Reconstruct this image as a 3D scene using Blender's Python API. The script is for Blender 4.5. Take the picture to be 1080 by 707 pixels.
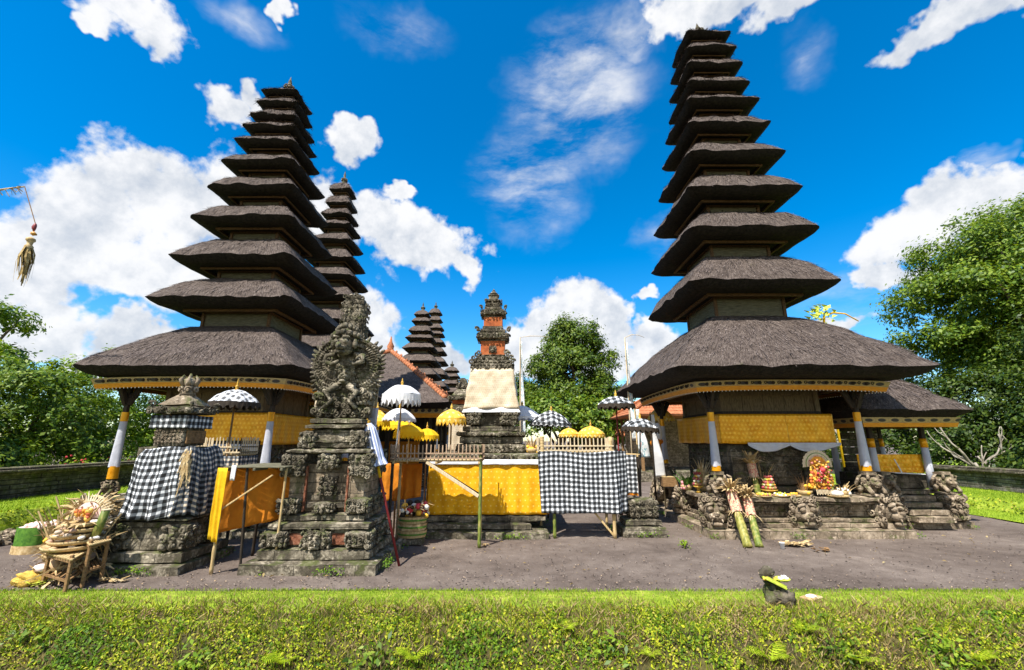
import bpy, math, random
import numpy as np
from mathutils import Vector, Matrix, noise

for o in list(bpy.data.objects):
    bpy.data.objects.remove(o, do_unlink=True)
SC = bpy.context.scene
COL = SC.collection
R = math.radians
rnd = random.Random(7)

# ------------------------------------------------------------------ camera
PITCH = R(13.6)
FOC = 460.0                       # focal length in pixels of the 1080 px wide photograph
CAM_H = 2.0                       # eye height over the gravel court
cd = bpy.data.cameras.new('camera')
cam = bpy.data.objects.new('camera', cd)
COL.objects.link(cam)
cam.location = (0, 0, CAM_H)
cam.rotation_euler = (R(90) + PITCH, 0, 0)
cd.sensor_width = 36
cd.lens = FOC / 1080 * 36
cd.clip_start = 0.05
cd.clip_end = 3000
SC.camera = cam
SP, CP = math.sin(PITCH), math.cos(PITCH)

def at(px, py, Y):
    """world point seen at a photograph position at ground distance Y"""
    t = (353.5 - py) / FOC
    Z = Y * (SP + t * CP) / (CP - t * SP)
    c = Y * CP + Z * SP
    return Vector(((px - 540) / FOC * c, Y, Z + CAM_H))

def zz(py, Y):
    return at(540, py, Y).z

def gnd(px, py, z=0.0):
    t = (353.5 - py) / FOC
    h = CAM_H - z
    Y = h * (CP - t * SP) / (-(SP + t * CP))
    c = Y * CP - h * SP
    return Vector(((px - 540) / FOC * c, Y, z))

# ------------------------------------------------------------------ sun, sky
SUN_DIR = Vector((-0.31, -0.45, 0.84)).normalized()      # towards the sun: behind and left of the camera, high
sl = bpy.data.lights.new('sun', 'SUN')
sl.energy = 4.7
sl.angle = R(0.53)
sl.color = (1.0, 0.955, 0.88)
sun = bpy.data.objects.new('sun', sl)
COL.objects.link(sun)
sun.rotation_euler = (-SUN_DIR).to_track_quat('-Z', 'Y').to_euler()
sun.location = (-20, -25, 50)

SC.view_settings.view_transform = 'Standard'
SC.view_settings.look = 'None'
SC.view_settings.exposure = 0.92
SC.view_settings.gamma = 1.0
SC.view_settings.use_curve_mapping = False
SC.cycles.max_bounces = 6
SC.cycles.diffuse_bounces = 3
SC.cycles.glossy_bounces = 2
SC.cycles.transmission_bounces = 3
SC.cycles.transparent_max_bounces = 6

world = bpy.data.worlds.new('World')
SC.world = world
world.use_nodes = True

class NT:
    """tiny helper for node trees"""
    def __init__(s, tree):
        s.t = tree
        s.n = tree.nodes
        s.l = tree.links
    def new(s, typ, **kw):
        n = s.n.new(typ)
        for k, v in kw.items():
            setattr(n, k, v)
        return n
    def set(s, sock, v):
        if isinstance(v, bpy.types.NodeSocket):
            s.l.new(v, sock)
        elif v is not None:
            sock.default_value = v
    def math(s, op, a, b=None, c=None, clamp=False):
        n = s.new('ShaderNodeMath', operation=op, use_clamp=clamp)
        s.set(n.inputs[0], a)
        if b is not None: s.set(n.inputs[1], b)
        if c is not None: s.set(n.inputs[2], c)
        return n.outputs[0]
    def vmath(s, op, a, b=None, scale=None):
        n = s.new('ShaderNodeVectorMath', operation=op)
        s.set(n.inputs[0], a)
        if b is not None: s.set(n.inputs[1], b)
        if scale is not None: s.set(n.inputs['Scale'], scale)
        return n.outputs['Value'] if op in ('LENGTH', 'DOT_PRODUCT', 'DISTANCE') else n.outputs[0]
    def noise(s, vec, scale, detail=3, rough=0.5, out=0, dist=0.0):
        n = s.new('ShaderNodeTexNoise')
        s.set(n.inputs['Vector'], vec)
        n.inputs['Scale'].default_value = scale
        n.inputs['Detail'].default_value = detail
        n.inputs['Roughness'].default_value = rough
        n.inputs['Distortion'].default_value = dist
        return n.outputs[out]
    def ramp(s, fac, stops, interp='LINEAR'):
        n = s.new('ShaderNodeValToRGB')
        cr = n.color_ramp
        cr.interpolation = interp
        while len(cr.elements) > 1:
            cr.elements.remove(cr.elements[-1])
        cr.elements[0].position = stops[0][0]
        cr.elements[0].color = col4(stops[0][1])
        for p, c in stops[1:]:
            e = cr.elements.new(p)
            e.color = col4(c)
        s.set(n.inputs[0], fac)
        return n.outputs[0]
    def mix(s, fac, a, b, mode='MIX'):
        n = s.new('ShaderNodeMix', data_type='RGBA', blend_type=mode)
        s.set(n.inputs[0], fac)
        s.set(n.inputs[6], col4(a) if isinstance(a, (tuple, list)) else a)
        s.set(n.inputs[7], col4(b) if isinstance(b, (tuple, list)) else b)
        return n.outputs[2]
    def mapr(s, v, a, b, c=0.0, d=1.0, smooth=False):
        n = s.new('ShaderNodeMapRange', clamp=True)
        if smooth: n.interpolation_type = 'SMOOTHSTEP'
        s.set(n.inputs[0], v)
        n.inputs[1].default_value = a
        n.inputs[2].default_value = b
        n.inputs[3].default_value = c
        n.inputs[4].default_value = d
        return n.outputs[0]

def col4(c):
    if isinstance(c, (int, float)):
        return (c, c, c, 1)
    return tuple(c) if len(c) == 4 else (*c, 1)

def build_world():
    N = NT(world.node_tree)
    N.n.clear()
    out = N.new('ShaderNodeOutputWorld')
    sky = N.new('ShaderNodeTexSky', sky_type='NISHITA')
    sky.sun_disc = False
    sky.sun_elevation = math.asin(SUN_DIR.z)
    sky.sun_rotation = math.atan2(SUN_DIR.x, SUN_DIR.y)
    sky.altitude = 300
    sky.air_density = 1.0
    sky.dust_density = 0.4
    sky.ozone_density = 2.5
    hsv = N.new('ShaderNodeHueSaturation')
    hsv.inputs['Hue'].default_value = 0.497
    hsv.inputs['Saturation'].default_value = 1.50
    hsv.inputs['Value'].default_value = 1.16
    N.l.new(sky.outputs[0], hsv.inputs['Color'])
    bg = N.new('ShaderNodeBackground')
    bg.inputs['Strength'].default_value = 0.105
    N.l.new(hsv.outputs[0], bg.inputs['Color'])
    tc = N.new('ShaderNodeTexCoord')
    d = tc.outputs['Generated']
    sep = N.new('ShaderNodeSeparateXYZ')
    N.l.new(d, sep.inputs[0])
    az = N.math('ARCTAN2', sep.outputs[0], sep.outputs[1])
    el = N.math('ARCSINE', sep.outputs[2])
    comb = N.new('ShaderNodeCombineXYZ')
    N.l.new(az, comb.inputs[0]); N.l.new(el, comb.inputs[1])
    P = comb.outputs[0]
    def ae(px, py):
        v = at(px, py, 10.0) - Vector((0, 0, CAM_H))
        v.normalize()
        return math.atan2(v.x, v.y), math.asin(v.z)
    # cumulus banks: where they stand in the sky (azimuth, elevation, radii)
    blobs = [(25, 270, 85, 55), (95, 230, 85, 70), (150, 195, 80, 48), (190, 220, 95, 68), (250, 220, 60, 66), (130, 285, 120, 40), (60, 300, 60, 30), (215, 285, 60, 36),
             (243, 117, 30, 26), (268, 110, 22, 16), (381, 152, 26, 24), (340, 225, 45, 45), (400, 235, 45, 35), (450, 262, 62, 40), (497, 280, 14, 22),
             (425, 205, 24, 12), (55, 345, 62, 34), (20, 360, 40, 20), (150, 358, 60, 26), (110, 380, 60, 16), (395, 345, 42, 40), (405, 385, 50, 30), (470, 380, 45, 22),
             (130, 2, 105, 30), (150, 22, 60, 26), (90, 15, 30, 15), (297, 12, 13, 16),
             (610, 330, 48, 44), (570, 352, 36, 36), (645, 345, 26, 40), (545, 385, 60, 25), (640, 385, 60, 25), (693, 362, 34, 22), (682, 315, 17, 10),
             (722, 14, 56, 36), (835, 4, 66, 28), (985, 36, 78, 24), (1050, 12, 46, 22), (785, 5, 40, 22),
             (955, 245, 66, 40), (990, 220, 50, 40), (1050, 210, 62, 34), (932, 292, 30, 20), (1000, 300, 60, 18), (880, 350, 40, 12),
             (-120, 250, 90, 70), (-60, 120, 60, 40), (1200, 180, 90, 60), (1180, 330, 80, 40), (300, -140, 120, 60), (700, -120, 150, 70)]
    # unseen cloud banks added behind the camera as neutral fill for the shrine fronts
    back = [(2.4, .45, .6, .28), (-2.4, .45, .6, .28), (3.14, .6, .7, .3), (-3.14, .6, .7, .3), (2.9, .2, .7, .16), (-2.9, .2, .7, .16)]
    w = N.noise(d, 8.0, 4, 0.6, out=1)
    wv = N.vmath('SCALE', N.vmath('SUBTRACT', w, (0.5, 0.5, 0.5)), scale=0.16)
    Pw = N.vmath('ADD', P, wv)
    acc = None
    for (px, py, rx, ry) in blobs:
        a0, e0 = ae(px, py)
        a1, _ = ae(px + rx, py)
        a2, _ = ae(px - rx, py)
        _, e1 = ae(px, py - ry)
        _, e2 = ae(px, py + ry)
        ra, re = max(abs(a1 - a2) / 2, 0.01), max(abs(e1 - e2) / 2, 0.01)
        q = N.vmath('MULTIPLY', N.vmath('SUBTRACT', Pw, (a0, e0, 0)), (1 / ra, 1 / re, 0))
        m = N.math('SUBTRACT', 1.0, N.vmath('LENGTH', q))
        acc = m if acc is None else N.math('SMOOTH_MAX', acc, m, 0.25)
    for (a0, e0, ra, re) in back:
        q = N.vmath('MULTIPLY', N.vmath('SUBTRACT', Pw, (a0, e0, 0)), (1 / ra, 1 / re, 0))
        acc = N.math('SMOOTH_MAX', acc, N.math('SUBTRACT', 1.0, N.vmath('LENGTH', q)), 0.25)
    acc = N.math('MAXIMUM', acc, -0.65)
    # the rest of the sky, behind and beside the photograph, has scattered cloud too
    f1 = N.noise(d, 7.0, 8, 0.6)
    f2 = N.noise(d, 24.0, 6, 0.58)
    fb = N.math('ADD', N.math('MULTIPLY', N.math('SUBTRACT', f1, 0.5), 1.9), N.math('MULTIPLY', N.math('SUBTRACT', f2, 0.5), 1.05))
    D = N.math('ADD', N.math('MULTIPLY', acc, 1.35), fb)
    alpha = N.mapr(D, -0.02, 0.42, smooth=True)
    # thin high cirrus streaks
    rot = N.new('ShaderNodeMapping')
    rot.inputs['Rotation'].default_value = (0, 0, R(-62))
    rot.inputs['Scale'].default_value = (1.0, 3.4, 1.0)
    N.l.new(N.vmath('ADD', P, N.vmath('SCALE', wv, scale=.25)), rot.inputs['Vector'])
    ci = N.noise(rot.outputs[0], 3.6, 8, 0.62)
    cacc = None
    for (px, py, rx, ry, k) in [(610, 105, 95, 110, 1.0), (560, 190, 70, 80, 0.9), (660, 40, 60, 40, .7), (700, 250, 40, 25, .6), (420, 30, 80, 40, .4), (930, 330, 110, 45, .75), (870, 300, 70, 40, .5), (260, 30, 60, 30, .5), (850, 60, 40, 40, .4), (1040, 180, 50, 14, .9)]:
        a0, e0 = ae(px, py)
        ra = abs(ae(px + rx, py)[0] - ae(px - rx, py)[0]) / 2
        re = abs(ae(px, py - ry)[1] - ae(px, py + ry)[1]) / 2
        q = N.vmath('MULTIPLY', N.vmath('SUBTRACT', Pw, (a0, e0, 0)), (1 / ra, 1 / re, 0))
        m = N.math('MULTIPLY', N.math('SUBTRACT', 1.0, N.vmath('LENGTH', q), clamp=True), k)
        cacc = m if cacc is None else N.math('MAXIMUM', cacc, m)
    cirrus = N.math('MULTIPLY', N.mapr(ci, 0.36, 0.74, smooth=True), N.mapr(cacc, 0.0, 0.7, smooth=True))
    alpha = N.math('MAXIMUM', alpha, N.math('MULTIPLY', cirrus, 0.85))
    # cloud tone: relief from the noise, greyer bases
    dn = N.vmath('ADD', d, (-0.012, -0.008, 0.035))
    f3 = N.noise(dn, 7.0, 8, 0.6)
    rel = N.math('SUBTRACT', f1, f3)
    big = N.noise(d, 3.1, 4, 0.5)
    tone = N.math('ADD', N.math('ADD', 0.70, N.math('MULTIPLY', rel, 3.2)), N.math('MULTIPLY', N.math('SUBTRACT', big, 0.5), 1.1), clamp=True)
    ccol = N.ramp(tone, [(0.0, (0.50, 0.57, 0.68)), (0.45, (0.72, 0.76, 0.82)), (0.85, (0.95, 0.96, 0.98)), (1.0, (1, 1, 1))])
    bc = N.new('ShaderNodeBackground')
    N.l.new(ccol, bc.inputs['Color'])
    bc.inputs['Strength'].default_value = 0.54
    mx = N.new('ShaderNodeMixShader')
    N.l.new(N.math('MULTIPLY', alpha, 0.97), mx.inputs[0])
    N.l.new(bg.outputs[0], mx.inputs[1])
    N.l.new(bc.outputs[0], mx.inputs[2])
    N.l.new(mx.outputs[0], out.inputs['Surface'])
    world.cycles.sampling_method = 'MANUAL'
    world.cycles.sample_map_resolution = 512
build_world()

# ------------------------------------------------------------------ object helpers
def thing(name, label, cat, loc=(0, 0, 0), rot=0.0, group=None):
    o = bpy.data.objects.new(name, None)
    COL.objects.link(o)
    o.empty_display_size = 0.2
    o.location = loc
    o.rotation_euler = (0, 0, rot)
    o['label'] = label
    o['category'] = cat
    if group: o['group'] = group
    return o

def tag(o, label=None, cat=None, group=None, kind=None):
    if label: o['label'] = label
    if cat: o['category'] = cat
    if group: o['group'] = group
    if kind: o['kind'] = kind
    return o

def copy_thing(o, parent=None):
    c = o.copy()
    COL.objects.link(c)
    c.parent = parent
    for ch in list(o.children):
        copy_thing(ch, c)
    return c

def V(*a):
    return Vector(a)

class MB:
    """collects shapes, then links them as one mesh object"""
    def __init__(s):
        s.v = []; s.f = []; s.uv = {}; s.mi = []; s.cur = 0
    def face(s, idx, uv=None):
        s.f.append(tuple(idx)); s.mi.append(s.cur)
        if uv: s.uv[len(s.f) - 1] = uv
    def quad(s, a, b, c, d, uv=None):
        i = len(s.v); s.v += [Vector(a), Vector(b), Vector(c), Vector(d)]
        s.face((i, i + 1, i + 2, i + 3), uv)
    def grid(s, fn, nu, nv, closeu=False, uvfn=None):
        i0 = len(s.v)
        for j in range(nv + 1):
            for i in range(nu + (0 if closeu else 1)):
                s.v.append(Vector(fn(i / nu, j / nv)))
        w = nu if closeu else nu + 1
        for j in range(nv):
            for i in range(nu):
                i2 = (i + 1) % nu if closeu else i + 1
                uv = None
                if uvfn:
                    uv = [uvfn(i / nu, j / nv), uvfn((i + 1) / nu, j / nv), uvfn((i + 1) / nu, (j + 1) / nv), uvfn(i / nu, (j + 1) / nv)]
                s.face((i0 + j * w + i, i0 + j * w + i2, i0 + (j + 1) * w + i2, i0 + (j + 1) * w + i), uv)
    def box(s, c, size, rot=None, bev=0.0):
        hx, hy, hz = size[0] / 2, size[1] / 2, size[2] / 2
        M = rot if rot is not None else Matrix.Identity(3)
        c = Vector(c)
        b = min(bev, hx * .45, hy * .45, hz * .45)
        i0 = len(s.v)
        if b <= 0:
            for z in (-hz, hz):
                for x, y in ((-hx, -hy), (hx, -hy), (hx, hy), (-hx, hy)):
                    s.v.append(c + M @ Vector((x, y, z)))
            for f in ((3, 2, 1, 0), (4, 5, 6, 7), (0, 1, 5, 4), (1, 2, 6, 5), (2, 3, 7, 6), (3, 0, 4, 7)):
                s.face([i0 + k for k in f])
            return
        def ring(z, r):
            k = len(s.v)
            for x, y in ((-hx + r + b, -hy + r), (hx - r - b, -hy + r), (hx - r, -hy + r + b), (hx - r, hy - r - b), (hx - r - b, hy - r), (-hx + r + b, hy - r), (-hx + r, hy - r - b), (-hx + r, -hy + r + b)):
                s.v.append(c + M @ Vector((x, y, z)))
            return k
        rs = [ring(-hz, b), ring(-hz + b, 0), ring(hz - b, 0), ring(hz, b)]
        s.face([rs[0] + k for k in range(7, -1, -1)])
        for a, d in zip(rs, rs[1:]):
            for k in range(8):
                s.face((a + k, a + (k + 1) % 8, d + (k + 1) % 8, d + k))
        s.face([rs[3] + k for k in range(8)])
    def bar(s, a, b, w, h=None, bev=0.0, up=(0, 0, 1)):
        a, b = Vector(a), Vector(b)
        d = b - a
        L = d.length
        x = d.normalized()
        upv = Vector(up)
        if abs(x.dot(upv)) > .98: upv = Vector((0, 1, 0))
        y = upv.cross(x).normalized()
        z = x.cross(y)
        M = Matrix((x, y, z)).transposed()
        s.box((a + b) / 2, (L, w, h or w), M, bev)
    def tube(s, pts, rad, seg=8, cap=True):
        pts = [Vector(p) for p in pts]
        n = len(pts)
        if not hasattr(rad, '__len__'): rad = [rad] * n
        i0 = len(s.v)
        prev = None
        for k, p in enumerate(pts):
            d = (pts[min(k + 1, n - 1)] - pts[max(k - 1, 0)])
            if d.length < 1e-9: d = Vector((0, 0, 1))
            d.normalize()
            if prev is None:
                ref = Vector((0, 0, 1)) if abs(d.z) < .9 else Vector((1, 0, 0))
                u = ref.cross(d).normalized()
            else:
                u = (prev - d * prev.dot(d))
                if u.length < 1e-6: u = Vector((1, 0, 0)).cross(d)
                u.normalize()
            prev = u
            w = d.cross(u)
            for q in range(seg):
                a = 2 * math.pi * q / seg
                s.v.append(p + (u * math.cos(a) + w * math.sin(a)) * rad[k])
        for k in range(n - 1):
            for q in range(seg):
                a = i0 + k * seg + q; b = i0 + k * seg + (q + 1) % seg
                s.face((a, b, b + seg, a + seg))
        if cap:
            s.face([i0 + q for q in range(seg - 1, -1, -1)])
            s.face([i0 + (n - 1) * seg + q for q in range(seg)])
    def lathe(s, prof, c=(0, 0, 0), seg=20, sq=0.0, uvs=None):
        c = Vector(c)
        i0 = len(s.v)
        for (r, z) in prof:
            for q in range(seg):
                a = 2 * math.pi * q / seg
                s.v.append(c + Vector((r * math.cos(a), r * math.sin(a), z)))
        for k in range(len(prof) - 1):
            for q in range(seg):
                a = i0 + k * seg + q; b = i0 + k * seg + (q + 1) % seg
                s.face((a, b, b + seg, a + seg))
    def blob(s, c, r, seg=8, rings=5, rot=None, rough=0.0, seed=0):
        c = Vector(c)
        if not hasattr(r, '__len__'): r = (r, r, r)
        M = rot if rot is not None else Matrix.Identity(3)
        i0 = len(s.v)
        for k in range(1, rings):
            th = math.pi * k / rings
            for q in range(seg):
                a = 2 * math.pi * q / seg
                p = Vector((math.sin(th) * math.cos(a), math.sin(th) * math.sin(a), math.cos(th)))
                if rough: p *= 1 + rough * noise.noise(p * 2.3 + Vector((seed, seed * 1.7, 3)))
                s.v.append(c + M @ Vector((p.x * r[0], p.y * r[1], p.z * r[2])))
        t = len(s.v); s.v.append(c + M @ Vector((0, 0, r[2]))); s.v.append(c - M @ Vector((0, 0, r[2])))
        for k in range(rings - 2):
            for q in range(seg):
                a = i0 + k * seg + q; b = i0 + k * seg + (q + 1) % seg
                s.face((a, a + seg, b + seg, b))
        for q in range(seg):
            s.face((t, i0 + q, i0 + (q + 1) % seg))
            e = i0 + (rings - 2) * seg
            s.face((t + 1, e + (q + 1) % seg, e + q))
    # weathered stone: subdivided box displaced by noise of position
    def stone(s, x0, x1, y0, y1, z0, z1, res=0.11, amp=0.012, seed=0.0, faces='FBLRTU', taper=0.0):
        off = Vector((seed * 3.1, seed * 1.7, seed))
        cx, cy = (x0 + x1) / 2, (y0 + y1) / 2
        def dsp(p):
            q = p * 3.0 + off
            n1 = Vector((noise.noise(q), noise.noise(q + Vector((9, 3, 1))), noise.noise(q + Vector((2, 7, 5)))))
            q = p * 11.0 + off
            n2 = Vector((noise.noise(q), noise.noise(q + Vector((9, 3, 1))), noise.noise(q + Vector((2, 7, 5)))))
            e = sum(1 for v, a, b in ((p.x, x0, x1), (p.y, y0, y1), (p.z, z0, z1)) if min(abs(v - a), abs(v - b)) < 1e-4)
            o = p + n1 * amp + n2 * amp * .8
            if taper:
                k = 1 - taper * (p.z - z0) / max(z1 - z0, 1e-6)
                o.x = cx + (o.x - cx) * k; o.y = cy + (o.y - cy) * k
            if e >= 2:   # worn arris
                ch = amp * (0.9 + 1.3 * abs(noise.noise(p * 7 + off)))
                m = Vector((cx, cy, (z0 + z1) / 2)) - p
                o += Vector((math.copysign(ch, m.x) if min(abs(p.x - x0), abs(p.x - x1)) < 1e-4 else 0,
                             math.copysign(ch, m.y) if min(abs(p.y - y0), abs(p.y - y1)) < 1e-4 else 0,
                             math.copysign(ch, m.z) if min(abs(p.z - z0), abs(p.z - z1)) < 1e-4 else 0))
            return o
        def nseg(L): return max(1, min(40, int(round(L / res))))
        nx, ny, nz = nseg(x1 - x0), nseg(y1 - y0), nseg(z1 - z0)
        X = lambda t: x0 + (x1 - x0) * t
        Yf = lambda t: y0 + (y1 - y0) * t
        Zf = lambda t: z0 + (z1 - z0) * t
        if 'F' in faces: s.grid(lambda u, v: dsp(V(X(u), y0, Zf(v))), nx, nz)
        if 'B' in faces: s.grid(lambda u, v: dsp(V(X(1 - u), y1, Zf(v))), nx, nz)
        if 'L' in faces: s.grid(lambda u, v: dsp(V(x0, Yf(1 - u), Zf(v))), ny, nz)
        if 'R' in faces: s.grid(lambda u, v: dsp(V(x1, Yf(u), Zf(v))), ny, nz)
        if 'T' in faces: s.grid(lambda u, v: dsp(V(X(u), Yf(v), z1)), nx, ny)
        if 'U' in faces: s.grid(lambda u, v: dsp(V(X(u), Yf(1 - v), z0)), nx, ny)
    def scroll(s, o, U, Vv, N, r, turns=1.5, w=None, hand=1, a0=0.0):
        w = w or r * .27
        n = 13
        pts, rad = [], []
        for k in range(n):
            t = k / (n - 1)
            a = a0 + hand * turns * 2 * math.pi * t
            rr = r * (1 - .86 * t)
            pts.append(o + U * (math.cos(a) * rr) + Vv * (math.sin(a) * rr) + N * (w * (.1 + 1.1 * t)))
            rad.append(w * (1.05 - .35 * t) * (.35 if k == 0 else 1))
        s.tube(pts, rad, 5)
    def carve(s, o, U, Vv, N, w, h, cell=0.09, seed=0, deep=1.0):
        """fill a rectangle with foliage scrolls in relief"""
        rr = random.Random(seed)
        U, Vv, N = Vector(U), Vector(Vv), Vector(N)
        o = Vector(o)
        nu, nv = max(1, round(w / cell)), max(1, round(h / cell))
        for j in range(nv):
            for i in range(nu):
                c = o + U * ((i + .5 + rr.uniform(-.22, .22)) * w / nu) + Vv * ((j + .5 + rr.uniform(-.22, .22)) * h / nv)
                k = rr.random()
                rad = min(w / nu, h / nv) * rr.uniform(.42, .62)
                if k < .62:
                    s.scroll(c, U, Vv, N, rad, rr.uniform(1.0, 1.7), rad * .3 * deep, rr.choice((-1, 1)), rr.uniform(0, 6.28))
                else:
                    a = rr.uniform(0, 6.28)
                    x = U * math.cos(a) + Vv * math.sin(a)
                    y = N.cross(x)
                    M = Matrix((x, y, N)).transposed()
                    s.blob(c + N * rad * .15, (rad * 1.05, rad * .5, rad * .55 * deep), 7, 4, M)
                    s.blob(c + N * rad * .3 + y * rad * .5, (rad * .6, rad * .28, rad * .45 * deep), 6, 4, M)
    def carve_box(s, x0, x1, y0, y1, z0, z1, cell=.09, seed=0, sides='FLR', deep=1.0):
        if 'F' in sides: s.carve((x0, y0, z0), (1, 0, 0), (0, 0, 1), (0, -1, 0), x1 - x0, z1 - z0, cell, seed, deep)
        if 'L' in sides: s.carve((x0, y1, z0), (0, -1, 0), (0, 0, 1), (-1, 0, 0), y1 - y0, z1 - z0, cell, seed + 1, deep)
        if 'R' in sides: s.carve((x1, y0, z0), (0, 1, 0), (0, 0, 1), (1, 0, 0), y1 - y0, z1 - z0, cell, seed + 2, deep)
        if 'B' in sides: s.carve((x1, y1, z0), (-1, 0, 0), (0, 0, 1), (0, 1, 0), x1 - x0, z1 - z0, cell, seed + 3, deep)
    def build(s, name, mats, parent=None, smooth=False, solid=0.0, off=None):
        me = bpy.data.meshes.new(name)
        vs = [tuple(v - off) for v in s.v] if off is not None else [tuple(v) for v in s.v]
        me.from_pydata(vs, [], s.f)
        if not isinstance(mats, (list, tuple)): mats = [mats]
        for m in mats: me.materials.append(m)
        if len(mats) > 1: me.polygons.foreach_set('material_index', s.mi)
        if s.uv:
            ul = me.uv_layers.new(name='uv')
            arr = np.zeros((len(me.loops), 2), dtype=np.float32)
            for p in me.polygons:
                u = s.uv.get(p.index)
                if u:
                    for k, li in enumerate(p.loop_indices): arr[li] = u[k]
            ul.data.foreach_set('uv', arr.ravel())
        if smooth: me.polygons.foreach_set('use_smooth', [True] * len(me.polygons))
        me.update()
        o = bpy.data.objects.new(name, me)
        COL.objects.link(o)
        if parent: o.parent = parent
        if solid:
            md = o.modifiers.new('thickness', 'SOLIDIFY')
            md.thickness = solid
            md.offset = 0
        return o

def np_quads(name, verts, mat, parent=None, mi=None):
    """verts: (N,4,3) array of separate quads"""
    n = len(verts)
    me = bpy.data.meshes.new(name)
    me.vertices.add(n * 4)
    me.vertices.foreach_set('co', np.asarray(verts, dtype=np.float32).ravel())
    me.loops.add(n * 4)
    me.loops.foreach_set('vertex_index', np.arange(n * 4, dtype=np.int32))
    me.polygons.add(n)
    me.polygons.foreach_set('loop_start', np.arange(0, n * 4, 4, dtype=np.int32))
    me.polygons.foreach_set('loop_total', np.full(n, 4, dtype=np.int32))
    mats = mat if isinstance(mat, (list, tuple)) else [mat]
    for m in mats: me.materials.append(m)
    if mi is not None: me.polygons.foreach_set('material_index', np.asarray(mi, dtype=np.int32))
    me.update(calc_edges=True)
    o = bpy.data.objects.new(name, me)
    COL.objects.link(o)
    if parent: o.parent = parent
    return o

def leaf_quads(cen, nor, L, W, rs, fold=0.25, axis=None):
    """diamond leaves: cen (N,3), nor (N,3) facing, L,W arrays"""
    n = len(cen)
    nor = nor / (np.linalg.norm(nor, axis=1, keepdims=True) + 1e-9)
    if axis is None:
        axis = rs.normal(size=(n, 3))
    x = axis - nor * (axis * nor).sum(1, keepdims=True)
    x /= (np.linalg.norm(x, axis=1, keepdims=True) + 1e-9)
    y = np.cross(nor, x)
    L = L[:, None]; W = W[:, None]
    q = np.stack([cen - x * L * .5, cen + y * W * .5 + nor * W * fold, cen + x * L * .5, cen - y * W * .5 + nor * W * fold], axis=1)
    return q

# ------------------------------------------------------------------ materials
MATS = {}
def new_mat(name):
    m = bpy.data.materials.new(name)
    m.use_nodes = True
    N = NT(m.node_tree)
    b = N.n.get('Principled BSDF')
    return m, N, b

def coords(N, kind='Object'):
    return N.new('ShaderNodeTexCoord').outputs[kind]

def bump(N, b, h, strength=0.5, dist=0.02):
    n = N.new('ShaderNodeBump')
    n.inputs['Strength'].default_value = strength
    n.inputs['Distance'].default_value = dist
    N.set(n.inputs['Height'], h)
    N.l.new(n.outputs[0], b.inputs['Normal'])

def noise_mat(name, stops, scale=8, detail=6, rough=0.85, bs=0.4, bd=0.015, nr=.6, bscale=None, stretch=None, world_=False):
    m, N, b = new_mat(name)
    co = N.new('ShaderNodeNewGeometry').outputs['Position'] if world_ else coords(N)
    if stretch:
        mp = N.new('ShaderNodeMapping'); mp.inputs['Scale'].default_value = stretch
        N.l.new(co, mp.inputs[0]); co = mp.outputs[0]
    f = N.noise(co, scale, detail, nr)
    N.l.new(N.ramp(f, stops), b.inputs['Base Color'])
    b.inputs['Roughness'].default_value = rough
    b.inputs['Specular IOR Level'].default_value = 0.25
    if bs: bump(N, b, N.noise(co, bscale or scale * 2.5, 5, .6), bs, bd)
    MATS[name] = m
    return m

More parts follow.
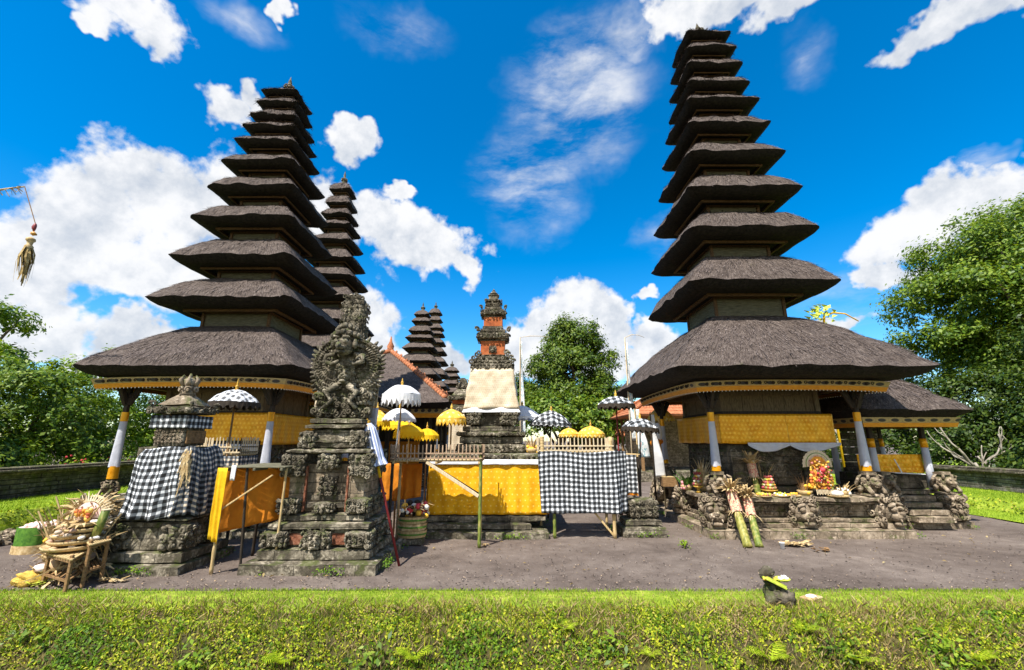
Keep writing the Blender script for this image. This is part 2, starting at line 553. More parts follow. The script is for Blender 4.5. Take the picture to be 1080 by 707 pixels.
def stone_mat(name, dark, mid, light, moss=(0.07, 0.085, 0.02), moss_amt=0.5, lichen=.5, sc=1.0):
    m, N, b = new_mat(name)
    g = N.new('ShaderNodeNewGeometry')
    co = g.outputs['Position']
    n1 = N.noise(co, 2.2 * sc, 8, .65)
    n2 = N.noise(co, 9.0 * sc, 8, .7)
    base = N.ramp(N.math('ADD', N.math('MULTIPLY', n1, .5), N.math('MULTIPLY', n2, .5)), [(0.32, dark), (0.5, mid), (0.66, light)])
    # pale lichen spots
    vo = N.new('ShaderNodeTexVoronoi'); vo.inputs['Scale'].default_value = 14 * sc
    N.l.new(N.vmath('ADD', co, N.vmath('SCALE', N.noise(co, 12 * sc, 3, .5, out=1), scale=.12)), vo.inputs['Vector'])
    n3 = N.noise(co, 3.7 * sc, 5, .6)
    sp = N.math('MULTIPLY', N.mapr(vo.outputs['Distance'], .45, .2), N.mapr(n3, .56 - .12 * lichen, .70 - .08 * lichen))
    base = N.mix(N.math('MULTIPLY', sp, .75), base, tuple(min(1, c * 1.45) for c in light))
    # moss grows on ledges that face up
    sep = N.new('ShaderNodeSeparateXYZ'); N.l.new(g.outputs['Normal'], sep.inputs[0])
    up = N.mapr(sep.outputs[2], -.1, .9)
    n4 = N.noise(co, 4.3 * sc, 6, .65)
    ms = N.math('MULTIPLY', N.mapr(N.math('ADD', n4, N.math('MULTIPLY', up, .10)), .60 - .12 * moss_amt, .72 - .10 * moss_amt), .8)
    base = N.mix(ms, base, moss)
    # joints between the blocks
    sp3 = N.new('ShaderNodeSeparateXYZ'); N.l.new(N.vmath('ADD', co, N.vmath('SCALE', N.noise(co, 5, 3, .6, out=1), scale=.03)), sp3.inputs[0])
    cb = N.new('ShaderNodeCombineXYZ'); N.l.new(N.math('ADD', sp3.outputs[0], sp3.outputs[1]), cb.inputs[0]); N.l.new(sp3.outputs[2], cb.inputs[1])
    bk = N.new('ShaderNodeTexBrick')
    N.l.new(cb.outputs[0], bk.inputs['Vector'])
    bk.inputs['Scale'].default_value = 1.0
    bk.inputs['Brick Width'].default_value = .47
    bk.inputs['Row Height'].default_value = .165
    bk.inputs['Mortar Size'].default_value = .007
    bk.inputs['Mortar Smooth'].default_value = .3
    sep2 = N.math('ABSOLUTE', sep.outputs[2])
    joint = N.math('MULTIPLY', bk.outputs['Fac'], N.mapr(sep2, .7, .4))
    base = N.mix(N.math('MULTIPLY', joint, .75), base, (.02, .018, .014))
    N.l.new(base, b.inputs['Base Color'])
    b.inputs['Roughness'].default_value = .93
    b.inputs['Specular IOR Level'].default_value = 0.15
    bump(N, b, N.math('ADD', N.noise(co, 30 * sc, 6, .7), N.math('MULTIPLY', n2, .8)), .7, .025)
    MATS[name] = m
    return m

M_STONE = stone_mat('weathered_stone', (0.018, 0.0155, 0.011), (0.105, 0.089, 0.062), (0.46, 0.40, 0.30), moss_amt=.2)
M_STONE_W = stone_mat('warm_stone', (0.035, 0.026, 0.018), (0.23, 0.178, 0.122), (0.56, 0.45, 0.33), moss_amt=.15, lichen=.4)
M_STONE_D = stone_mat('dark_stone', (0.022, 0.018, 0.013), (0.095, 0.08, 0.058), (0.28, 0.235, 0.175), moss_amt=.35)
M_WALL = stone_mat('wall_stone', (0.03, 0.028, 0.024), (0.095, 0.088, 0.074), (0.26, 0.235, 0.20), moss_amt=.25, sc=.8)
M_BRICK = noise_mat('red_brick', [(.3, (.20, .05, .020)), (.55, (.42, .115, .036)), (.75, (.5, .2, .09))], 6, 6, .9, .5)
M_BRICK_OLD = noise_mat('worn_red_brick', [(.36, (.05, .022, .014)), (.5, (.20, .07, .036)), (.66, (.32, .16, .10))], 12, 7, .95, .6, .02, .7)

def thatch_mat():
    m, N, b = new_mat('palm_fibre_thatch')
    uv = coords(N, 'UV')
    def st(sx, sy):
        mp = N.new('ShaderNodeMapping'); mp.inputs['Scale'].default_value = (sx, sy, 1)
        N.l.new(uv, mp.inputs[0]); return mp.outputs[0]
    wob = N.vmath('ADD', st(46, 5), N.vmath('SCALE', N.noise(uv, 5, 3, .6, out=1), scale=1.9))
    a = N.noise(wob, 1.0, 6, .72)
    c = N.noise(st(3, 2.6), 1.0, 5, .65)
    d = N.noise(st(16, 9), 1.0, 4, .7)
    f = N.math('ADD', N.math('MULTIPLY', a, .5), N.math('ADD', N.math('MULTIPLY', c, .24), N.math('MULTIPLY', d, .26)))
    base = N.ramp(f, [(.37, (.018, .013, .0105)), (.47, (.074, .055, .045)), (.56, (.155, .122, .102)), (.67, (.34, .285, .245))])
    moss = N.mapr(N.noise(st(2.2, 1.5), 1.3, 6, .7), .64, .74)
    base = N.mix(N.math('MULTIPLY', moss, .4), base, (.08, .085, .03))
    N.l.new(base, b.inputs['Base Color'])
    b.inputs['Roughness'].default_value = .85
    b.inputs['Specular IOR Level'].default_value = .2
    bump(N, b, N.math('ADD', a, N.math('MULTIPLY', d, .9)), .9, .05)
    return m
M_THATCH = thatch_mat()
M_STRAND = noise_mat('thatch_strand', [(.32, (.02, .014, .012)), (.46, (.065, .049, .042)), (.54, (.13, .10, .088)), (.68, (.27, .225, .20))], 25, 3, .85, 0)
M_THATCH_SHADE = noise_mat('shaded_thatch_underside', [(.35, (.007, .0055, .0045)), (.65, (.026, .020, .017))], 14, 6, .95, .8, .03)  # near-black thatch for rim and underside: eave shade put into the colour

def wood_mat(name, c0, c1, sc=6, st=(9, 9, 1.2)):
    return noise_mat(name, [(.32, c0), (.68, c1)], sc, 6, .75, .35, .008, .65, stretch=st)
M_WOOD_OLD = wood_mat('old_timber', (.055, .039, .021), (.21, .15, .082))
M_WOOD_GREY = wood_mat('grey_green_timber', (.06, .056, .034), (.18, .165, .105), st=(1.2, 1.2, 9))
M_WOOD_FRAME = wood_mat('eave_timber', (.05, .027, .012), (.17, .095, .042), st=(3, 3, 8))
M_WOOD_TAN = wood_mat('tan_timber', (.14, .075, .03), (.32, .19, .085), st=(3, 3, 8))
M_WOOD_DARK = wood_mat('dark_timber', (.015, .011, .008), (.055, .04, .026))
M_BAMBOO = wood_mat('dry_bamboo', (.36, .24, .10), (.62, .46, .23), 5, (8, 8, 1.5))
M_BAMBOO_PALE = wood_mat('pale_bamboo', (.45, .34, .20), (.72, .60, .40), 5, (8, 8, 1.5))
M_BAMBOO_GREEN = noise_mat('green_bamboo', [(.3, (.06, .085, .014)), (.5, (.15, .19, .035)), (.62, (.30, .28, .08)), (.75, (.36, .25, .10))], 9, 6, .5, .2, stretch=(2, 2, .7))
M_BAMBOO_OLIVE = noise_mat('yellowing_bamboo', [(.3, (.09, .09, .015)), (.5, (.25, .24, .05)), (.62, (.40, .33, .10)), (.75, (.40, .24, .09))], 9, 6, .5, .2, stretch=(2, 2, .7))
M_RED_POLE = noise_mat('red_painted_pole', [(.3, (.12, .012, .015)), (.7, (.24, .03, .03))], 6, 4, .5, .1)
M_STRAW = noise_mat('dry_palm', [(.3, (.27, .17, .07)), (.5, (.48, .34, .16)), (.72, (.68, .55, .33))], 12, 4, .8, .2)
M_GOLD = noise_mat('gold_paint', [(.3, (.32, .17, .025)), (.6, (.62, .38, .06)), (.8, (.75, .55, .16))], 14, 4, .4, .2)
M_RED = noise_mat('red_flowers', [(.3, (.45, .02, .03)), (.7, (.75, .10, .12))], 20, 3, .7, .2)
M_PINK = noise_mat('pink_flowers', [(.3, (.65, .16, .2)), (.7, (.85, .45, .45))], 20, 3, .7, .2)
M_WHITE_FL = noise_mat('white_rice', [(.3, (.7, .64, .52)), (.7, (.9, .87, .8))], 20, 3, .8, .2)
M_YELLOW_FL = noise_mat('marigold', [(.3, (.75, .33, .02)), (.7, (.9, .62, .08))], 22, 3, .7, .3)
M_GREEN_LF = noise_mat('green_leaf_wrap', [(.3, (.04, .12, .015)), (.7, (.12, .26, .03))], 18, 3, .5, .2)
M_LIME = noise_mat('lime_leaf', [(.3, (.35, .45, .03)), (.7, (.6, .62, .10))], 18, 3, .6, .1)
M_TERRA = noise_mat('terracotta_tile', [(.3, (.23, .07, .03)), (.6, (.47, .18, .08)), (.8, (.55, .28, .16))], 9, 4, .85, .4)
M_PLASTIC = noise_mat('white_plastic', [(.3, (.7, .72, .74)), (.7, (.85, .86, .87))], 5, 2, .4, 0)

def cloth_mat(name, c0, c1, spots=None, spot_col=(1, .9, .4), rough=.75, transl=.25, sc=5, sheen=0.0, spot_r=.22, spot_mix=.85):
    m, N, b = new_mat(name)
    co = coords(N, 'UV')
    f = N.noise(coords(N), sc, 5, .6)
    base = N.ramp(f, [(.3, c0), (.7, c1)])
    if spots:
        sx = N.new('ShaderNodeSeparateXYZ'); N.l.new(N.vmath('ADD', co, N.vmath('SCALE', N.vmath('SUBTRACT', N.noise(co, 5, 3, .6, out=1), (.5, .5, .5)), scale=.05)), sx.inputs[0])
        fy = N.math('DIVIDE', sx.outputs[1], spots)
        row = N.math('FLOOR', fy)
        fx = N.math('ADD', N.math('DIVIDE', sx.outputs[0], spots), N.math('MULTIPLY', row, .5))
        dx = N.math('SUBTRACT', N.math('FRACT', fx), .5)
        dy = N.math('SUBTRACT', N.math('FRACT', fy), .5)
        rr = N.math('SQRT', N.math('ADD', N.math('MULTIPLY', dx, dx), N.math('MULTIPLY', dy, dy)))
        an = N.math('ARCTAN2', dy, dx)
        pet = N.math('MULTIPLY', N.math('COSINE', N.math('MULTIPLY', an, 5)), .05)
        mask = N.mapr(N.math('ADD', rr, pet), spot_r + .03, spot_r - .03)
        base = N.mix(N.math('MULTIPLY', mask, spot_mix), base, spot_col)
    N.l.new(base, b.inputs['Base Color'])
    b.inputs['Roughness'].default_value = rough
    b.inputs['Specular IOR Level'].default_value = .3
    if sheen: b.inputs['Metallic'].default_value = sheen
    wv = N.noise(coords(N), 260, 2, .5)
    bump(N, b, N.math('ADD', N.math('MULTIPLY', N.noise(coords(N), 9, 4, .6), 1.0), N.math('MULTIPLY', wv, .05)), .35, .03)
    tr = N.new('ShaderNodeBsdfTranslucent')
    N.l.new(base, tr.inputs['Color'])
    mx = N.new('ShaderNodeMixShader'); mx.inputs[0].default_value = transl
    N.l.new(b.outputs[0], mx.inputs[1]); N.l.new(tr.outputs[0], mx.inputs[2])
    N.l.new(mx.outputs[0], N.n['Material Output'].inputs['Surface'])
    MATS[name] = m
    return m
M_ORANGE = cloth_mat('orange_cloth', (.62, .20, .012), (.78, .30, .02), None, transl=.35)
M_YELLOW = cloth_mat('yellow_brocade', (.80, .38, .005), (.92, .50, .01), .12, (.96, .72, .16), transl=.2, spot_r=.12)
M_GOLDCLOTH = cloth_mat('gold_brocade', (.64, .25, .004), (.84, .40, .012), .10, (.92, .56, .06), rough=.28, transl=.06, sheen=.3, spot_r=.27, spot_mix=.55)
M_BEIGECLOTH = cloth_mat('beige_brocade', (.50, .39, .25), (.72, .62, .46), .06, (.38, .28, .15), rough=.38, transl=.1, spot_r=.26, spot_mix=.4)
M_WHITE = cloth_mat('white_cloth', (.70, .70, .71), (.82, .82, .82), transl=.2)
M_LAV_SHADE = cloth_mat('shaded_white_lavender_cloth', (.50, .51, .58), (.64, .65, .70), transl=.2)  # bluish eave shade put into white cloth; serves the lavender cloth too
M_OYEL = cloth_mat('bright_yellow_cloth', (.85, .50, .006), (.92, .62, .02), transl=.3)
M_GOLDUMB = cloth_mat('gold_parasol_cloth', (.78, .42, .03), (.90, .60, .10), .14, (.95, .8, .35), transl=.25)

def check_mat(name, p, dark=.018, light=.80, tint=(1, 1, 1), mid=(.15, .16, .17)):
    """black and white gingham, p metres per stripe"""
    m, N, b = new_mat(name)
    uv = coords(N, 'UV')
    sx = N.new('ShaderNodeSeparateXYZ')
    N.l.new(N.vmath('ADD', uv, N.vmath('SCALE', N.vmath('SUBTRACT', N.noise(uv, 7, 2, .5, out=1), (.5, .5, .5)), scale=.028)), sx.inputs[0])
    def stripe(a):
        fr = N.math('FRACT', N.math('DIVIDE', a, 2 * p))
        return N.math('MULTIPLY', N.mapr(fr, .50, .58), N.mapr(fr, 1.0, .94))
    s = N.math('MULTIPLY', N.math('ADD', stripe(sx.outputs[0]), stripe(sx.outputs[1])), .5)
    c = N.ramp(s, [(0, dark), (.47, mid), (.53, mid), (1, tuple(light * t for t in tint))])
    N.l.new(c, b.inputs['Base Color'])
    b.inputs['Roughness'].default_value = .8
    b.inputs['Specular IOR Level'].default_value = .2
    bump(N, b, N.noise(coords(N), 10, 4, .6), .35, .03)
    MATS[name] = m
    return m
M_CHECK = check_mat('checked_cloth', .052)
M_CHECK_WARM = check_mat('aged_checked_cloth', .045, .03, .85, (1.0, .80, .58))
M_CHECK_FADE = check_mat('faded_checked_cloth', .055, .10, .85, (1, 1, 1), (.42, .43, .45))
M_CHECK_BIG = check_mat('checked_parasol_cloth', .075)
M_CHECK_BAND = check_mat('checked_band', .052)

def fascia_mat():
    m, N, b = new_mat('painted_eave_board')
    uv = coords(N, 'UV')
    sx = N.new('ShaderNodeSeparateXYZ'); N.l.new(uv, sx.inputs[0])
    u, v = sx.outputs[0], sx.outputs[1]
    fx = N.math('SUBTRACT', N.math('FRACT', N.math('DIVIDE', u, .30)), .5)
    # carved arches: dark lozenge in each bay, paler scroll between
    e = N.math('SQRT', N.math('ADD', N.math('POWER', N.math('MULTIPLY', fx, 1.9), 2), N.math('POWER', N.math('MULTIPLY', N.math('SUBTRACT', v, .70), 3.4), 2)))
    loz = N.mapr(e, .62, .5)
    ring = N.math('MULTIPLY', N.mapr(e, .62, .70), N.mapr(e, .98, .86))
    base = N.ramp(N.noise(uv, 30, 4, .7), [(.35, (.22, .15, .06)), (.65, (.50, .37, .17))])
    base = N.mix(N.math('MULTIPLY', ring, .6), base, (.50, .36, .12))
    base = N.mix(loz, base, (.035, .03, .03))
    low = N.mapr(v, .44, .42)
    base = N.mix(low, base, N.ramp(N.noise(uv, 8, 3, .6), [(.3, (.58, .20, .006)), (.7, (.78, .33, .012))]))
    N.l.new(base, b.inputs['Base Color'])
    b.inputs['Roughness'].default_value = .55
    bump(N, b, N.math('ADD', loz, N.math('MULTIPLY', ring, .7)), .5, .02)
    return m
M_FASCIA = fascia_mat()

def leaf_mat(name, stops, transl=.35, spec=.35, rough=.5, big=1.2):
    m, N, b = new_mat(name)
    g = N.new('ShaderNodeNewGeometry')
    r = g.outputs['Random Per Island']
    n = N.noise(g.outputs['Position'], big, 3, .5)
    f = N.math('ADD', N.math('MULTIPLY', r, .62), N.math('MULTIPLY', n, .42))
    c = N.ramp(f, stops)
    N.l.new(c, b.inputs['Base Color'])
    b.inputs['Roughness'].default_value = rough
    b.inputs['Specular IOR Level'].default_value = spec
    tr = N.new('ShaderNodeBsdfTranslucent')
    N.l.new(N.mix(1.0, c, (1.25, 1.15, .55), 'MULTIPLY'), tr.inputs['Color'])
    mx = N.new('ShaderNodeMixShader'); mx.inputs[0].default_value = transl
    N.l.new(b.outputs[0], mx.inputs[1]); N.l.new(tr.outputs[0], mx.inputs[2])
    N.l.new(mx.outputs[0], N.n['Material Output'].inputs['Surface'])
    MATS[name] = m
    return m
M_LEAF = leaf_mat('tree_leaf', [(.12, (.022, .060, .005)), (.42, (.085, .165, .008)), (.75, (.20, .28, .018)), (1, (.32, .36, .05))])
M_LEAF_DK = leaf_mat('dark_tree_leaf', [(.15, (.014, .036, .005)), (.5, (.045, .090, .008)), (.85, (.115, .16, .015)), (1, (.19, .20, .03))])
M_LEAF_MID = leaf_mat('mid_tree_leaf', [(.12, (.018, .048, .005)), (.42, (.065, .125, .008)), (.75, (.155, .22, .015)), (1, (.26, .29, .04))])
M_LEAF_BR = leaf_mat('bright_tree_leaf', [(.12, (.035, .09, .005)), (.42, (.13, .235, .010)), (.75, (.27, .38, .022)), (1, (.40, .46, .06))])
M_WEED = leaf_mat('bank_weed', [(.10, (.030, .085, .005)), (.33, (.12, .20, .008)), (.56, (.28, .36, .014)), (.74, (.52, .53, .03)), (.88, (.44, .32, .12)), (1, (.28, .15, .05))], .3, .2, .7, 1.6)
M_DRYGRASS = leaf_mat('dry_grass', [(.2, (.16, .10, .045)), (.6, (.34, .25, .11)), (1, (.5, .42, .22))], .2, .1, .9)
M_GRASS = leaf_mat('lawn_grass', [(.15, (.10, .19, .010)), (.5, (.23, .35, .022)), (.8, (.38, .46, .05)), (1, (.58, .50, .20))], .35, .2, .6, .8)
M_FERN = leaf_mat('fern_leaf', [(.15, (.20, .32, .01)), (.6, (.40, .52, .02)), (1, (.58, .62, .06))], .4, .2, .5)
M_BARK = noise_mat('bark', [(.3, (.05, .037, .026)), (.7, (.19, .15, .11))], 6, 6, .95, .8, .03, stretch=(3, 3, 1))
M_BARK_PALE = noise_mat('pale_bare_bark', [(.3, (.17, .145, .11)), (.7, (.40, .36, .29))], 6, 6, .95, .5, .02)

def mix_mat(name, cols, rough=.7):
    m, N, b = new_mat(name)
    r = N.new('ShaderNodeNewGeometry').outputs['Random Per Island']
    n = len(cols)
    N.l.new(N.mix(N.math('MULTIPLY', N.noise(coords(N), 30, 3, .6), .5), N.ramp(r, [(i / n, c) for i, c in enumerate(cols)], 'CONSTANT'), (.12, .07, .03)), b.inputs['Base Color'])
    b.inputs['Roughness'].default_value = rough
    return m
M_MIXFL = mix_mat('mixed_flowers', [(.62, .30, .02), (.45, .03, .03), (.70, .62, .45), (.75, .45, .06), (.25, .30, .05), (.55, .16, .14), (.35, .16, .05), (.8, .52, .05)])
M_MIXFRUIT = mix_mat('mixed_fruit', [(.50, .03, .03), (.62, .30, .04), (.42, .05, .10), (.60, .40, .10), (.30, .02, .03), (.55, .20, .15), (.25, .26, .05), (.62, .12, .12)], .45)
M_MIXORANGE = mix_mat('orange_rice_cakes', [(.72, .26, .015), (.80, .42, .03), (.66, .16, .02), (.84, .55, .10), (.75, .33, .02), (.55, .10, .03)])
M_MIXPALE = mix_mat('pale_rice_cakes', [(.62, .48, .36), (.72, .66, .56), (.55, .34, .24), (.60, .42, .22), (.74, .70, .64)])

# ------------------------------------------------------------------ ground
def lerp(a, b, t): return a + (b - a) * t
BANK = [(-60, .35), (-3, .35), (-0.6, .30), (0.4, -.6), (1.4, -2.2), (2.2, -2.7), (3.4, -2.72), (4.1, -2.3), (4.8, -1.35), (5.35, -.62), (5.72, -.20), (5.95, -.05), (6.15, 0.0), (6.75, 0.0)]
def bank_z(y):
    if y >= 6.75: return 0.0
    for (a, za), (b, zb) in zip(BANK, BANK[1:]):
        if a <= y <= b:
            return lerp(za, zb, (y - a) / (b - a))
    return .35
def bank_wob(x, y):
    k = max(0.0, min(1.0, (6.3 - y) / .8)) * max(0, min(1, (y + 2) / 2))
    return k * (.10 * noise.noise(V(x * .5, y * .5, 2)) + .05 * noise.noise(V(x * 1.7, y * 1.7, 5)) + .025 * noise.noise(V(x * 5, y * 5, 8)))

def sheet(name, xs, ys, zf, mat, kind='structure', smooth=True):
    mb = MB()
    nx = len(xs)
    for y in ys:
        for x in xs: mb.v.append(V(x, y, zf(x, y)))
    for j in range(len(ys) - 1):
        for i in range(nx - 1):
            a = j * nx + i
            mb.face((a, a + 1, a + nx + 1, a + nx))
    o = mb.build(name, mat, smooth=smooth)
    o['kind'] = kind
    return o

def frange(a, b, s):
    n = max(1, int(round((b - a) / s)))
    return [a + (b - a) * i / n for i in range(n + 1)]

def gravel_mat():
    m, N, b = new_mat('fine_gravel')
    co = N.new('ShaderNodeNewGeometry').outputs['Position']
    big = N.noise(co, .55, 6, .6)
    mid = N.noise(co, 3.5, 6, .7)
    fine = N.noise(co, 42, 4, .85)
    f = N.math('ADD', N.math('MULTIPLY', big, .42), N.math('ADD', N.math('MULTIPLY', mid, .26), N.math('MULTIPLY', fine, .32)))
    c = N.ramp(f, [(.36, (.060, .046, .038)), (.47, (.130, .101, .083)), (.55, (.180, .144, .119)), (.66, (.33, .27, .22))])
    # sparse leaf litter specks
    vo = N.new('ShaderNodeTexVoronoi'); vo.inputs['Scale'].default_value = 5.5
    N.l.new(co, vo.inputs['Vector'])
    sp = N.math('MULTIPLY', N.mapr(vo.outputs['Distance'], .085, .05), N.mapr(N.noise(co, 1.3, 2, .5), .5, .6))
    c = N.mix(N.math('MULTIPLY', sp, .8), c, (.42, .30, .15))
    gm = N.mapr(N.noise(co, 1.1, 6, .75), .66, .74)
    c = N.mix(N.math('MULTIPLY', gm, .5), c, (.13, .13, .05))
    N.l.new(c, b.inputs['Base Color'])
    b.inputs['Roughness'].default_value = .95
    b.inputs['Specular IOR Level'].default_value = .1
    bump(N, b, N.math('ADD', N.noise(co, 70, 4, .7), N.math('MULTIPLY', mid, 1.5)), .8, .02)
    return m
M_GRAVEL = gravel_mat()

def soil_mat(name, cols, sc=6):
    return noise_mat(name, cols, sc, 7, .95, .8, .03, .7, world_=True)
M_TURF = soil_mat('short_turf', [(.3, (.10, .16, .010)), (.5, (.21, .29, .020)), (.62, (.32, .37, .04)), (.78, (.46, .39, .14))], 5)
M_LAWN = soil_mat('mown_lawn', [(.3, (.13, .21, .010)), (.55, (.23, .32, .014)), (.8, (.34, .40, .035))], 3)
M_BANKSOIL = soil_mat('bank_soil', [(.3, (.018, .016, .008)), (.5, (.055, .048, .016)), (.62, (.11, .095, .025)), (.8, (.20, .14, .065))], 7)

xs_far = [-900, -300, -120, -60, -40, -30]
xs_mid = frange(-24, 24, .5)
xsG = xs_far + xs_mid + [-x for x in reversed(xs_far)]
sheet('gravel_court', xsG, frange(6.55, 12, .25) + frange(12.5, 30, 1) + [40, 60, 100, 200, 500, 1200],
      lambda x, y: (.02 * noise.noise(V(x * .35, y * .35, 0)) + .008 * noise.noise(V(x * 1.8, y * 1.8, 3))) if abs(x) < 25 and y < 31 else 0, M_GRAVEL)
edge = lambda x: 6.56 + .09 * noise.noise(V(x * .35, 0, 2)) + .05 * noise.noise(V(x * .9, 0, 4)) + .03 * noise.noise(V(x * 4, 0, 9))
# bank: top turf strip then the slope down to the ditch and the near side the camera stands on
ysB = [-60, -20, -3, -.6, 0, .4, .9, 1.4, 1.8, 2.2, 2.8] + frange(3.4, 6.15, .1)
sheet('moat_bank', [-200, -60, -30] + frange(-16, 16, .16) + [30, 60, 200], ysB, lambda x, y: bank_z(y) + bank_wob(x, y), M_BANKSOIL)
mb = MB()
xl = frange(-30, 30, .2)
for x0, x1 in zip(xl, xl[1:]):
    ya, yb = 5.9, 6.15
    rows = [None, 6.1, 6.3, 6.45]
    lowe = lambda x: 5.86 + .10 * noise.noise(V(x * .7, 3, 1)) + .07 * noise.noise(V(x * 2.9, 3, 6)) + .04 * noise.noise(V(x * 9, 3, 6))
    for r0, r1 in zip(rows, rows[1:]):
        pt = lambda x, r: V(x, r if r else lowe(x), bank_z(r or lowe(x)) + bank_wob(x, r or lowe(x)) + (.02 if r else .004))
        mb.quad(pt(x0, r0), pt(x1, r0), pt(x1, r1), pt(x0, r1))
    mb.quad(V(x0, 6.45, .02 + bank_wob(x0, 6.45)), V(x1, 6.45, .02 + bank_wob(x1, 6.45)), V(x1, edge(x1), .014), V(x0, edge(x0), .014))
tag(mb.build('turf_verge', M_TURF), kind='structure')

def blades(name, n, area, zf, h, w, mat, seed, lean=.5, kind='stuff', label=None, cat=None):
    rs = np.random.RandomState(seed)
    x = rs.uniform(area[0], area[1], n); y = rs.uniform(area[2], area[3], n)
    keep = np.array([noise.noise(V(a * .8, b * .8, seed)) + .55 * noise.noise(V(a * 3, b * 3, seed + 4)) for a, b in zip(x, y)])
    m = keep > rs.uniform(-.9, .25, n)
    x, y = x[m], y[m]; n = len(x)
    z = np.array([zf(a, b) for a, b in zip(x, y)])
    hh = h * rs.uniform(.5, 1.3, n); ww = w * rs.uniform(.6, 1.4, n)
    an = rs.uniform(0, 2 * np.pi, n)
    dx, dy = np.cos(an), np.sin(an)
    la = rs.uniform(0, 2 * np.pi, n); lm = lean * rs.uniform(.1, 1.2, n) * hh
    lx, ly = np.cos(la) * lm, np.sin(la) * lm
    P = lambda a, b, c: np.stack([a, b, c], axis=1)
    q = np.stack([P(x - dx * ww / 2, y - dy * ww / 2, z - .01), P(x + dx * ww / 2, y + dy * ww / 2, z - .01),
                  P(x + dx * ww * .3 + lx * .6, y + dy * ww * .3 + ly * .6, z + hh * .65), P(x + lx, y + ly, z + hh)], axis=1)
    o = np_quads(name, q, mat)
    return tag(o, label, cat, kind=kind)

zB = lambda x, y: bank_z(y) + bank_wob(x, y)
blades('verge_grass', 90000, (-9, 9, 5.75, 6.64), zB, .040, .010, M_GRASS, 3, .6, label='short bright green grass along the gravel edge', cat='grass')
blades('dry_verge_grass', 22000, (-8.5, 8.5, 5.75, 6.5), zB, .045, .010, M_DRYGRASS, 6, .8, label='dry tan grass mixed into the verge turf', cat='grass')
blades('dry_bank_grass', 34000, (-8.5, 8.5, 4.7, 6.15), zB, .085, .010, M_DRYGRASS, 5, 1.3, label='dry brown grass stems on the moat bank', cat='grass')
blades('bank_grass', 22000, (-8.5, 8.5, 4.7, 6.1), zB, .085, .013, M_WEED, 8, 1.1, label='rough yellow green grass on the moat bank', cat='grass')

def weeds():
    rs = np.random.RandomState(11)
    n = 120000
    X = rs.uniform(-8.6, 8.6, n); Y = 4.65 + 1.42 * rs.uniform(0, 1, n) ** .9
    cen = np.zeros((n, 3)); nor = np.zeros((n, 3)); L = np.zeros(n); mi = np.zeros(n, dtype=int); keep = np.zeros(n, dtype=bool)
    def lump(x, y): return .5 * noise.noise(V(x * 2.6, y * 2.6, 3)) + .34 * noise.noise(V(x * 6.5, y * 6.5, 7)) + .26 * noise.noise(V(x * 15, y * 15, 9))
    r1 = rs.uniform(0, 1, n); r2 = rs.uniform(-.22, .22, n); r3 = rs.uniform(-.28, .28, n)
    for k in range(n):
        x, y = X[k], Y[k]
        h = lump(x, y)
        top = max(0, min(1, (6.12 - y) / .35))
        if h < -.16 + .20 * (1 - top) + r2[k]: continue
        e = .03
        gx, gy = (lump(x + e, y) - h) / e, (lump(x, y + e) - h) / e
        hh = (.02 + .13 * max(0, h + .15)) * (.35 + .65 * top)
        cen[k] = (x, y, zB(x, y) + hh * (1 - .55 * r1[k] ** 2))
        nor[k] = (-gx * .14, -.55 - gy * .14, .75)
        sp = noise.noise(V(x * 1.3, y * 1.9, 15)) + .5 * noise.noise(V(x * 4, y * 4, 25)) + r3[k]
        L[k] = (.024 if sp < .05 else .036) * (.55 + .9 * rs.rand())
        mi[k] = 1 if sp > .30 else (2 if sp < -.42 else 0)
        keep[k] = True
    cen, nor, L, mi = cen[keep], nor[keep], L[keep], mi[keep]
    nor += rs.normal(size=nor.shape) * .42
    q = leaf_quads(cen, nor, L, L * rs.uniform(.35, .75, len(L)), rs)
    tag(np_quads('bank_weeds', q, [M_WEED, M_WEED_GR, M_DRYGRASS], mi=mi), 'low leafy weeds covering the sunny moat bank', 'weeds', kind='stuff')
M_WEED_GR = leaf_mat('green_bank_weed', [(.10, (.02, .06, .005)), (.4, (.07, .16, .008)), (.75, (.18, .30, .014)), (1, (.38, .44, .03))], .3, .25, .6, 1.6)
weeds()

# left side: low terrace, lawn, rubble strip; right side the same without rubble
def terrace(side, x_foot, x_top, x_end, z, y0, y1, tilt=0.0):
    xs = frange(x_foot, x_top, .1) if x_foot < x_top else list(reversed(frange(x_top, x_foot, .1)))
    mb = MB()
    ys = frange(y0, y1, .3)
    def pt(t, y):
        x = lerp(x_foot, x_top, t)
        return V(x + .06 * noise.noise(V(y * 1.3, t * 3, side)), y, -.02 + (z + .03) * (t ** .7) + .03 * noise.noise(V(y * 2, t * 4, side + 4)))
    mb.grid(lambda u, v: pt(u, lerp(y0, y1, v)), 6, len(ys))
    tag(mb.build('terrace_bank', M_TURF, smooth=True), kind='structure')
    mb = MB()
    mb.grid(lambda u, v: V(lerp(x_top, x_end, u), lerp(y0, y1, v), z + .015 * noise.noise(V(u * 9, v * 9, side))), 12, 24)
    tag(mb.build('upper_lawn', M_LAWN, smooth=True), kind='structure')
terrace(1, -11.2, -11.5, -30, .40, 4.8, 60)
terrace(2, 13.9, 14.2, 40, .30, 4.8, 60)
mb = MB(); mb.grid(lambda u, v: V(lerp(-11.22, -10.75 + .1 * noise.noise(V(v * 40, 1, 1)), u), lerp(6.4, 60, v), .024), 4, 60)
tag(mb.build('lower_lawn', M_LAWN), kind='structure')
mb = MB(); mb.grid(lambda u, v: V(lerp(12.62 + .12 * noise.noise(V(v * 50, 3, 1)), 13.95, u), lerp(6.4, 60, v), .026), 4, 80)
tag(mb.build('lower_lawn', M_LAWN), kind='structure')
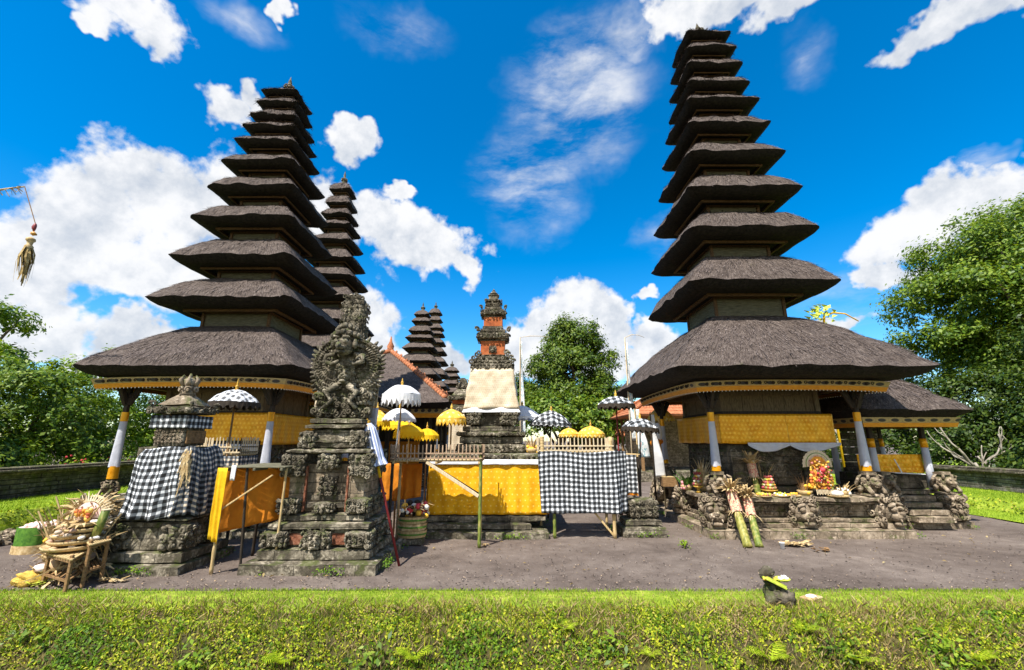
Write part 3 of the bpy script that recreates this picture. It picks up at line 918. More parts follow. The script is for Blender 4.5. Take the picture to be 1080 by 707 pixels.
def side_grass(name, lab, area, zf, n, seed, h=.05):
    blades(name, n, area, zf, h, .016, M_GRASS, seed, .6, label=lab, cat='grass')
side_grass('lawn_grass', 'mown lawn grass before the left boundary wall', (-14.2, -11.5, 9, 18), lambda x, y: .4, 16000, 31)
side_grass('lawn_grass', 'mown lawn grass before the right boundary wall', (14.2, 17, 11, 22), lambda x, y: .3, 16000, 32)
side_grass('lawn_grass', 'lawn grass strip beside the gravel at right', (12.6, 13.95, 10, 20), lambda x, y: .02, 9000, 33)
def terrace_weeds(name, lab, x0, x1, z, y0, y1, seed, n=1500):
    rs = np.random.RandomState(seed)
    t = rs.uniform(0, 1, n); y = rs.uniform(y0, y1, n)
    c = np.stack([x0 + (x1 - x0) * t, y, .04 + z * t ** .7], axis=1) + rs.normal(size=(n, 3)) * .03
    nn = rs.normal(size=(n, 3)) * .6 + [-np.sign(x1 - x0), -.2, .7]
    L = rs.uniform(.04, .09, n)
    tag(np_quads(name, leaf_quads(c, nn, L, L * .6, rs), M_WEED), lab, 'weeds', kind='stuff')
terrace_weeds('terrace_weeds', 'weeds on the low terrace edge at left', -11.15, -11.55, .4, 8.5, 18, 41)
terrace_weeds('terrace_weeds', 'weeds on the low terrace edge at right', 13.85, 14.25, .3, 11, 24, 42)

def rubble(name, lab, area, n, seed, mat, smin=.04, smax=.11):
    rr = random.Random(seed)
    mb = MB()
    for k in range(n):
        x, y = rr.uniform(area[0], area[1]), rr.uniform(area[2], area[3])
        s = rr.uniform(smin, smax)
        mb.blob((x, y, s * .3 + rr.uniform(0, .12) * (1 if n > 50 else 0)), (s, s * rr.uniform(.6, 1), s * rr.uniform(.4, .7)), 7, 5, Matrix.Rotation(rr.uniform(0, 6), 3, 'Z'), .35, k)
    tag(mb.build(name, mat), lab, 'rubble', kind='stuff')
rubble('rubble_strip', 'pale rubble stones piled beside the left lawn', (-10.9, -9.9, 8.4, 12.5), 420, 3, M_STONE_W)

# ------------------------------------------------------------------ boundary walls
def stone_wall(name, label, p0, p1, z0, h, w=.5):
    root = thing(name, label, 'wall', (p0[0], p0[1], z0))
    rr = random.Random(int(abs(p0[0] * 10)))
    d = Vector((p1[0] - p0[0], p1[1] - p0[1], 0)); L = d.length; d.normalize()
    n = Vector((-d.y, d.x, 0))
    mb = MB()
    M = Matrix((d, n, V(0, 0, 1))).transposed()
    zc = 0
    hcap = .2
    rows = max(3, int((h - hcap) / .13))
    rh = (h - hcap) / rows
    for r in range(rows):
        x = -rr.uniform(0, .4)
        while x < L:
            l = rr.uniform(.25, .75)
            dep = w + rr.uniform(-.03, .03)
            mb.box(d * (x + l / 2) + n * rr.uniform(-.012, .012) + V(0, 0, r * rh + rh / 2), (l - rr.uniform(.004, .02), dep, rh - rr.uniform(.002, .016)), M, .012)
            x += l
    mb.build('coursed_body', M_WALL, root)
    mb = MB()
    for lay, (ov, zt, th) in enumerate(((.10, h - hcap, .06), (.16, h - hcap + .062, .07), (.05, h - hcap + .134, .06))):
        x = 0
        while x < L:
            l = rr.uniform(.5, 1.1)
            mb.box(d * (x + l / 2) + V(0, 0, zt + th / 2 + rr.uniform(-.006, .006)), (l - .012, w + ov * 2 + rr.uniform(-.02, .02), th), M, .012)
            x += l
    mb.build('coping', M_STONE_D, root)
    return root
stone_wall('boundary_wall', 'long dark coursed stone wall in front of the left trees', (-14.3, 8), (-14.3, 46), .40, .86)
stone_wall('boundary_wall', 'low mossy stone wall in front of the large right tree', (17.1, 9), (17.1, 46), .30, .76)
stone_wall('boundary_wall', 'far stone wall along the back of the court', (-14.0, 46.3), (16.8, 46.3), .02, 1.2)

# ------------------------------------------------------------------ thatched roofs
def square_ring(h, rc, n):
    """points around a rounded square of half size h: list of (x, y, u)"""
    out = []
    per = 0.0
    side = h - rc
    k = max(2, n)
    ca = 5
    prev = None
    for q in range(4):
        ang0 = -math.pi / 2 + q * math.pi / 2
        # straight side q: front (-Y) first
        tx, ty = -math.sin(ang0), math.cos(ang0)
        nx, ny = math.cos(ang0), math.sin(ang0)
        for i in range(k):
            s = -side + 2 * side * i / k
            out.append((nx * h + tx * s, ny * h + ty * s))
        for i in range(ca):
            a = ang0 + math.pi / 2 * i / ca
            ccx, ccy = nx * side + tx * side, ny * side + ty * side
            out.append((ccx + rc * math.cos(a), ccy + rc * math.sin(a)))
    return out

def thatch_roof(a, b, lip, rise, thick, seed=0, n=14, rows=9, pw=1.55, under_b=None, strands=0, round_c=.10):
    """rounded square thatch: returns (roof MB, strand quads)"""
    mb = MB()
    off = V(seed * 2.3, seed * 5.1, seed)
    rings = []
    def add(h, z, jit, rc):
        pts = square_ring(h, rc, n)
        r = []
        for (x, y) in pts:
            p = V(x, y, z)
            q = p * 2.2 + off
            nn = noise.noise(q) * 1.15 + noise.noise(p * 7 + off) * .7 + noise.noise(p * 17 + off) * .22
            dirv = V(x, y, 0).normalized()
            r.append(p + V(0, 0, nn * jit) + dirv * nn * jit * .6)
        rings.append(r)
    slope = [0.0]
    ph = pz = None
    seq = []
    seq.append((b * .98, lip + rise + .02, .01, b * .2))
    for k in range(rows + 1):
        t = k / rows
        h = lerp(b, a, t)
        seq.append((h, lip + rise * (1 - t ** pw), .028 + .02 * t, max(.05, h * round_c + .05 * t)))
    nlip = len(seq)
    seq.append((a, lip, .028 + .02, max(.05, a * round_c + .05)))      # same edge again: the rim below starts a fresh surface
    seq.append((a - thick * .42, lip - thick * .45, .03, a * round_c + .05))
    seq.append((a - thick * 1.1, lip - thick * .85, .03, a * round_c + .05))
    seq.append((a - thick * 1.8, lip - thick, .02, a * round_c + .03))
    for s in seq: add(*s)
    ub = under_b or b * .9
    nrim = len(rings)
    add(lerp(a, ub, .55), lip - thick * .92, .01, .05)
    add(ub, lip - thick * .80, .0, .03)
    m = len(rings[0])
    base = len(mb.v)
    for r in rings: mb.v += r
    L = [0.0]
    for k in range(1, len(rings)):
        L.append(L[-1] + (rings[k][0] - rings[k - 1][0]).length)
    for k in range(len(rings) - 1):
        if k == nlip - 1: continue
        U = [0.0]
        for i in range(m): U.append(U[-1] + (rings[min(k + 1, rows + 1)][(i + 1) % m] - rings[min(k + 1, rows + 1)][i]).length)
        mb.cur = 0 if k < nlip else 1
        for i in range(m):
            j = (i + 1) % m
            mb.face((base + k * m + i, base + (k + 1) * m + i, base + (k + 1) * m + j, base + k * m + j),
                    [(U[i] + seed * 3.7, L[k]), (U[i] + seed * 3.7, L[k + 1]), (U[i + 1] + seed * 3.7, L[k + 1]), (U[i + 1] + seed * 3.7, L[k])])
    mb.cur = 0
    # frayed fibres lying down the slope and along the rim
    rs = random.Random(seed + 50)
    cnt = strands
    sv = MB()
    for _ in range(cnt):
        k = rs.choice([rs.uniform(1, rows), rs.uniform(1, rows + .5), rs.uniform(rows * .45, rows + .6)])
        k0 = int(k); f = k - k0
        i = rs.randrange(m)
        p0 = rings[k0][i].lerp(rings[k0][(i + 1) % m], rs.random())
        p1 = rings[min(k0 + 1, nrim - 1)][i].lerp(rings[min(k0 + 1, nrim - 1)][(i + 1) % m], rs.random())
        p = rings[k0][i].lerp(rings[k0][(i + 1) % m], rs.random())
        d = (rings[min(k0 + 1, nrim - 1)][i] - rings[k0][i])
        if d.length < 1e-4: continue
        p = p + d * f
        d.normalize()
        side = V(-p.y, p.x, 0)
        if abs(p.x) > abs(p.y): side = V(0, math.copysign(1, p.x), 0)
        else: side = V(-math.copysign(1, p.y), 0, 0)
        nrm = side.cross(d)
        if nrm.dot(V(p.x, p.y, a * .8)) < 0: nrm = -nrm
        ln = rs.uniform(.08, .26) * (.6 if k > rows - .5 else 1)
        w = rs.uniform(.004, .010)
        d2 = (d + side * rs.uniform(-.35, .35)).normalized()
        e = p + d2 * ln + nrm * rs.uniform(.004, .035)
        s0 = p + nrm * .004
        sv.quad(s0 - side * w, s0 + side * w, e + side * w * .5, e - side * w * .5)
    return mb, sv

def eave_frame(half, z, w=.07, h=.09, inner=None):
    mb = MB()
    for q in range(4):
        Mz = Matrix.Rotation(q * math.pi / 2, 3, 'Z')
        mb.bar(Mz @ V(-half - w / 2 + .002 * q, -half, z), Mz @ V(half - w / 2 - .003, -half, z), w, h, .006)
        if inner:
            for s in frange(-half * .8, half * .8, half * .4):
                mb.bar(Mz @ V(s, -half + w * .5, z + .004), Mz @ V(s * inner / half * .9, -inner, z + h * .3), w * .55, w * .7)
    return mb

def tier_box(b, z0, z1):
    body = MB()
    body.box((0, 0, (z0 + z1) / 2), (2 * b - .06, 2 * b - .06, z1 - z0))
    fr = MB()
    for sx in (-1, 1):
        for sy in (-1, 1):
            fr.box((sx * (b - .02), sy * (b - .02), (z0 + z1) / 2), (.075, .075, z1 - z0 - .004), None, .006)
    for q in range(4):
        Mz = Matrix.Rotation(q * math.pi / 2, 3, 'Z')
        fr.bar(Mz @ V(-b + .02, -b + .004, z1 - .03), Mz @ V(b - .06, -b + .004, z1 - .03), .05, .05)
        fr.bar(Mz @ V(-b + .02, -b + .004, z0 + .05), Mz @ V(b - .06, -b + .004, z0 + .05), .05, .05)
    return body, fr

# ------------------------------------------------------------------ carved guardian heads
def guardian_head(mb, c, s, yaw=0.0, seed=0):
    """lion-like guardian face, facing -Y before yaw; s = overall width"""
    c = Vector(c)
    Rz = Matrix.Rotation(yaw, 3, 'Z')
    rr = random.Random(seed)
    def P(x, y, z): return c + Rz @ V(x * s, y * s, z * s)
    def B(x, y, z, rx, ry, rz, rot=0, seg=8, rings=6, ro=.1):
        mb.blob(P(x, y, z), (rx * s, ry * s, rz * s), seg, rings, Rz @ Matrix.Rotation(rot, 3, 'Y'), ro, rr.random() * 9)
    B(0, .12, .02, .42, .34, .42, 0, 12, 9, .12)          # skull
    B(0, -.20, -.12, .26, .20, .16)                        # muzzle
    B(0, -.36, -.02, .10, .08, .08)                        # nose
    B(-.09, -.33, -.11, .10, .09, .07); B(.09, -.33, -.11, .10, .09, .07)   # lip pads
    B(0, -.24, -.33, .20, .15, .08)                        # lower jaw
    for k in (-1, 1):
        B(k * .17, -.22, .12, .10, .10, .095)              # bulging eye
        B(k * .17, -.30, .12, .035, .03, .035)
        B(k * .19, -.20, .25, .16, .10, .055, k * .35)     # brow
        B(k * .42, -.02, .10, .08, .10, .15, k * .3)       # ear
        mb.tube([P(k * .13, -.36, -.16), P(k * .16, -.40, -.22), P(k * .15, -.41, -.27)], [.03 * s, .022 * s, .006 * s], 6)
        for q in range(6):                                 # mane of curls at the cheeks
            a = -1.25 + q * .55
            cc = P(k * (.36 + .08 * math.cos(a)), .02 - .06 * (q % 2), .05 + .42 * math.sin(a))
            mb.scroll(cc, Rz @ V(1, 0, 0), V(0, 0, 1), Rz @ V(0, -1, 0), .12 * s, 1.4, .038 * s, k, a)
        for q in range(3):
            mb.scroll(P(k * .46, .12 + .14 * q, -.22 + .2 * q), Rz @ V(0, 1, 0), V(0, 0, 1), Rz @ V(k, 0, 0), .13 * s, 1.4, .04 * s, k, q)
    for q in range(7):                                     # crown curls
        x = -.33 + .11 * q
        mb.scroll(P(x, -.10 - .03 * (q % 2), .37 + .05 * (1 - abs(x) * 3)), Rz @ V(1, 0, 0), V(0, 0, 1), Rz @ V(0, -1, 0), .09 * s, 1.3, .032 * s, 1 if q < 3 else -1, q)
    for q in range(5):                                     # teeth
        mb.blob(P(-.10 + .05 * q, -.33, -.22), (.02 * s, .02 * s, .035 * s), 5, 4)
    mb.stone(c.x - .30 * s, c.x + .30 * s, c.y - .16 * s, c.y + .34 * s, c.z - .5 * s, c.z - .30 * s, .2, .01, seed)

def pedestal_lion(mb, c, h, yaw=0.0, seed=0):
    """crouching lion statue that carries a post; c = foot centre"""
    c = Vector(c)
    Rz = Matrix.Rotation(yaw, 3, 'Z')
    rr = random.Random(seed)
    s = h
    P = lambda x, y, z: c + Rz @ V(x * s, y * s, z * s)
    def B(x, y, z, rx, ry, rz, seg=8, rings=6): mb.blob(P(x, y, z), (rx * s, ry * s, rz * s), seg, rings, Rz, .12, rr.random() * 9)
    mb.stone(c.x - .42 * s, c.x + .42 * s, c.y - .42 * s, c.y + .42 * s, c.z, c.z + .12 * s, .2, .01, seed)
    B(0, .05, .45, .34, .36, .36, 10, 8)
    B(0, -.32, .58, .22, .20, .20); B(0, -.50, .50, .13, .11, .10); B(0, -.44, .40, .12, .10, .05)
    for k in (-1, 1):
        B(k * .10, -.47, .66, .055, .05, .055); B(k * .2, -.25, .76, .07, .06, .11)
        mb.tube([P(k * .24, -.10, .45), P(k * .28, -.34, .25), P(k * .26, -.44, .13)], [.12 * s, .09 * s, .09 * s], 7)
        mb.tube([P(k * .30, .20, .42), P(k * .38, .02, .30), P(k * .36, .10, .14)], [.15 * s, .12 * s, .08 * s], 7)
        mb.tube([P(k * .34, .28, .3), P(k * .52, .05, .5), P(k * .50, -.12, .78), P(k * .36, -.10, .86)], [.07 * s, .07 * s, .06 * s, .02 * s], 6)
        for q in range(4):
            mb.scroll(P(k * (.22 + .06 * q), -.26 + .1 * q, .52 + .1 * (q % 2)), Rz @ V(1, 0, 0), V(0, 0, 1), Rz @ V(k * .4, -.9, 0), .10 * s, 1.3, .035 * s, k, q)
    mb.stone(c.x - .24 * s, c.x + .24 * s, c.y - .24 * s, c.y + .24 * s, c.z + .82 * s, c.z + 1.0 * s, .2, .01, seed + 3)

# ------------------------------------------------------------------ multi-tiered shrine (meru)
def hang(mb, p0, p1, ztop, zbot, folds=5, amp=.03, nu=40, nv=12, seed=0, sag=0.0, zbot1=None, ztop1=None, flare=0.0):
    p0, p1 = V(p0[0], p0[1], 0), V(p1[0], p1[1], 0)
    d = p1 - p0; L = d.length; dn = d.normalized(); n = V(dn.y, -dn.x, 0)
    zb1 = zbot if zbot1 is None else zbot1
    zt1 = ztop if ztop1 is None else ztop1
    def f(u, v):
        zt, zb = lerp(ztop, zt1, u), lerp(zbot, zb1, u)
        zb += sag * (math.sin(u * math.pi * 3 + seed) * .5) + .012 * noise.noise(V(u * 7, seed, 1))
        k = .25 + .75 * v
        w = math.sin(u * folds * 2 * math.pi + seed + 1.3 * noise.noise(V(u * 3, v * 1.5, seed))) * amp * k + .6 * amp * noise.noise(V(u * 5, v * 2.5, seed + 7)) + amp * .5 * noise.noise(V(u * 15 + v * 3, v * 5, seed + 17))
        p = p0 + d * u + n * (w + flare * v)
        return V(p.x, p.y, lerp(zt, zb, v))
    mb.grid(f, nu, nv, uvfn=lambda u, v: (u * L * 1.03, v * (ztop - zbot)))

def meru(label, cx, cy, tiers, post=1.70, plat=1.95, platz=.80, pedz=1.33, fhalf=2.13, bracket=True, lions=True, detail=1.0, name='tiered_meru_shrine', group=None, stone=None, cloth=True, low=True, post_orange=.10, lowwrap=None, rimpress=None, boxmat=None):
    st = stone or M_STONE_W
    root = thing(name, label, 'shrine', (cx, cy, 0), 0, group)
    L0, a0 = tiers[0]
    if low:
        # plinth: kerb step, moulded courses, platform slab
        mb = MB()
        h = plat + .22
        mb.stone(-h, h, -h, h, -.05, .17, .22, .014, cx)
        mb.build('kerb_step', st, root)
        mb = MB()
        mb.stone(-plat + .02, plat - .02, -plat + .02, plat - .02, .172, .27, .25, .01, cx + 1)
        mb.stone(-plat + .10, plat - .10, -plat + .10, plat - .10, .272, .36, .25, .01, cx + 2)
        mb.stone(-plat + .22, plat - .22, -plat + .22, plat - .22, .362, .62, .25, .01, cx + 3)
        mb.stone(-plat + .10, plat - .10, -plat + .10, plat - .10, .622, .69, .25, .01, cx + 4)
        mb.stone(-plat - .02, plat + .02, -plat - .02, plat + .02, .692, platz, .22, .014, cx + 5)
        mb.build('plinth', st, root)
        q = plat - .22
        for sd in 'FLR':
            for lo, hi in ((-q + .55, -.45), (.45, q - .55)):
                mb = MB()
                if sd == 'F': mb.carve_box(lo, hi, -q, q, .40, .60, .11, int(9 + lo * 5), 'F')
                else: mb.carve_box(-q, q, lo, hi, .40, .60, .11, int(9 + lo * 5), sd)
                mb.build('carved_frieze', st, root, smooth=True)
        for (x, y, yw) in ((-plat + .06, -plat + .06, -.78), (0, -plat + .02, 0), (plat - .06, -plat + .06, .78), (-plat + .02, 0, -math.pi / 2), (-plat + .06, plat - .06, -2.35), (plat - .02, 0, math.pi / 2), (plat - .06, plat - .06, 2.35)):
            if not lions: break
            mb = MB()
            guardian_head(mb, (x, y, .49), .66 if x and y else .62, yw * .45 if (x and y and y < 0) else yw, int(abs(x * 10 + y * 3)))
            mb.build('guardian_head', st, root, smooth=True)
        # stone core under the timber cella
        mb = MB()
        c = 1.18
        mb.stone(-c - .12, c + .12, -c - .12, c + .12, platz, platz + .16, .2, .012, cx + 6)
        mb.stone(-c, c, -c, c, platz + .16, 1.92, .16, .018, cx + 7)
        for k in (-1, 1):
            for j in (-1, 1):
                mb.stone(k * c * .72 - .30, k * c * .72 + .30, j * (c + .02) - .10, j * (c + .02) + .10, platz + .17, 1.75, .14, .02, cx + 8 + k)
        mb.carve_box(-c + .1, c - .1, -c - .01, c, platz + .3, 1.8, .17, 13, 'F', .8)
        mb.carve_box(-c - .01, c, -c + .1, c - .1, platz + .3, 1.8, .17, 17, 'LR', .8)
        mb.build('stone_core', M_STONE_D, root)
        # timber cella
        cz0, cz1, cb = 1.90, L0 - .12, 1.16
        mb = MB()
        nb = 9
        for q in range(4):
            Mz = Matrix.Rotation(q * math.pi / 2, 3, 'Z')
            for k in range(nb):
                x0 = lerp(-cb, cb, k / nb); x1 = lerp(-cb, cb, (k + 1) / nb)
                mb.box(Mz @ V((x0 + x1) / 2, -cb + .02 + .006 * (k % 2), (cz0 + cz1) / 2), (abs(x1 - x0) - .008, .03, cz1 - cz0), Mz)
        for sx in (-1, 1):
            for sy in (-1, 1):
                mb.box((sx * cb, sy * cb, (cz0 + cz1) / 2), (.12, .12, cz1 - cz0), None, .01)
        for q in range(4):
            Mz = Matrix.Rotation(q * math.pi / 2, 3, 'Z')
            mb.bar(Mz @ V(-cb + .06, -cb, cz1 - .30), Mz @ V(cb - .06, -cb, cz1 - .30), .07, .10)
        ce = mb.build('timber_cella', M_WOOD_OLD, root)
        mb = MB()
        mb.box((0, 0, 1.95), (2 * cb + .24, 2 * cb + .24, .10), None, .01)
        mb.box((0, 0, 2.66), (2 * cb + .14, 2 * cb + .14, .07), None, .01)
        mb.build('sill', M_WOOD_DARK, ce)
        # posts with cloth
        for sx in (-1, 1):
            for sy in (-1, 1):
                x, y = sx * post, sy * post
                mb = MB()
                mb.box((x, y, (pedz + L0 - .3) / 2), (.095, .095, L0 - .3 - pedz), None, .012)
                if bracket:
                    for q in range(4):
                        M = Matrix.Rotation(q * math.pi / 2, 3, 'Z')
                        mb.bar(V(x, y, L0 - .80) + M @ V(.04, 0, 0), V(x, y, L0 - .40) + M @ V(.24, 0, 0), .07, .12, .01)
                        mb.scroll(V(x, y, L0 - .62) + M @ V(.12, -.04, 0), M @ V(1, 0, 0), V(0, 0, 1), M @ V(0, -1, 0), .08, 1.3, .02)
                    mb.box((x, y, L0 - .37), (.30, .30, .06), None, .01)
                p = mb.build('post', M_WOOD_DARK, root)
                zw0 = lowwrap or pedz + post_orange
                mb = MB(); n = 14
                def wrap(mb, z0, z1, r0, r1, fl):
                    def f(u, v):
                        a = u * 2 * math.pi
                        r = lerp(r0, r1, v) * (1 + fl * (1 - v) * .2 * math.sin(a * 3 + 2)) 
                        return V(x + r * math.cos(a), y + r * math.sin(a), lerp(z0, z1, v))
                    mb.grid(f, n, 8, closeu=True)
                wrap(mb, zw0, 2.44, .098, .070, 1)
                mb.build('white_wrap', M_LAV_SHADE, p, smooth=True)
                mb = MB(); wrap(mb, 2.43, 2.64, .078, .076, 0); mb.build('orange_wrap', M_GOLDCLOTH, p, smooth=True)
                mb = MB(); wrap(mb, pedz + .005, zw0 + .02, .104, .098, 0); mb.build('orange_hem', M_GOLDCLOTH, p, smooth=True)
                mb = MB()
                pedestal_lion(mb, (x, y, platz), pedz - platz, 0 if sy < 0 else math.pi, int(x * 7 + y))
                mb.build('lion_pedestal', M_STONE_W, root, smooth=True)
        # painted eave board
        mb = MB()
        zf0, zf1 = L0 - .43, L0 - .215
        for q in range(4):
            Mz = Matrix.Rotation(q * math.pi / 2, 3, 'Z')
            a, b_ = fhalf, fhalf + .08
            uu = 2 * fhalf
            segs = 12
            for k in range(segs):
                t0, t1 = k / segs, (k + 1) / segs
                zs = lambda t: .05 * abs(2 * t - 1) ** 3
                P = [Mz @ V(lerp(-a, a, t0), -a, zf0 - zs(t0)), Mz @ V(lerp(-a, a, t1), -a, zf0 - zs(t1)), Mz @ V(lerp(-b_, b_, t1), -b_, zf1 - zs(t1)), Mz @ V(lerp(-b_, b_, t0), -b_, zf1 - zs(t0))]
                mb.quad(*P, uv=[(t0 * uu, 0), (t1 * uu, 0), (t1 * uu, 1), (t0 * uu, 1)])
                ins = [Mz @ V(lerp(-a + .05, a - .05, t1), -a + .05, zf0 - zs(t1)), Mz @ V(lerp(-a + .05, a - .05, t0), -a + .05, zf0 - zs(t0))]
                mb.quad(P[1], P[0], ins[1], ins[0], uv=[(0, .2)] * 4)
        mb.cur = 1                                          # carved rosettes on the board
        for q in range(4):
            Mz = Matrix.Rotation(q * math.pi / 2, 3, 'Z')
            for k in range(int(fhalf * 2 / .31)):
                x = -fhalf + .2 + k * .30
                zs_ = .05 * abs(x / fhalf) ** 3
                pc = Mz @ V(x, -fhalf - .06, zf1 - .065 - zs_)
                mb.blob(pc, (.042, .042, .04), 7, 5, None, .2, k)
                mb.scroll(pc + Mz @ V(.13, 0, 0), Mz @ V(1, 0, 0), V(0, 0, 1), Mz @ V(0, -1, 0), .045, 1.2, .012)
        mb.cur = 2                                          # beaded fringe under it
        for q in range(4):
            Mz = Matrix.Rotation(q * math.pi / 2, 3, 'Z')
            x = -fhalf + .05
            while x < fhalf:
                mb.box(Mz @ V(x, -fhalf + .005, zf0 - .05 * abs(x / fhalf) ** 3 - .014), (.014, .014, .024), Mz)
                x += .085
        mb.build('eave_board', [M_FASCIA, M_WOOD_DARK, M_WHITE_FL], root)
        # red-orange inner ceiling cloth behind the eave board
        mb = MB()
        for q in range(4):
            Mz = Matrix.Rotation(q * math.pi / 2, 3, 'Z')
            mb.bar(Mz @ V(-post, -post, L0 - .30), Mz @ V(post - .05, -post, L0 - .30), .10, .14)
        mb.build('tie_beam', M_WOOD_TAN, root)
    # tiers
    nT = len(tiers)
    for i, (L, a) in enumerate(tiers):
        last = i == nT - 1
        gap = (tiers[i + 1][0] - L) if not last else gap
        nb = .47 * tiers[i + 1][1] if not last else .10
        if i == 0: nb = .49 * tiers[1][1]
        rise = gap * (.70 if i == 0 else .66) if not last else gap * .72
        thick = max(.10, .085 * a + .02) if i else .19
        own_b = (.47 * a if i != 1 else .49 * a) if i else 1.2
        n = 26 if i == 0 else (15 if i < 6 else 9)
        mb, sv = thatch_roof(a, nb + .03, L, rise, thick, seed=i + int(abs(cx * 7)) % 23, n=n, rows=11 if i == 0 else 8, pw=1.30 if i == 0 else 1.7,
                             under_b=own_b * .95, strands=int(detail * (8500 if i == 0 else 1500 * a)) if detail > .3 else 0, round_c=.06 if i == 0 else .08)
        rt = mb.build('thatch_tier', [M_THATCH, M_THATCH_SHADE], root, smooth=True)
        if sv.v: sv.build('loose_fibres', M_STRAND, rt)
        if i:
            z = L - thick * .92
            eave_frame(a * .64, z - .02, max(.03, .042 * a), max(.03, .045 * a)).build('eave_frame', M_WOOD_FRAME, rt)
            z0 = tiers[i - 1][0] + pr * .86
            body, fr = tier_box(own_b, z0, L - thick * .8)
            tb = body.build('tier_box', M_WOOD_GREY, rt)
            fr.build('box_frame', M_WOOD_FRAME, tb)
        pr = rise
    top = tiers[-1][0] + rise
    mb = MB()
    s = max(.10, tiers[-1][1] * .22)
    mb.lathe([(0, top - .12), (s * 1.3, top - .10), (s * 1.35, top + .02), (s * .8, top + .06), (s * 1.0, top + .16), (s * .75, top + .28), (s * .35, top + .34), (s * .5, top + .42), (s * .25, top + .55), (0, top + .68)], (0, 0, 0), 10)
    for k in range(6):
        a_ = k * math.pi / 3
        mb.scroll(V(math.cos(a_) * s, math.sin(a_) * s, top + .2), V(-math.sin(a_), math.cos(a_), 0), V(0, 0, 1), V(math.cos(a_), math.sin(a_), 0), s * .7, 1.3, s * .2)
    mb.build('finial', M_STONE, root, smooth=True)
    return root

stretch = lambda T, k: [(z + (.035 * (z - 3.6) if z > 4 else 0), a * (k if i else 1)) for i, (z, a) in enumerate(T)]
TR = stretch([(3.55, 2.87), (5.80, 1.80), (7.28, 1.64), (8.50, 1.49), (9.67, 1.32), (10.73, 1.15), (11.62, 1.03), (12.32, .91), (13.07, .83), (13.75, .76), (14.37, .69)], 1.05)
meru('tall eleven-tiered thatched shrine standing on the right, offerings on its stone platform', 6.32, 12.0, TR, lions=True)
TL = stretch([(3.62, 2.51), (5.40, 1.72), (6.56, 1.52), (7.73, 1.33), (8.73, 1.17), (9.61, 1.02), (10.38, .85), (10.94, .76), (11.40, .67), (11.91, .59), (12.36, .54)], 1.06)
meru('large eleven-tiered thatched shrine on the left behind the checkered stone shrine', -7.30, 12.0, TL, lowwrap=1.42, pedz=1.16, detail=.9, stone=M_STONE)

def pebbles():
    rs = np.random.RandomState(77)
    n = 4000
    y = 6.6 + 6.5 * rs.uniform(0, 1, n) ** 1.8
    x = rs.uniform(-1, 1, n) * (y * 1.25 + 1)
    m = (x > -10.3) & (x < 12.5)
    x, y = x[m], y[m]; n = len(x)
    s = rs.uniform(.008, .022, n)
    an = rs.uniform(0, 6.28, n)
    z = np.full(n, .022) + rs.uniform(0, .006, n)
    c, d = np.cos(an), np.sin(an)
    P = lambda u, v, w: np.stack([x + (c * u - d * v) * s, y + (d * u + c * v) * s, z + w * s], axis=1)
    q = np.stack([P(-1, -.2, 0), P(.1, -.8, .7), P(1, .1, .1), P(-.1, .7, .8)], axis=1)
    m2, N, b = new_mat('loose_pebbles')
    r = N.new('ShaderNodeNewGeometry').outputs['Random Per Island']
    N.l.new(N.ramp(r, [(0, (.04, .03, .024)), (.3, (.11, .085, .066)), (.6, (.19, .15, .12)), (.85, (.32, .26, .21)), (1, (.45, .30, .15))]), b.inputs['Base Color'])
    b.inputs['Roughness'].default_value = .9
    tag(np_quads('loose_gravel', q, m2), 'loose small gravel stones scattered over the court', 'gravel', kind='stuff')
pebbles()

def step_weeds():
    rs = np.random.RandomState(31)
    C_ = []
    for (x0, x1, y0, y1) in ((-4.22, -2.04, 7.26, 9.0), (-6.76, -5.04, 7.24, 8.7), (-1.93, .82, 9.78, 13.4), (2.31, 3.32, 9.93, 10.77), (4.13, 8.51, 9.81, 14.2), (8.6, 10.75, 10.85, 13.0)):
        per = [((x0, y0), (x1, y0)), ((x0, y1), (x0, y0)), ((x1, y0), (x1, y1))]
        for (p, q) in per:
            L = math.hypot(q[0] - p[0], q[1] - p[1])
            t = 0
            while t < L:
                x, y = lerp(p[0], q[0], t / L), lerp(p[1], q[1], t / L)
                d = noise.noise(V(x * 1.6, y * 1.6, 4)) + .3 * noise.noise(V(x * 7, y * 7, 2))
                if d > .12:
                    k = int(4 + 22 * d)
                    C_.append(rs.normal(size=(k, 3)) * [.045, .045, .03] + [x, y, .04 + .06 * d])
                t += .05
    C_ = np.concatenate(C_); C_[:, 2] = np.abs(C_[:, 2]) + .012
    L = rs.uniform(.018, .05, len(C_))
    tag(np_quads('step_weeds', leaf_quads(C_, rs.normal(size=C_.shape) * .5 + [0, -.4, .7], L, L * .5, rs), M_WEED_GR), 'small green weeds growing along the foot of the stone steps', 'weeds', kind='stuff')
    n = 420
    x = rs.uniform(-9.5, 11, n); y = 6.6 + 5 * rs.uniform(0, 1, n) ** 1.3
    keep = np.array([noise.noise(V(u * .5, w * .5, 8)) for u, w in zip(x, y)]) > -.05
    c = np.stack([x, y, np.full(n, .03)], axis=1)[keep]
    L = rs.uniform(.03, .085, len(c))
    tag(np_quads('fallen_leaves', leaf_quads(c, rs.normal(size=c.shape) * .22 + [0, 0, 1], L, L * .45, rs, .35), M_DRYGRASS), 'dry fallen leaves scattered over the gravel court', 'leaves', kind='stuff')
step_weeds()

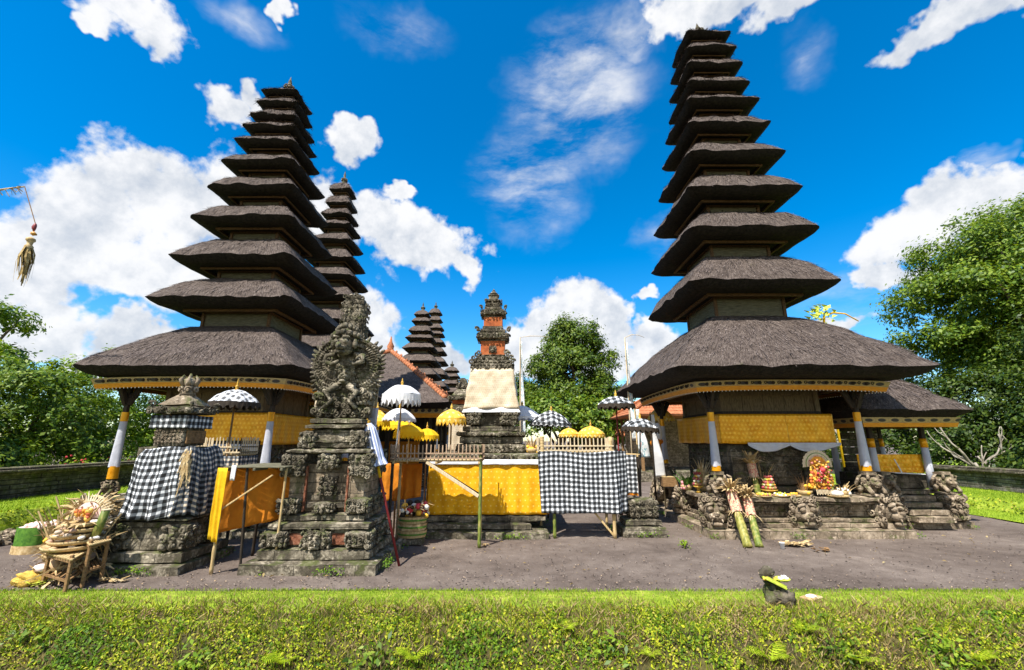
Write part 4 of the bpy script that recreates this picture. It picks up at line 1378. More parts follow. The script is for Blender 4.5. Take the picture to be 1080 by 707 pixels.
T2 = [(3.60, 2.25), (5.30, 1.56), (6.40, 1.42), (7.38, 1.27), (8.30, 1.10), (9.10, .97), (9.92, .83), (10.64, .71), (11.18, .61), (11.77, .53), (12.42, .46)]
meru('slender thatched shrine tower rising just behind the large left one', -7.35, 17.0, T2, lions=False, detail=.5, stone=M_STONE)
W = lambda T, k=1.22: [(z, a * k) for z, a in T]
TA = W([(3.4, 2.0), (5.2, 1.3), (6.40, 1.17), (7.40, 1.08), (8.35, .95), (9.10, .82), (9.65, .68), (10.40, .56), (10.95, .46)])
meru('nearer of two small distant thatched towers left of the brick tower', -6.6, 31.0, TA, lions=False, detail=.2, stone=M_STONE)
TB = W([(3.6, 2.0), (6.3, 1.25), (7.33, 1.15), (8.4, 1.07), (9.3, .95), (10.1, .85), (10.9, .75), (11.45, .67), (12.17, .55), (12.85, .5)], 1.1)
meru('taller and farther of two small distant thatched towers, half hidden behind the nearer', -6.75, 37.0, TB, lions=False, detail=.2, stone=M_STONE)
TC = [(3.2, 1.7), (5.3, 1.2), (6.5, 1.05), (7.3, .92), (8.0, .8), (8.6, .68)]
meru('smallest distant thatched tower, seen just left of the brick tower', -5.9, 42.5, TC, lions=False, detail=.1, stone=M_STONE)

# ------------------------------------------------------------------ small pavilion on the right
def pavilion(label, cx, cy, half, L, rise, post, plat, platz, steps=True):
    root = thing('thatched_pavilion', label, 'pavilion', (cx, cy, 0))
    mb, sv = thatch_roof(half, .12, L, rise, .20, seed=31, n=16, rows=11, pw=1.15, under_b=.5, strands=3600, round_c=.07)
    rt = mb.build('thatch_roof', [M_THATCH, M_THATCH_SHADE], root, smooth=True)
    sv.build('loose_fibres', M_STRAND, rt)
    mb = MB(); f = half * .80
    for q in range(4):
        Mz = Matrix.Rotation(q * math.pi / 2, 3, 'Z')
        a, b_ = f, f + .07
        P = [Mz @ V(-a, -a, L - .40), Mz @ V(a, -a, L - .40), Mz @ V(b_, -b_, L - .17), Mz @ V(-b_, -b_, L - .17)]
        mb.quad(*P, uv=[(0, 0), (2 * a, 0), (2 * a, 1), (0, 1)])
        mb.quad(P[1], P[0], Mz @ V(-a + .05, -a + .05, L - .4), Mz @ V(a - .05, -a + .05, L - .4), uv=[(0, .2)] * 4)
    mb.build('eave_board', M_FASCIA, root)
    mb = MB()
    h = plat + .30
    mb.stone(-h, h, -h, h, -.05, .17, .22, .014, 41)
    mb.stone(-h + .14, h - .14, -h + .14, h - .14, .172, .30, .22, .014, 42)
    mb.stone(-plat + .1, plat - .1, -plat + .1, plat - .1, .302, platz - .10, .22, .012, 43)
    mb.stone(-plat, plat, -plat, plat, platz - .098, platz, .22, .014, 44)
    mb.build('plinth', M_STONE_W, root)
    if steps:
        mb = MB()
        for k in range(4):
            mb.stone(-.44, .44, -plat - .56 + .13 * k, -plat + .1, .172 + .14 * k, .31 + .14 * k, .2, .012, 45 + k)
        mb.build('stair', M_STONE_W, root)
    for k in (-1, 1):
        mb = MB()
        mb.stone(k * .72 - .2, k * .72 + .2, -plat - .36, -plat + .05, .17, platz - .06, .15, .02, 50 + k)
        mb.carve_box(k * .72 - .2, k * .72 + .2, -plat - .37, -plat + .05, .2, platz - .1, .12, 60 + k, 'FLR', 1.3)
        pedestal_lion(mb, (k * .72, -plat - .12, platz - .07), .52, 0, 7 + k)
        mb.build('stair_guardian', M_STONE_W, root, smooth=True)
    for sx in (-1, 1):
        for sy in (-1, 1):
            x, y = sx * post, sy * post
            mb = MB(); mb.box((x, y, (platz + L - .2) / 2), (.10, .10, L - .2 - platz), None, .01)
            mb.box((x, y, L - .35), (.26, .26, .05), None, .01)
            p = mb.build('post', M_WOOD_DARK, root)
            mb = MB(); mb.tube([(x, y, platz + .01), (x, y, platz + 1.0)], [.09, .075], 12); mb.build('white_wrap', M_LAV_SHADE, p, smooth=True)
            mb = MB(); mb.tube([(x, y, platz + 1.0), (x, y, platz + 1.22)], [.08, .08], 12); mb.build('orange_wrap', M_GOLDCLOTH, p, smooth=True)
    # raised timber bed with stone back
    mb = MB(); mb.stone(-post - .05, post + .05, -post + .14, post + .05, platz, platz + .36, .2, .012, 55)
    mb.build('raised_bed', M_STONE_D, root)
    mb = MB()
    for k in range(7):
        mb.box((0, post - .12, platz + .5 + k * .2), (2 * post - .3, .06, .185), None, .01)
    mb.box((0, post - .14, platz + .4), (2 * post - .2, .16, .12), None, .01)
    mb.build('back_screen', M_STONE_D, root)
    return root
PX, PY = 9.68, 11.95
pavilion('small open thatched pavilion with white wrapped posts at far right', PX, PY, 1.42, 2.72, 1.10, .66, .78, .83)
mb = MB()
hang(mb, (PX - 1.0, PY - .56), (PX + .62, PY - .56), 1.66, 1.22, 6, .018, 50, 8, 3)
tag(mb.build('orange_cloth', M_GOLDCLOTH, solid=.008), 'patterned orange cloth hung across the front of the small right pavilion', 'cloth')
mb = MB()
mb.box((PX + .1, PY - .64, 1.21), (.75, .22, .02), Matrix.Rotation(.05, 3, 'Y'), .004)
mb.bar((PX - .02, PY - .66, 1.2), (PX - .14, PY - .64, 1.55), .02)
tag(mb.build('folded_cloth', M_WHITE), 'folded white cloth lying before the orange cloth of the small pavilion', 'cloth')

# ------------------------------------------------------------------ cloths round the two large shrines
def skirt(name, label, cx, cy, b, z0, z1, mat, folds=3, amp=.012, front_gap=True, seed=0, extra=0.0):
    mb = MB()
    b2 = b
    zt = z1
    if front_gap:
        hang(mb, (cx - b2, cy - b2), (cx + .25, cy - b2 - .01), zt, z0, folds, amp, 36, 10, seed, sag=.02)
        hang(mb, (cx + .23, cy - b2 - .02), (cx + b2 + extra, cy - b2 - .015), zt, z0, folds, amp, 30, 10, seed + 2, sag=.02)
    else:
        hang(mb, (cx - b2, cy - b2), (cx + b2, cy - b2), zt, z0, folds * 2, amp, 60, 10, seed)
    hang(mb, (cx - b2, cy + b2), (cx - b2, cy - b2), zt, z0, folds * 2, amp, 50, 10, seed + 3)
    hang(mb, (cx + b2, cy - b2), (cx + b2, cy + b2), zt, z0, folds * 2, amp, 50, 10, seed + 4)
    return tag(mb.build(name, mat, solid=.008, smooth=True), label, 'cloth')
skirt('gold_cloth', 'shiny gold brocade cloth wrapped round the cella of the right shrine', 6.32, 12.0, 1.36, 1.93, 2.62, M_GOLDCLOTH, seed=2)
skirt('gold_cloth', 'gold patterned cloth wrapped round the cella of the left shrine', -7.12, 12.0, 1.24, 1.90, 2.66, M_GOLDCLOTH, seed=5, front_gap=False)
mb = MB()
for (xa, xb, dp, ed) in ((5.55, 6.55, .16, .40), (6.53, 7.74, .15, .35)):
    mb.grid(lambda u, v: V(lerp(xa, xb, u), 10.58 - .03 * math.sin(u * 13) * v + .02 * noise.noise(V(u * 5, v * 3, xa)), 1.95 - v * (.05 + dp * math.sin(math.pi * min(1, u / (2 * ed)) if u < ed else math.pi * (.5 + .5 * (u - ed) / (1 - ed))) ** .8)), 40, 10)
tag(mb.build('white_cloth', M_LAV_SHADE, solid=.006, smooth=True), 'white cloth showing below the gold brocade of the right shrine', 'cloth')
mb = MB()
hang(mb, (-7.3, 10.58), (-5.95, 10.57), 1.92, 1.78, 3, .02, 40, 6, 8, sag=.06)
tag(mb.build('white_cloth', M_LAV_SHADE, solid=.006, smooth=True), 'white cloth edge below the gold cloth of the left shrine', 'cloth')

# ------------------------------------------------------------------ tall carved throne shrine (left of centre)
def throne_shrine():
    cx, cy = -3.12, 8.12
    root = thing('stone_throne_shrine', 'tall grey carved stone shrine with winged figure and high back, in front left', 'shrine', (cx, cy, 0))
    mb = MB()
    mb.stone(-1.08, 1.06, -.84, .84, -.05, .17, .16, .018, 1)
    mb.stone(-.90, .90, -.68, .70, .172, .335, .15, .016, 2)
    mb.stone(-.72, .74, -.52, .56, .337, .60, .15, .014, 3)
    mb.stone(-.82, .84, -.62, .64, .602, .715, .14, .016, 4)
    mb.stone(-.70, .72, -.52, .54, .717, .83, .14, .016, 5)
    mb.build('stepped_base', M_STONE, root)
    for k in (-1, 1):
        mb = MB(); mb.box((k * .36, -.53, .46), (.26, .03, .17), None, .01)
        mb.build('brick_inset', M_BRICK_OLD, root)
    for (x, w) in ((-.66, .38), (0, .42), (.68, .38)):
        mb = MB()
        mb.stone(x - w / 2, x + w / 2, -.66, -.40, .34, .60, .09, .02, 6 + x)
        mb.carve_box(x - w / 2, x + w / 2, -.665, -.40, .35, .59, .095, int(20 + x * 9), 'FLR', 1.3)
        if x == 0: guardian_head(mb, (0, -.64, .47), .30, 0, 5)
        mb.build('carved_block', M_STONE, root, smooth=True)
    for y in (-.1, .45):
      for sd in 'RL':
        mb = MB()
        if sd == 'R':
            mb.stone(.55, .86, y - .16, y + .16, .34, .60, .09, .02, 9 + y)
            mb.carve_box(.55, .865, y - .16, y + .16, .35, .59, .095, int(40 + y * 9), 'R', 1.3)
        else:
            mb.stone(-.86, -.55, y - .16, y + .16, .34, .60, .09, .02, 9 + y)
            mb.carve_box(-.865, -.55, y - .16, y + .16, .35, .59, .095, int(50 + y * 9), 'L', 1.3)
        mb.build('carved_block', M_STONE, root, smooth=True)
    # niche storey
    mb = MB()
    mb.stone(-.64, .64, -.30, .46, .832, 1.62, .15, .014, 11)
    mb.stone(-.64, -.36, -.40, -.25, .832, 1.60, .13, .012, 12)
    mb.stone(.38, .64, -.40, -.25, .832, 1.60, .13, .012, 13)
    mb.build('niche_storey', M_STONE_W, root)
    mb = MB()
    for k in range(4):
        mb.stone(-.34, .36, -.40 + .05 * k, -.28, .90 + .12 * k, 1.0 + .12 * k, .12, .01, 14 + k)
    mb.stone(-.10, .12, -.42, -.28, 1.12, 1.40, .08, .015, 18)
    mb.carve_box(-.12, .14, -.425, -.3, 1.1, 1.42, .085, 61, 'FLR', 1.3)
    mb.build('niche_stair', M_STONE_D, root)
    for k in (-1, 1):
        mb = MB(); mb.bar((k * .35 + .01, -.41, .86), (k * .35 + .01, -.41, 1.58), .03, .05)
        mb.build('brick_jamb', M_BRICK_OLD, root)
    for (x, w) in ((-.56, .32), (.02, .30), (.58, .32)):
        mb = MB()
        mb.stone(x - w / 2, x + w / 2, -.54, -.30, .83, 1.08 if abs(x) > .1 else 1.02, .09, .02, 20 + x)
        mb.carve_box(x - w / 2, x + w / 2, -.545, -.30, .84, 1.07 if abs(x) > .1 else 1.0, .09, int(70 + 9 * x), 'FLR', 1.3)
        mb.build('carved_block', M_STONE, root, smooth=True)
    for y in (.0, .40):
        mb = MB()
        mb.stone(.55, .74, y - .14, y + .14, .83, 1.08, .09, .02, 30 + y)
        mb.carve_box(.55, .745, y - .14, y + .14, .84, 1.07, .09, int(80 + 9 * y), 'R', 1.3)
        mb.build('carved_block', M_STONE, root, smooth=True)
    mb = MB()
    for (x, w, z0) in ((-.56, .36, 1.40), (.02, .30, 1.52), (.58, .36, 1.40)):
        mb.stone(x - w / 2, x + w / 2, -.50, -.30, z0, 1.78, .09, .02, 40 + x)
        mb.carve_box(x - w / 2, x + w / 2, -.505, -.30, z0 + .01, 1.77, .09, int(90 + 9 * x), 'FLR', 1.3)
    mb.stone(-.72, .74, -.52, .52, 1.782, 1.86, .12, .016, 43)
    mb.carve_box(.5, .72, -.3, .5, 1.42, 1.77, .10, 99, 'R', 1.3)
    mb.build('carved_cornice', M_STONE, root, smooth=False)
    # upper plinth
    mb = MB()
    mb.stone(-.42, .50, -.30, .40, 1.862, 2.20, .1, .014, 51)
    mb.stone(-.46, .54, -.34, .42, 1.96, 2.03, .12, .012, 52)
    mb.stone(-.50, .56, -.38, .44, 2.202, 2.28, .12, .014, 53)
    mb.stone(-.44, .50, -.34, .40, 2.282, 2.38, .12, .014, 54)
    for (x, w) in ((-.42, .24), (.48, .24)):
        mb.stone(x - w / 2, x + w / 2, -.42, -.2, 1.865, 2.17, .09, .02, 55)
        mb.carve_box(x - w / 2, x + w / 2, -.425, -.2, 1.88, 2.16, .09, int(110 + 9 * x), 'FLR', 1.3)
    mb.build('upper_plinth', M_STONE, root)
    # high back and crest
    mb = MB()
    mb.stone(-.40, .46, .02, .34, 2.38, 3.55, .12, .016, 61)
    mb.stone(-.21, .25, .04, .32, 3.55, 4.74, .1, .016, 62, taper=.14)
    mb.carve((-.18, .03, 3.98), (1, 0, 0), (0, 0, 1), (0, -1, 0), .38, .70, .085, 121, .8)
    mb.carve((.25, .03, 3.6), (0, 1, 0), (0, 0, 1), (1, 0, 0), .28, 1.05, .10, 122, .6)
    mb.carve((-.22, .31, 3.6), (0, -1, 0), (0, 0, 1), (-1, 0, 0), .28, 1.05, .10, 123, .6)
    mb.carve((-.22, .03, 4.70), (1, 0, 0), (0, .2, 1), (0, -1, .1), .36, .10, .08, 124, .6)
    for k in range(5):
        mb.scroll(V(-.12 + .07 * k, .10, 4.72 + .03 * (2 - abs(k - 2))), V(1, 0, 0), V(0, 0, 1), V(0, -1, 0), .06, 1.2, .026, 1 if k < 2 else -1, k)
    mb.build('high_back', M_STONE, root)
    # winged figure
    Yf = -.10
    mb = MB()
    WZ = [(2.40, .44), (2.52, .49), (2.66, .50), (2.82, .50), (3.0, .56), (3.2, .61), (3.45, .63), (3.62, .61), (3.74, .54), (3.84, .40), (3.90, .22)]
    def ww(z):
        for (a, wa), (b, wb) in zip(WZ, WZ[1:]):
            if a <= z <= b: return lerp(wa, wb, (z - a) / (b - a))
        return WZ[-1][1] if z > 3 else WZ[0][1]
    def relief(u, v):
        z = lerp(2.40, 3.90, v); s = u * 2 - 1
        x = s * ww(z) * (1 + .03 * math.sin(z * 34))
        d = .10 * max(0, 1 - s ** 6)
        ax, az = abs(x) - .16, z - 3.40
        r = math.hypot(ax, az); th = math.atan2(az, ax)
        ring = r / .105
        k = int(ring)
        fe = (th * (3.2 + k * 1.5) / 1.0 + .5 * (k % 2))
        ff = abs((fe % 1) - .5) * 2
        rf = ring % 1
        if abs(x) > .12 and z > 2.62:
            d += .075 * (1 - rf) ** .6 * (1 - ff ** 2.2) + .012 * k - .02
        else:
            d += .05 * abs(noise.noise(V(x * 13, z * 13, 1)))
        d += .02 * noise.noise(V(x * 22, z * 22, 4))
        return V(x + .02, Yf + .16 - d, z)
    mb.grid(relief, 84, 110)
    mb.stone(-.50, .54, Yf + .12, .16, 2.39, 3.70, .12, .02, 71)
    for k in (-1, 1):
        for q in range(7):
            a = lerp(-.5, 1.5, q / 6)
            mb.scroll(V(k * (.20 + .36 * math.cos(a)) + .02, Yf + .08, 3.40 + .36 * math.sin(a)), V(1, 0, 0), V(0, 0, 1), V(0, -1, 0), .085, 1.4, .026, k, a)
        for q in range(4):
            mb.scroll(V(k * (.40 - .02 * q) + .02, Yf + .06, 3.0 - .15 * q), V(1, 0, 0), V(0, 0, 1), V(0, -1, 0), .085, 1.5, .026, -k, q)
        mb.tube([(k * .17 + .02, Yf - .02, 3.56), (k * .34 + .02, Yf - .07, 3.52), (k * .36 + .02, Yf - .10, 3.42), (k * .20 + .02, Yf - .13, 3.36), (k * .08 + .02, Yf - .13, 3.42)], [.05, .05, .045, .04, .03], 8)
        mb.scroll(V(k * .27 + .02, Yf - .08, 3.45), V(1, 0, 0), V(0, 0, 1), V(0, -1, 0), .06, 1.3, .022, k, 1)
        mb.tube([(k * .10 + .02, Yf - .02, 2.98), (k * .28 + .02, Yf - .07, 2.86), (k * .16 + .02, Yf - .08, 2.70), (k * .30 + .02, Yf - .10, 2.56)], [.07, .06, .045, .04], 8)
        for q in range(6):
            mb.scroll(V(k * (.12 + .07 * q) + .02, Yf + .02 - .015 * (q % 2), 2.98 - .05 * q + .06 * (q % 2)), V(1, 0, 0), V(0, 0, 1), V(0, -1, 0), .075, 1.4, .026, k, q)
        for q in range(6): mb.scroll(V(k * (.07 + .08 * q) + .02, Yf - .0 - .02 * (q % 2), 2.46 + .06 * (q % 2)), V(1, 0, 0), V(0, 0, 1), V(0, -1, 0), .07, 1.4, .025, k, q)
        for q in range(3): mb.scroll(V(k * (.06 + .05 * q) + .02, Yf - .03, 2.62 + .09 * q), V(1, 0, 0), V(0, 0, 1), V(0, -1, 0), .06, 1.4, .022, -k, q)
    for k in (-1, 1):                                      # feather tips standing out along the wing edge
        for q in range(15):
            z = lerp(2.78, 3.86, q / 14)
            xx = ww(z) + .01
            mb.blob((k * xx + .02, Yf + .13, z), (.035, .05, .085), 6, 5, Matrix.Rotation(k * lerp(2.3, .5, q / 14), 3, 'Y'), .15, q)
    guardian_head(mb, (.02, Yf - .0, 3.18), .36, 0, 8)
    mb.blob((.02, Yf - .12, 3.70), (.17, .15, .18), 10, 8, None, .1, 3)
    mb.blob((.02, Yf - .30, 3.64), (.09, .11, .05), 8, 6); mb.blob((.02, Yf - .28, 3.56), (.08, .08, .035), 8, 6)
    mb.tube([(.02, Yf - .40, 3.68), (.02, Yf - .47, 3.63), (.02, Yf - .46, 3.57)], [.05, .035, .01], 7)
    for k in (-1, 1):
        mb.blob((k * .085 + .02, Yf - .31, 3.75), (.05, .05, .05), 7, 5); mb.blob((k * .20 + .02, Yf - .14, 3.74), (.05, .05, .10), 7, 5)
        mb.tube([(k * .03 + .02, Yf - .34, 3.82), (k * .12 + .02, Yf - .33, 3.84), (k * .17 + .02, Yf - .26, 3.79)], [.02, .028, .015], 6)
    for q in range(7):
        a = lerp(-1.3, 1.3, q / 6)
        mb.blob((.02 + .24 * math.sin(a), Yf - .26 + .16 * abs(math.sin(a)), 3.88 + .06 * math.cos(a)), (.055, .06, .06), 7, 5)
        mb.blob((.02 + .18 * math.sin(a), Yf - .18 + .12 * abs(math.sin(a)), 4.0 + .08 * math.cos(a)), (.05, .05, .06), 7, 5)
    mb.stone(-.16, .20, Yf - .12, .05, 3.80, 4.05, .1, .02, 81)
    mb.build('winged_figure', M_STONE, root, smooth=True)
    return root
throne_shrine()
for px, lab, x, mat, z0, z1 in ((0, 'beige cloth strip hanging on the right flank of the carved throne shrine', -2.62, M_BEIGECLOTH, 2.62, 3.15), (1, 'narrow beige cloth hanging on the left flank of the carved throne shrine', -3.62, M_BEIGECLOTH, 2.60, 2.95), (2, 'pale lavender cloth below the beige strip at the carved throne shrine', -2.60, M_LAV_SHADE, 2.16, 2.60)):
    mb = MB(); hang(mb, (x - .09, 8.34), (x + .09, 8.30), z1, z0, 1, .02, 10, 8, px, flare=.03)
    tag(mb.build('hanging_cloth', mat, solid=.008, smooth=True), lab, 'cloth')

# ------------------------------------------------------------------ checkered stone shrine (far left)
def small_shrine():
    cx, cy = -5.82, 7.86
    root = thing('stone_shrine', 'squat stone shrine at left with crown finial, wrapped in checks', 'shrine', (cx, cy, 0))
    mb = MB()
    mb.stone(-.92, .76, -.60, .84, -.05, .14, .16, .016, 1)
    mb.stone(-.80, .70, -.48, .70, .142, .30, .15, .014, 2)
    mb.stone(-.60, .60, -.36, .40, .302, .74, .14, .014, 3)
    mb.stone(-.66, .64, -.42, .46, .742, .80, .14, .014, 4)
    mb.stone(-.44, .42, -.34, .36, .802, 1.90, .16, .012, 5)
    mb.stone(-.26, .26, -.27, .27, 1.90, 2.42, .14, .012, 6)
    mb.build('stepped_base', M_STONE, root)
    for (x, y) in ((-.50, -.26), (.48, -.26), (-.50, .30), (.48, .30)):
        w = .2 if x else .16
        mb = MB()
        mb.stone(x - w, x + w, y - .16, y + .16, .305, .72, .1, .02, 8 + x)
        mb.carve_box(x - w, x + w, y - .165, y + .16, .32, .70, .115, int(130 + 9 * x + 3 * y), 'FLR', 1.4)
        mb.build('carved_block', M_STONE, root, smooth=True)
    mb = MB()
    mb.carve((-.25, -.275, 1.95), (1, 0, 0), (0, 0, 1), (0, -1, 0), .50, .24, .06, 150, .7)
    mb.build('carved_panel', M_STONE_W, root, smooth=True)
    mb = MB()
    mb.box((.275, 0, 2.06), (.03, .46, .22), None, .008)
    for y in (-.15, .0, .15): mb.box((.291, y, 2.06), (.014, .09, .16), None, .004)
    mb.build('gilded_panel', M_WOOD_TAN, root)
    mb = MB()
    mb.stone(-.36, .36, -.36, .36, 2.44, 2.58, .12, .016, 9)
    mb.carve_box(-.36, .36, -.365, .36, 2.45, 2.57, .10, 160, 'FLR', 1.0)
    for k in (-1, 1):
        for j in (-1, 1): mb.scroll(V(k * .33, j * .33, 2.61), V(k * .7, j * .7, 0), V(0, 0, 1), V(-j * .7, k * .7, 0), .055, 1.2, .024)
    mb.build('cornice', M_STONE, root)
    mb = MB()
    mb.stone(-.30, .30, -.30, .30, 2.582, 2.80, .1, .02, 10, taper=.6)
    mb.build('stone_roof', M_STONE_W, root)
    mb = MB()
    mb.lathe([(0, 2.76), (.13, 2.78), (.11, 2.86), (.07, 2.90), (.10, 2.96), (.12, 3.06), (.06, 3.10), (0, 3.1)], (0, 0, 0), 9)
    for k in range(6):
        a = k * math.pi / 3
        mb.tube([(math.cos(a) * .10, math.sin(a) * .10, 2.96), (math.cos(a) * .15, math.sin(a) * .15, 3.06), (math.cos(a) * .10, math.sin(a) * .10, 3.14)], [.035, .03, .012], 6)
        mb.scroll(V(math.cos(a) * .12, math.sin(a) * .12, 2.88), V(-math.sin(a), math.cos(a), 0), V(0, 0, 1), V(math.cos(a), math.sin(a), 0), .06, 1.2, .02)
    mb.tube([(0, 0, 3.05), (0, 0, 3.18)], [.05, .015], 6)
    mb.build('crown_finial', M_STONE_W, root, smooth=True)
small_shrine()
def drape(name, label, mat, path_top, path_bot, z1, z0, folds, amp, seed, nu=110, nv=26, hem=.035, vp=1.25):
    """cloth hung between a top line and a bottom line (lists of x, y)"""
    def along(P, u):
        L = [0.0]
        for a, b in zip(P, P[1:]): L.append(L[-1] + math.hypot(b[0] - a[0], b[1] - a[1]))
        s = u * L[-1]
        for k in range(len(P) - 1):
            if s <= L[k + 1] + 1e-9:
                t = (s - L[k]) / (L[k + 1] - L[k]); return V(lerp(P[k][0], P[k + 1][0], t), lerp(P[k][1], P[k + 1][1], t), 0), L[-1]
    mb = MB()
    LB = along(path_bot, 1)[1]
    def f(u, v):
        a, b = along(path_top, u)[0], along(path_bot, u)[0]
        e = along(path_bot, min(1, u + .02))[0] - along(path_bot, max(0, u - .02))[0]
        n = V(e.y, -e.x, 0).normalized()
        w = math.sin(u * folds * 6.283 + seed + 2 * noise.noise(V(u * 4, v * 1.2, seed))) * amp * (.15 + .85 * v) + amp * .9 * noise.noise(V(u * 6, v * 3, seed + 3)) + amp * .4 * noise.noise(V(u * 18 + 4 * v, v * 7, seed + 9))
        w += amp * .8 * math.sin((u * 2.2 + v * 1.6) * 4 + seed) * v * (1 - v)
        p = a.lerp(b, v ** vp) + n * w
        return V(p.x, p.y, lerp(z1 + .02 * math.sin(u * 9), z0 + hem * math.sin(u * 11 + seed) + .8 * hem * noise.noise(V(u * 8, 0, seed)), v))
    mb.grid(f, nu, nv, uvfn=lambda u, v: (u * LB + .05 * v, v * (z1 - z0) * 1.03 + .02 * math.sin(u * 7)))
    return tag(mb.build(name, mat, solid=.006, smooth=True), label, 'cloth')
drape('checked_cloth', 'black and white checkered cloth over the front of the left stone shrine', M_CHECK, [(-6.10, 8.20), (-6.16, 7.6), (-6.10, 7.50), (-5.46, 7.49)], [(-6.22, 8.25), (-6.30, 7.56), (-6.20, 7.38), (-5.36, 7.37)], 1.88, .80, 6, .045, 3, vp=.6)
drape('checked_cloth', 'aged beige and black checkered cloth on the right side of the left stone shrine', M_CHECK_WARM, [(-5.46, 7.475), (-5.38, 7.50), (-5.36, 8.22)], [(-5.42, 7.36), (-5.27, 7.40), (-5.06, 8.30)], 1.89, .82, 6, .04, 6, vp=.6)
mb = MB()
for (a, b) in (((-6.15, 7.56), (-5.50, 7.56)), ((-5.50, 7.56), (-5.50, 8.16)), ((-6.15, 8.16), (-6.15, 7.56))): hang(mb, a, b, 2.42, 2.20, 2, .008, 30, 6, 9)
tag(mb.build('checked_band', M_CHECK_BAND, solid=.006, smooth=True), 'short checkered band tied under the cornice of the left stone shrine', 'cloth')
mb = MB(); rr = random.Random(5)
for k in range(40):
    p = V(-5.33 + rr.uniform(-.05, .05), 7.42 + rr.uniform(-.03, .05), rr.uniform(1.45, 1.86)); e = p + V(rr.uniform(-.06, .06), -.03, -rr.uniform(.08, .35)); w = V(.012, .004, 0)
    mb.quad(p - w, p + w, e + w * .4, e - w * .4)
tag(mb.build('palm_tassel', M_STRAW), 'dry palm tassel hanging at the corner of the left shrine cloths', 'tassel')

# ------------------------------------------------------------------ central plinth and brick tower
def central():
    cx, cy = -.55, 11.6
    root = thing('stone_platform', 'low stone platform with steps under the brick tower at centre', 'platform', (cx, cy, 0))
    mb = MB()
    mb.stone(-1.36, 1.34, -1.80, 1.9, -.05, .14, .2, .018, 1)
    mb.stone(-1.36, .98, -1.62, 1.7, .142, .27, .2, .018, 2)
    mb.stone(-1.34, 1.30, -1.46, 1.6, .272, .42, .2, .018, 3)
    mb.stone(-1.28, 1.24, -1.32, 1.5, .422, 1.56, .22, .012, 4)
    mb.stone(-1.34, 1.32, -1.22, 1.4, 1.562, 1.70, .16, .018, 5)
    mb.build('platform_courses', M_STONE, root)
    mb = MB()
    mb.carve((-1.3, -1.235, 1.58), (1, 0, 0), (0, 0, 1), (0, -1, 0), 2.6, .12, .10, 7, .9)
    mb.build('carved_edge', M_STONE, root, smooth=True)
central()
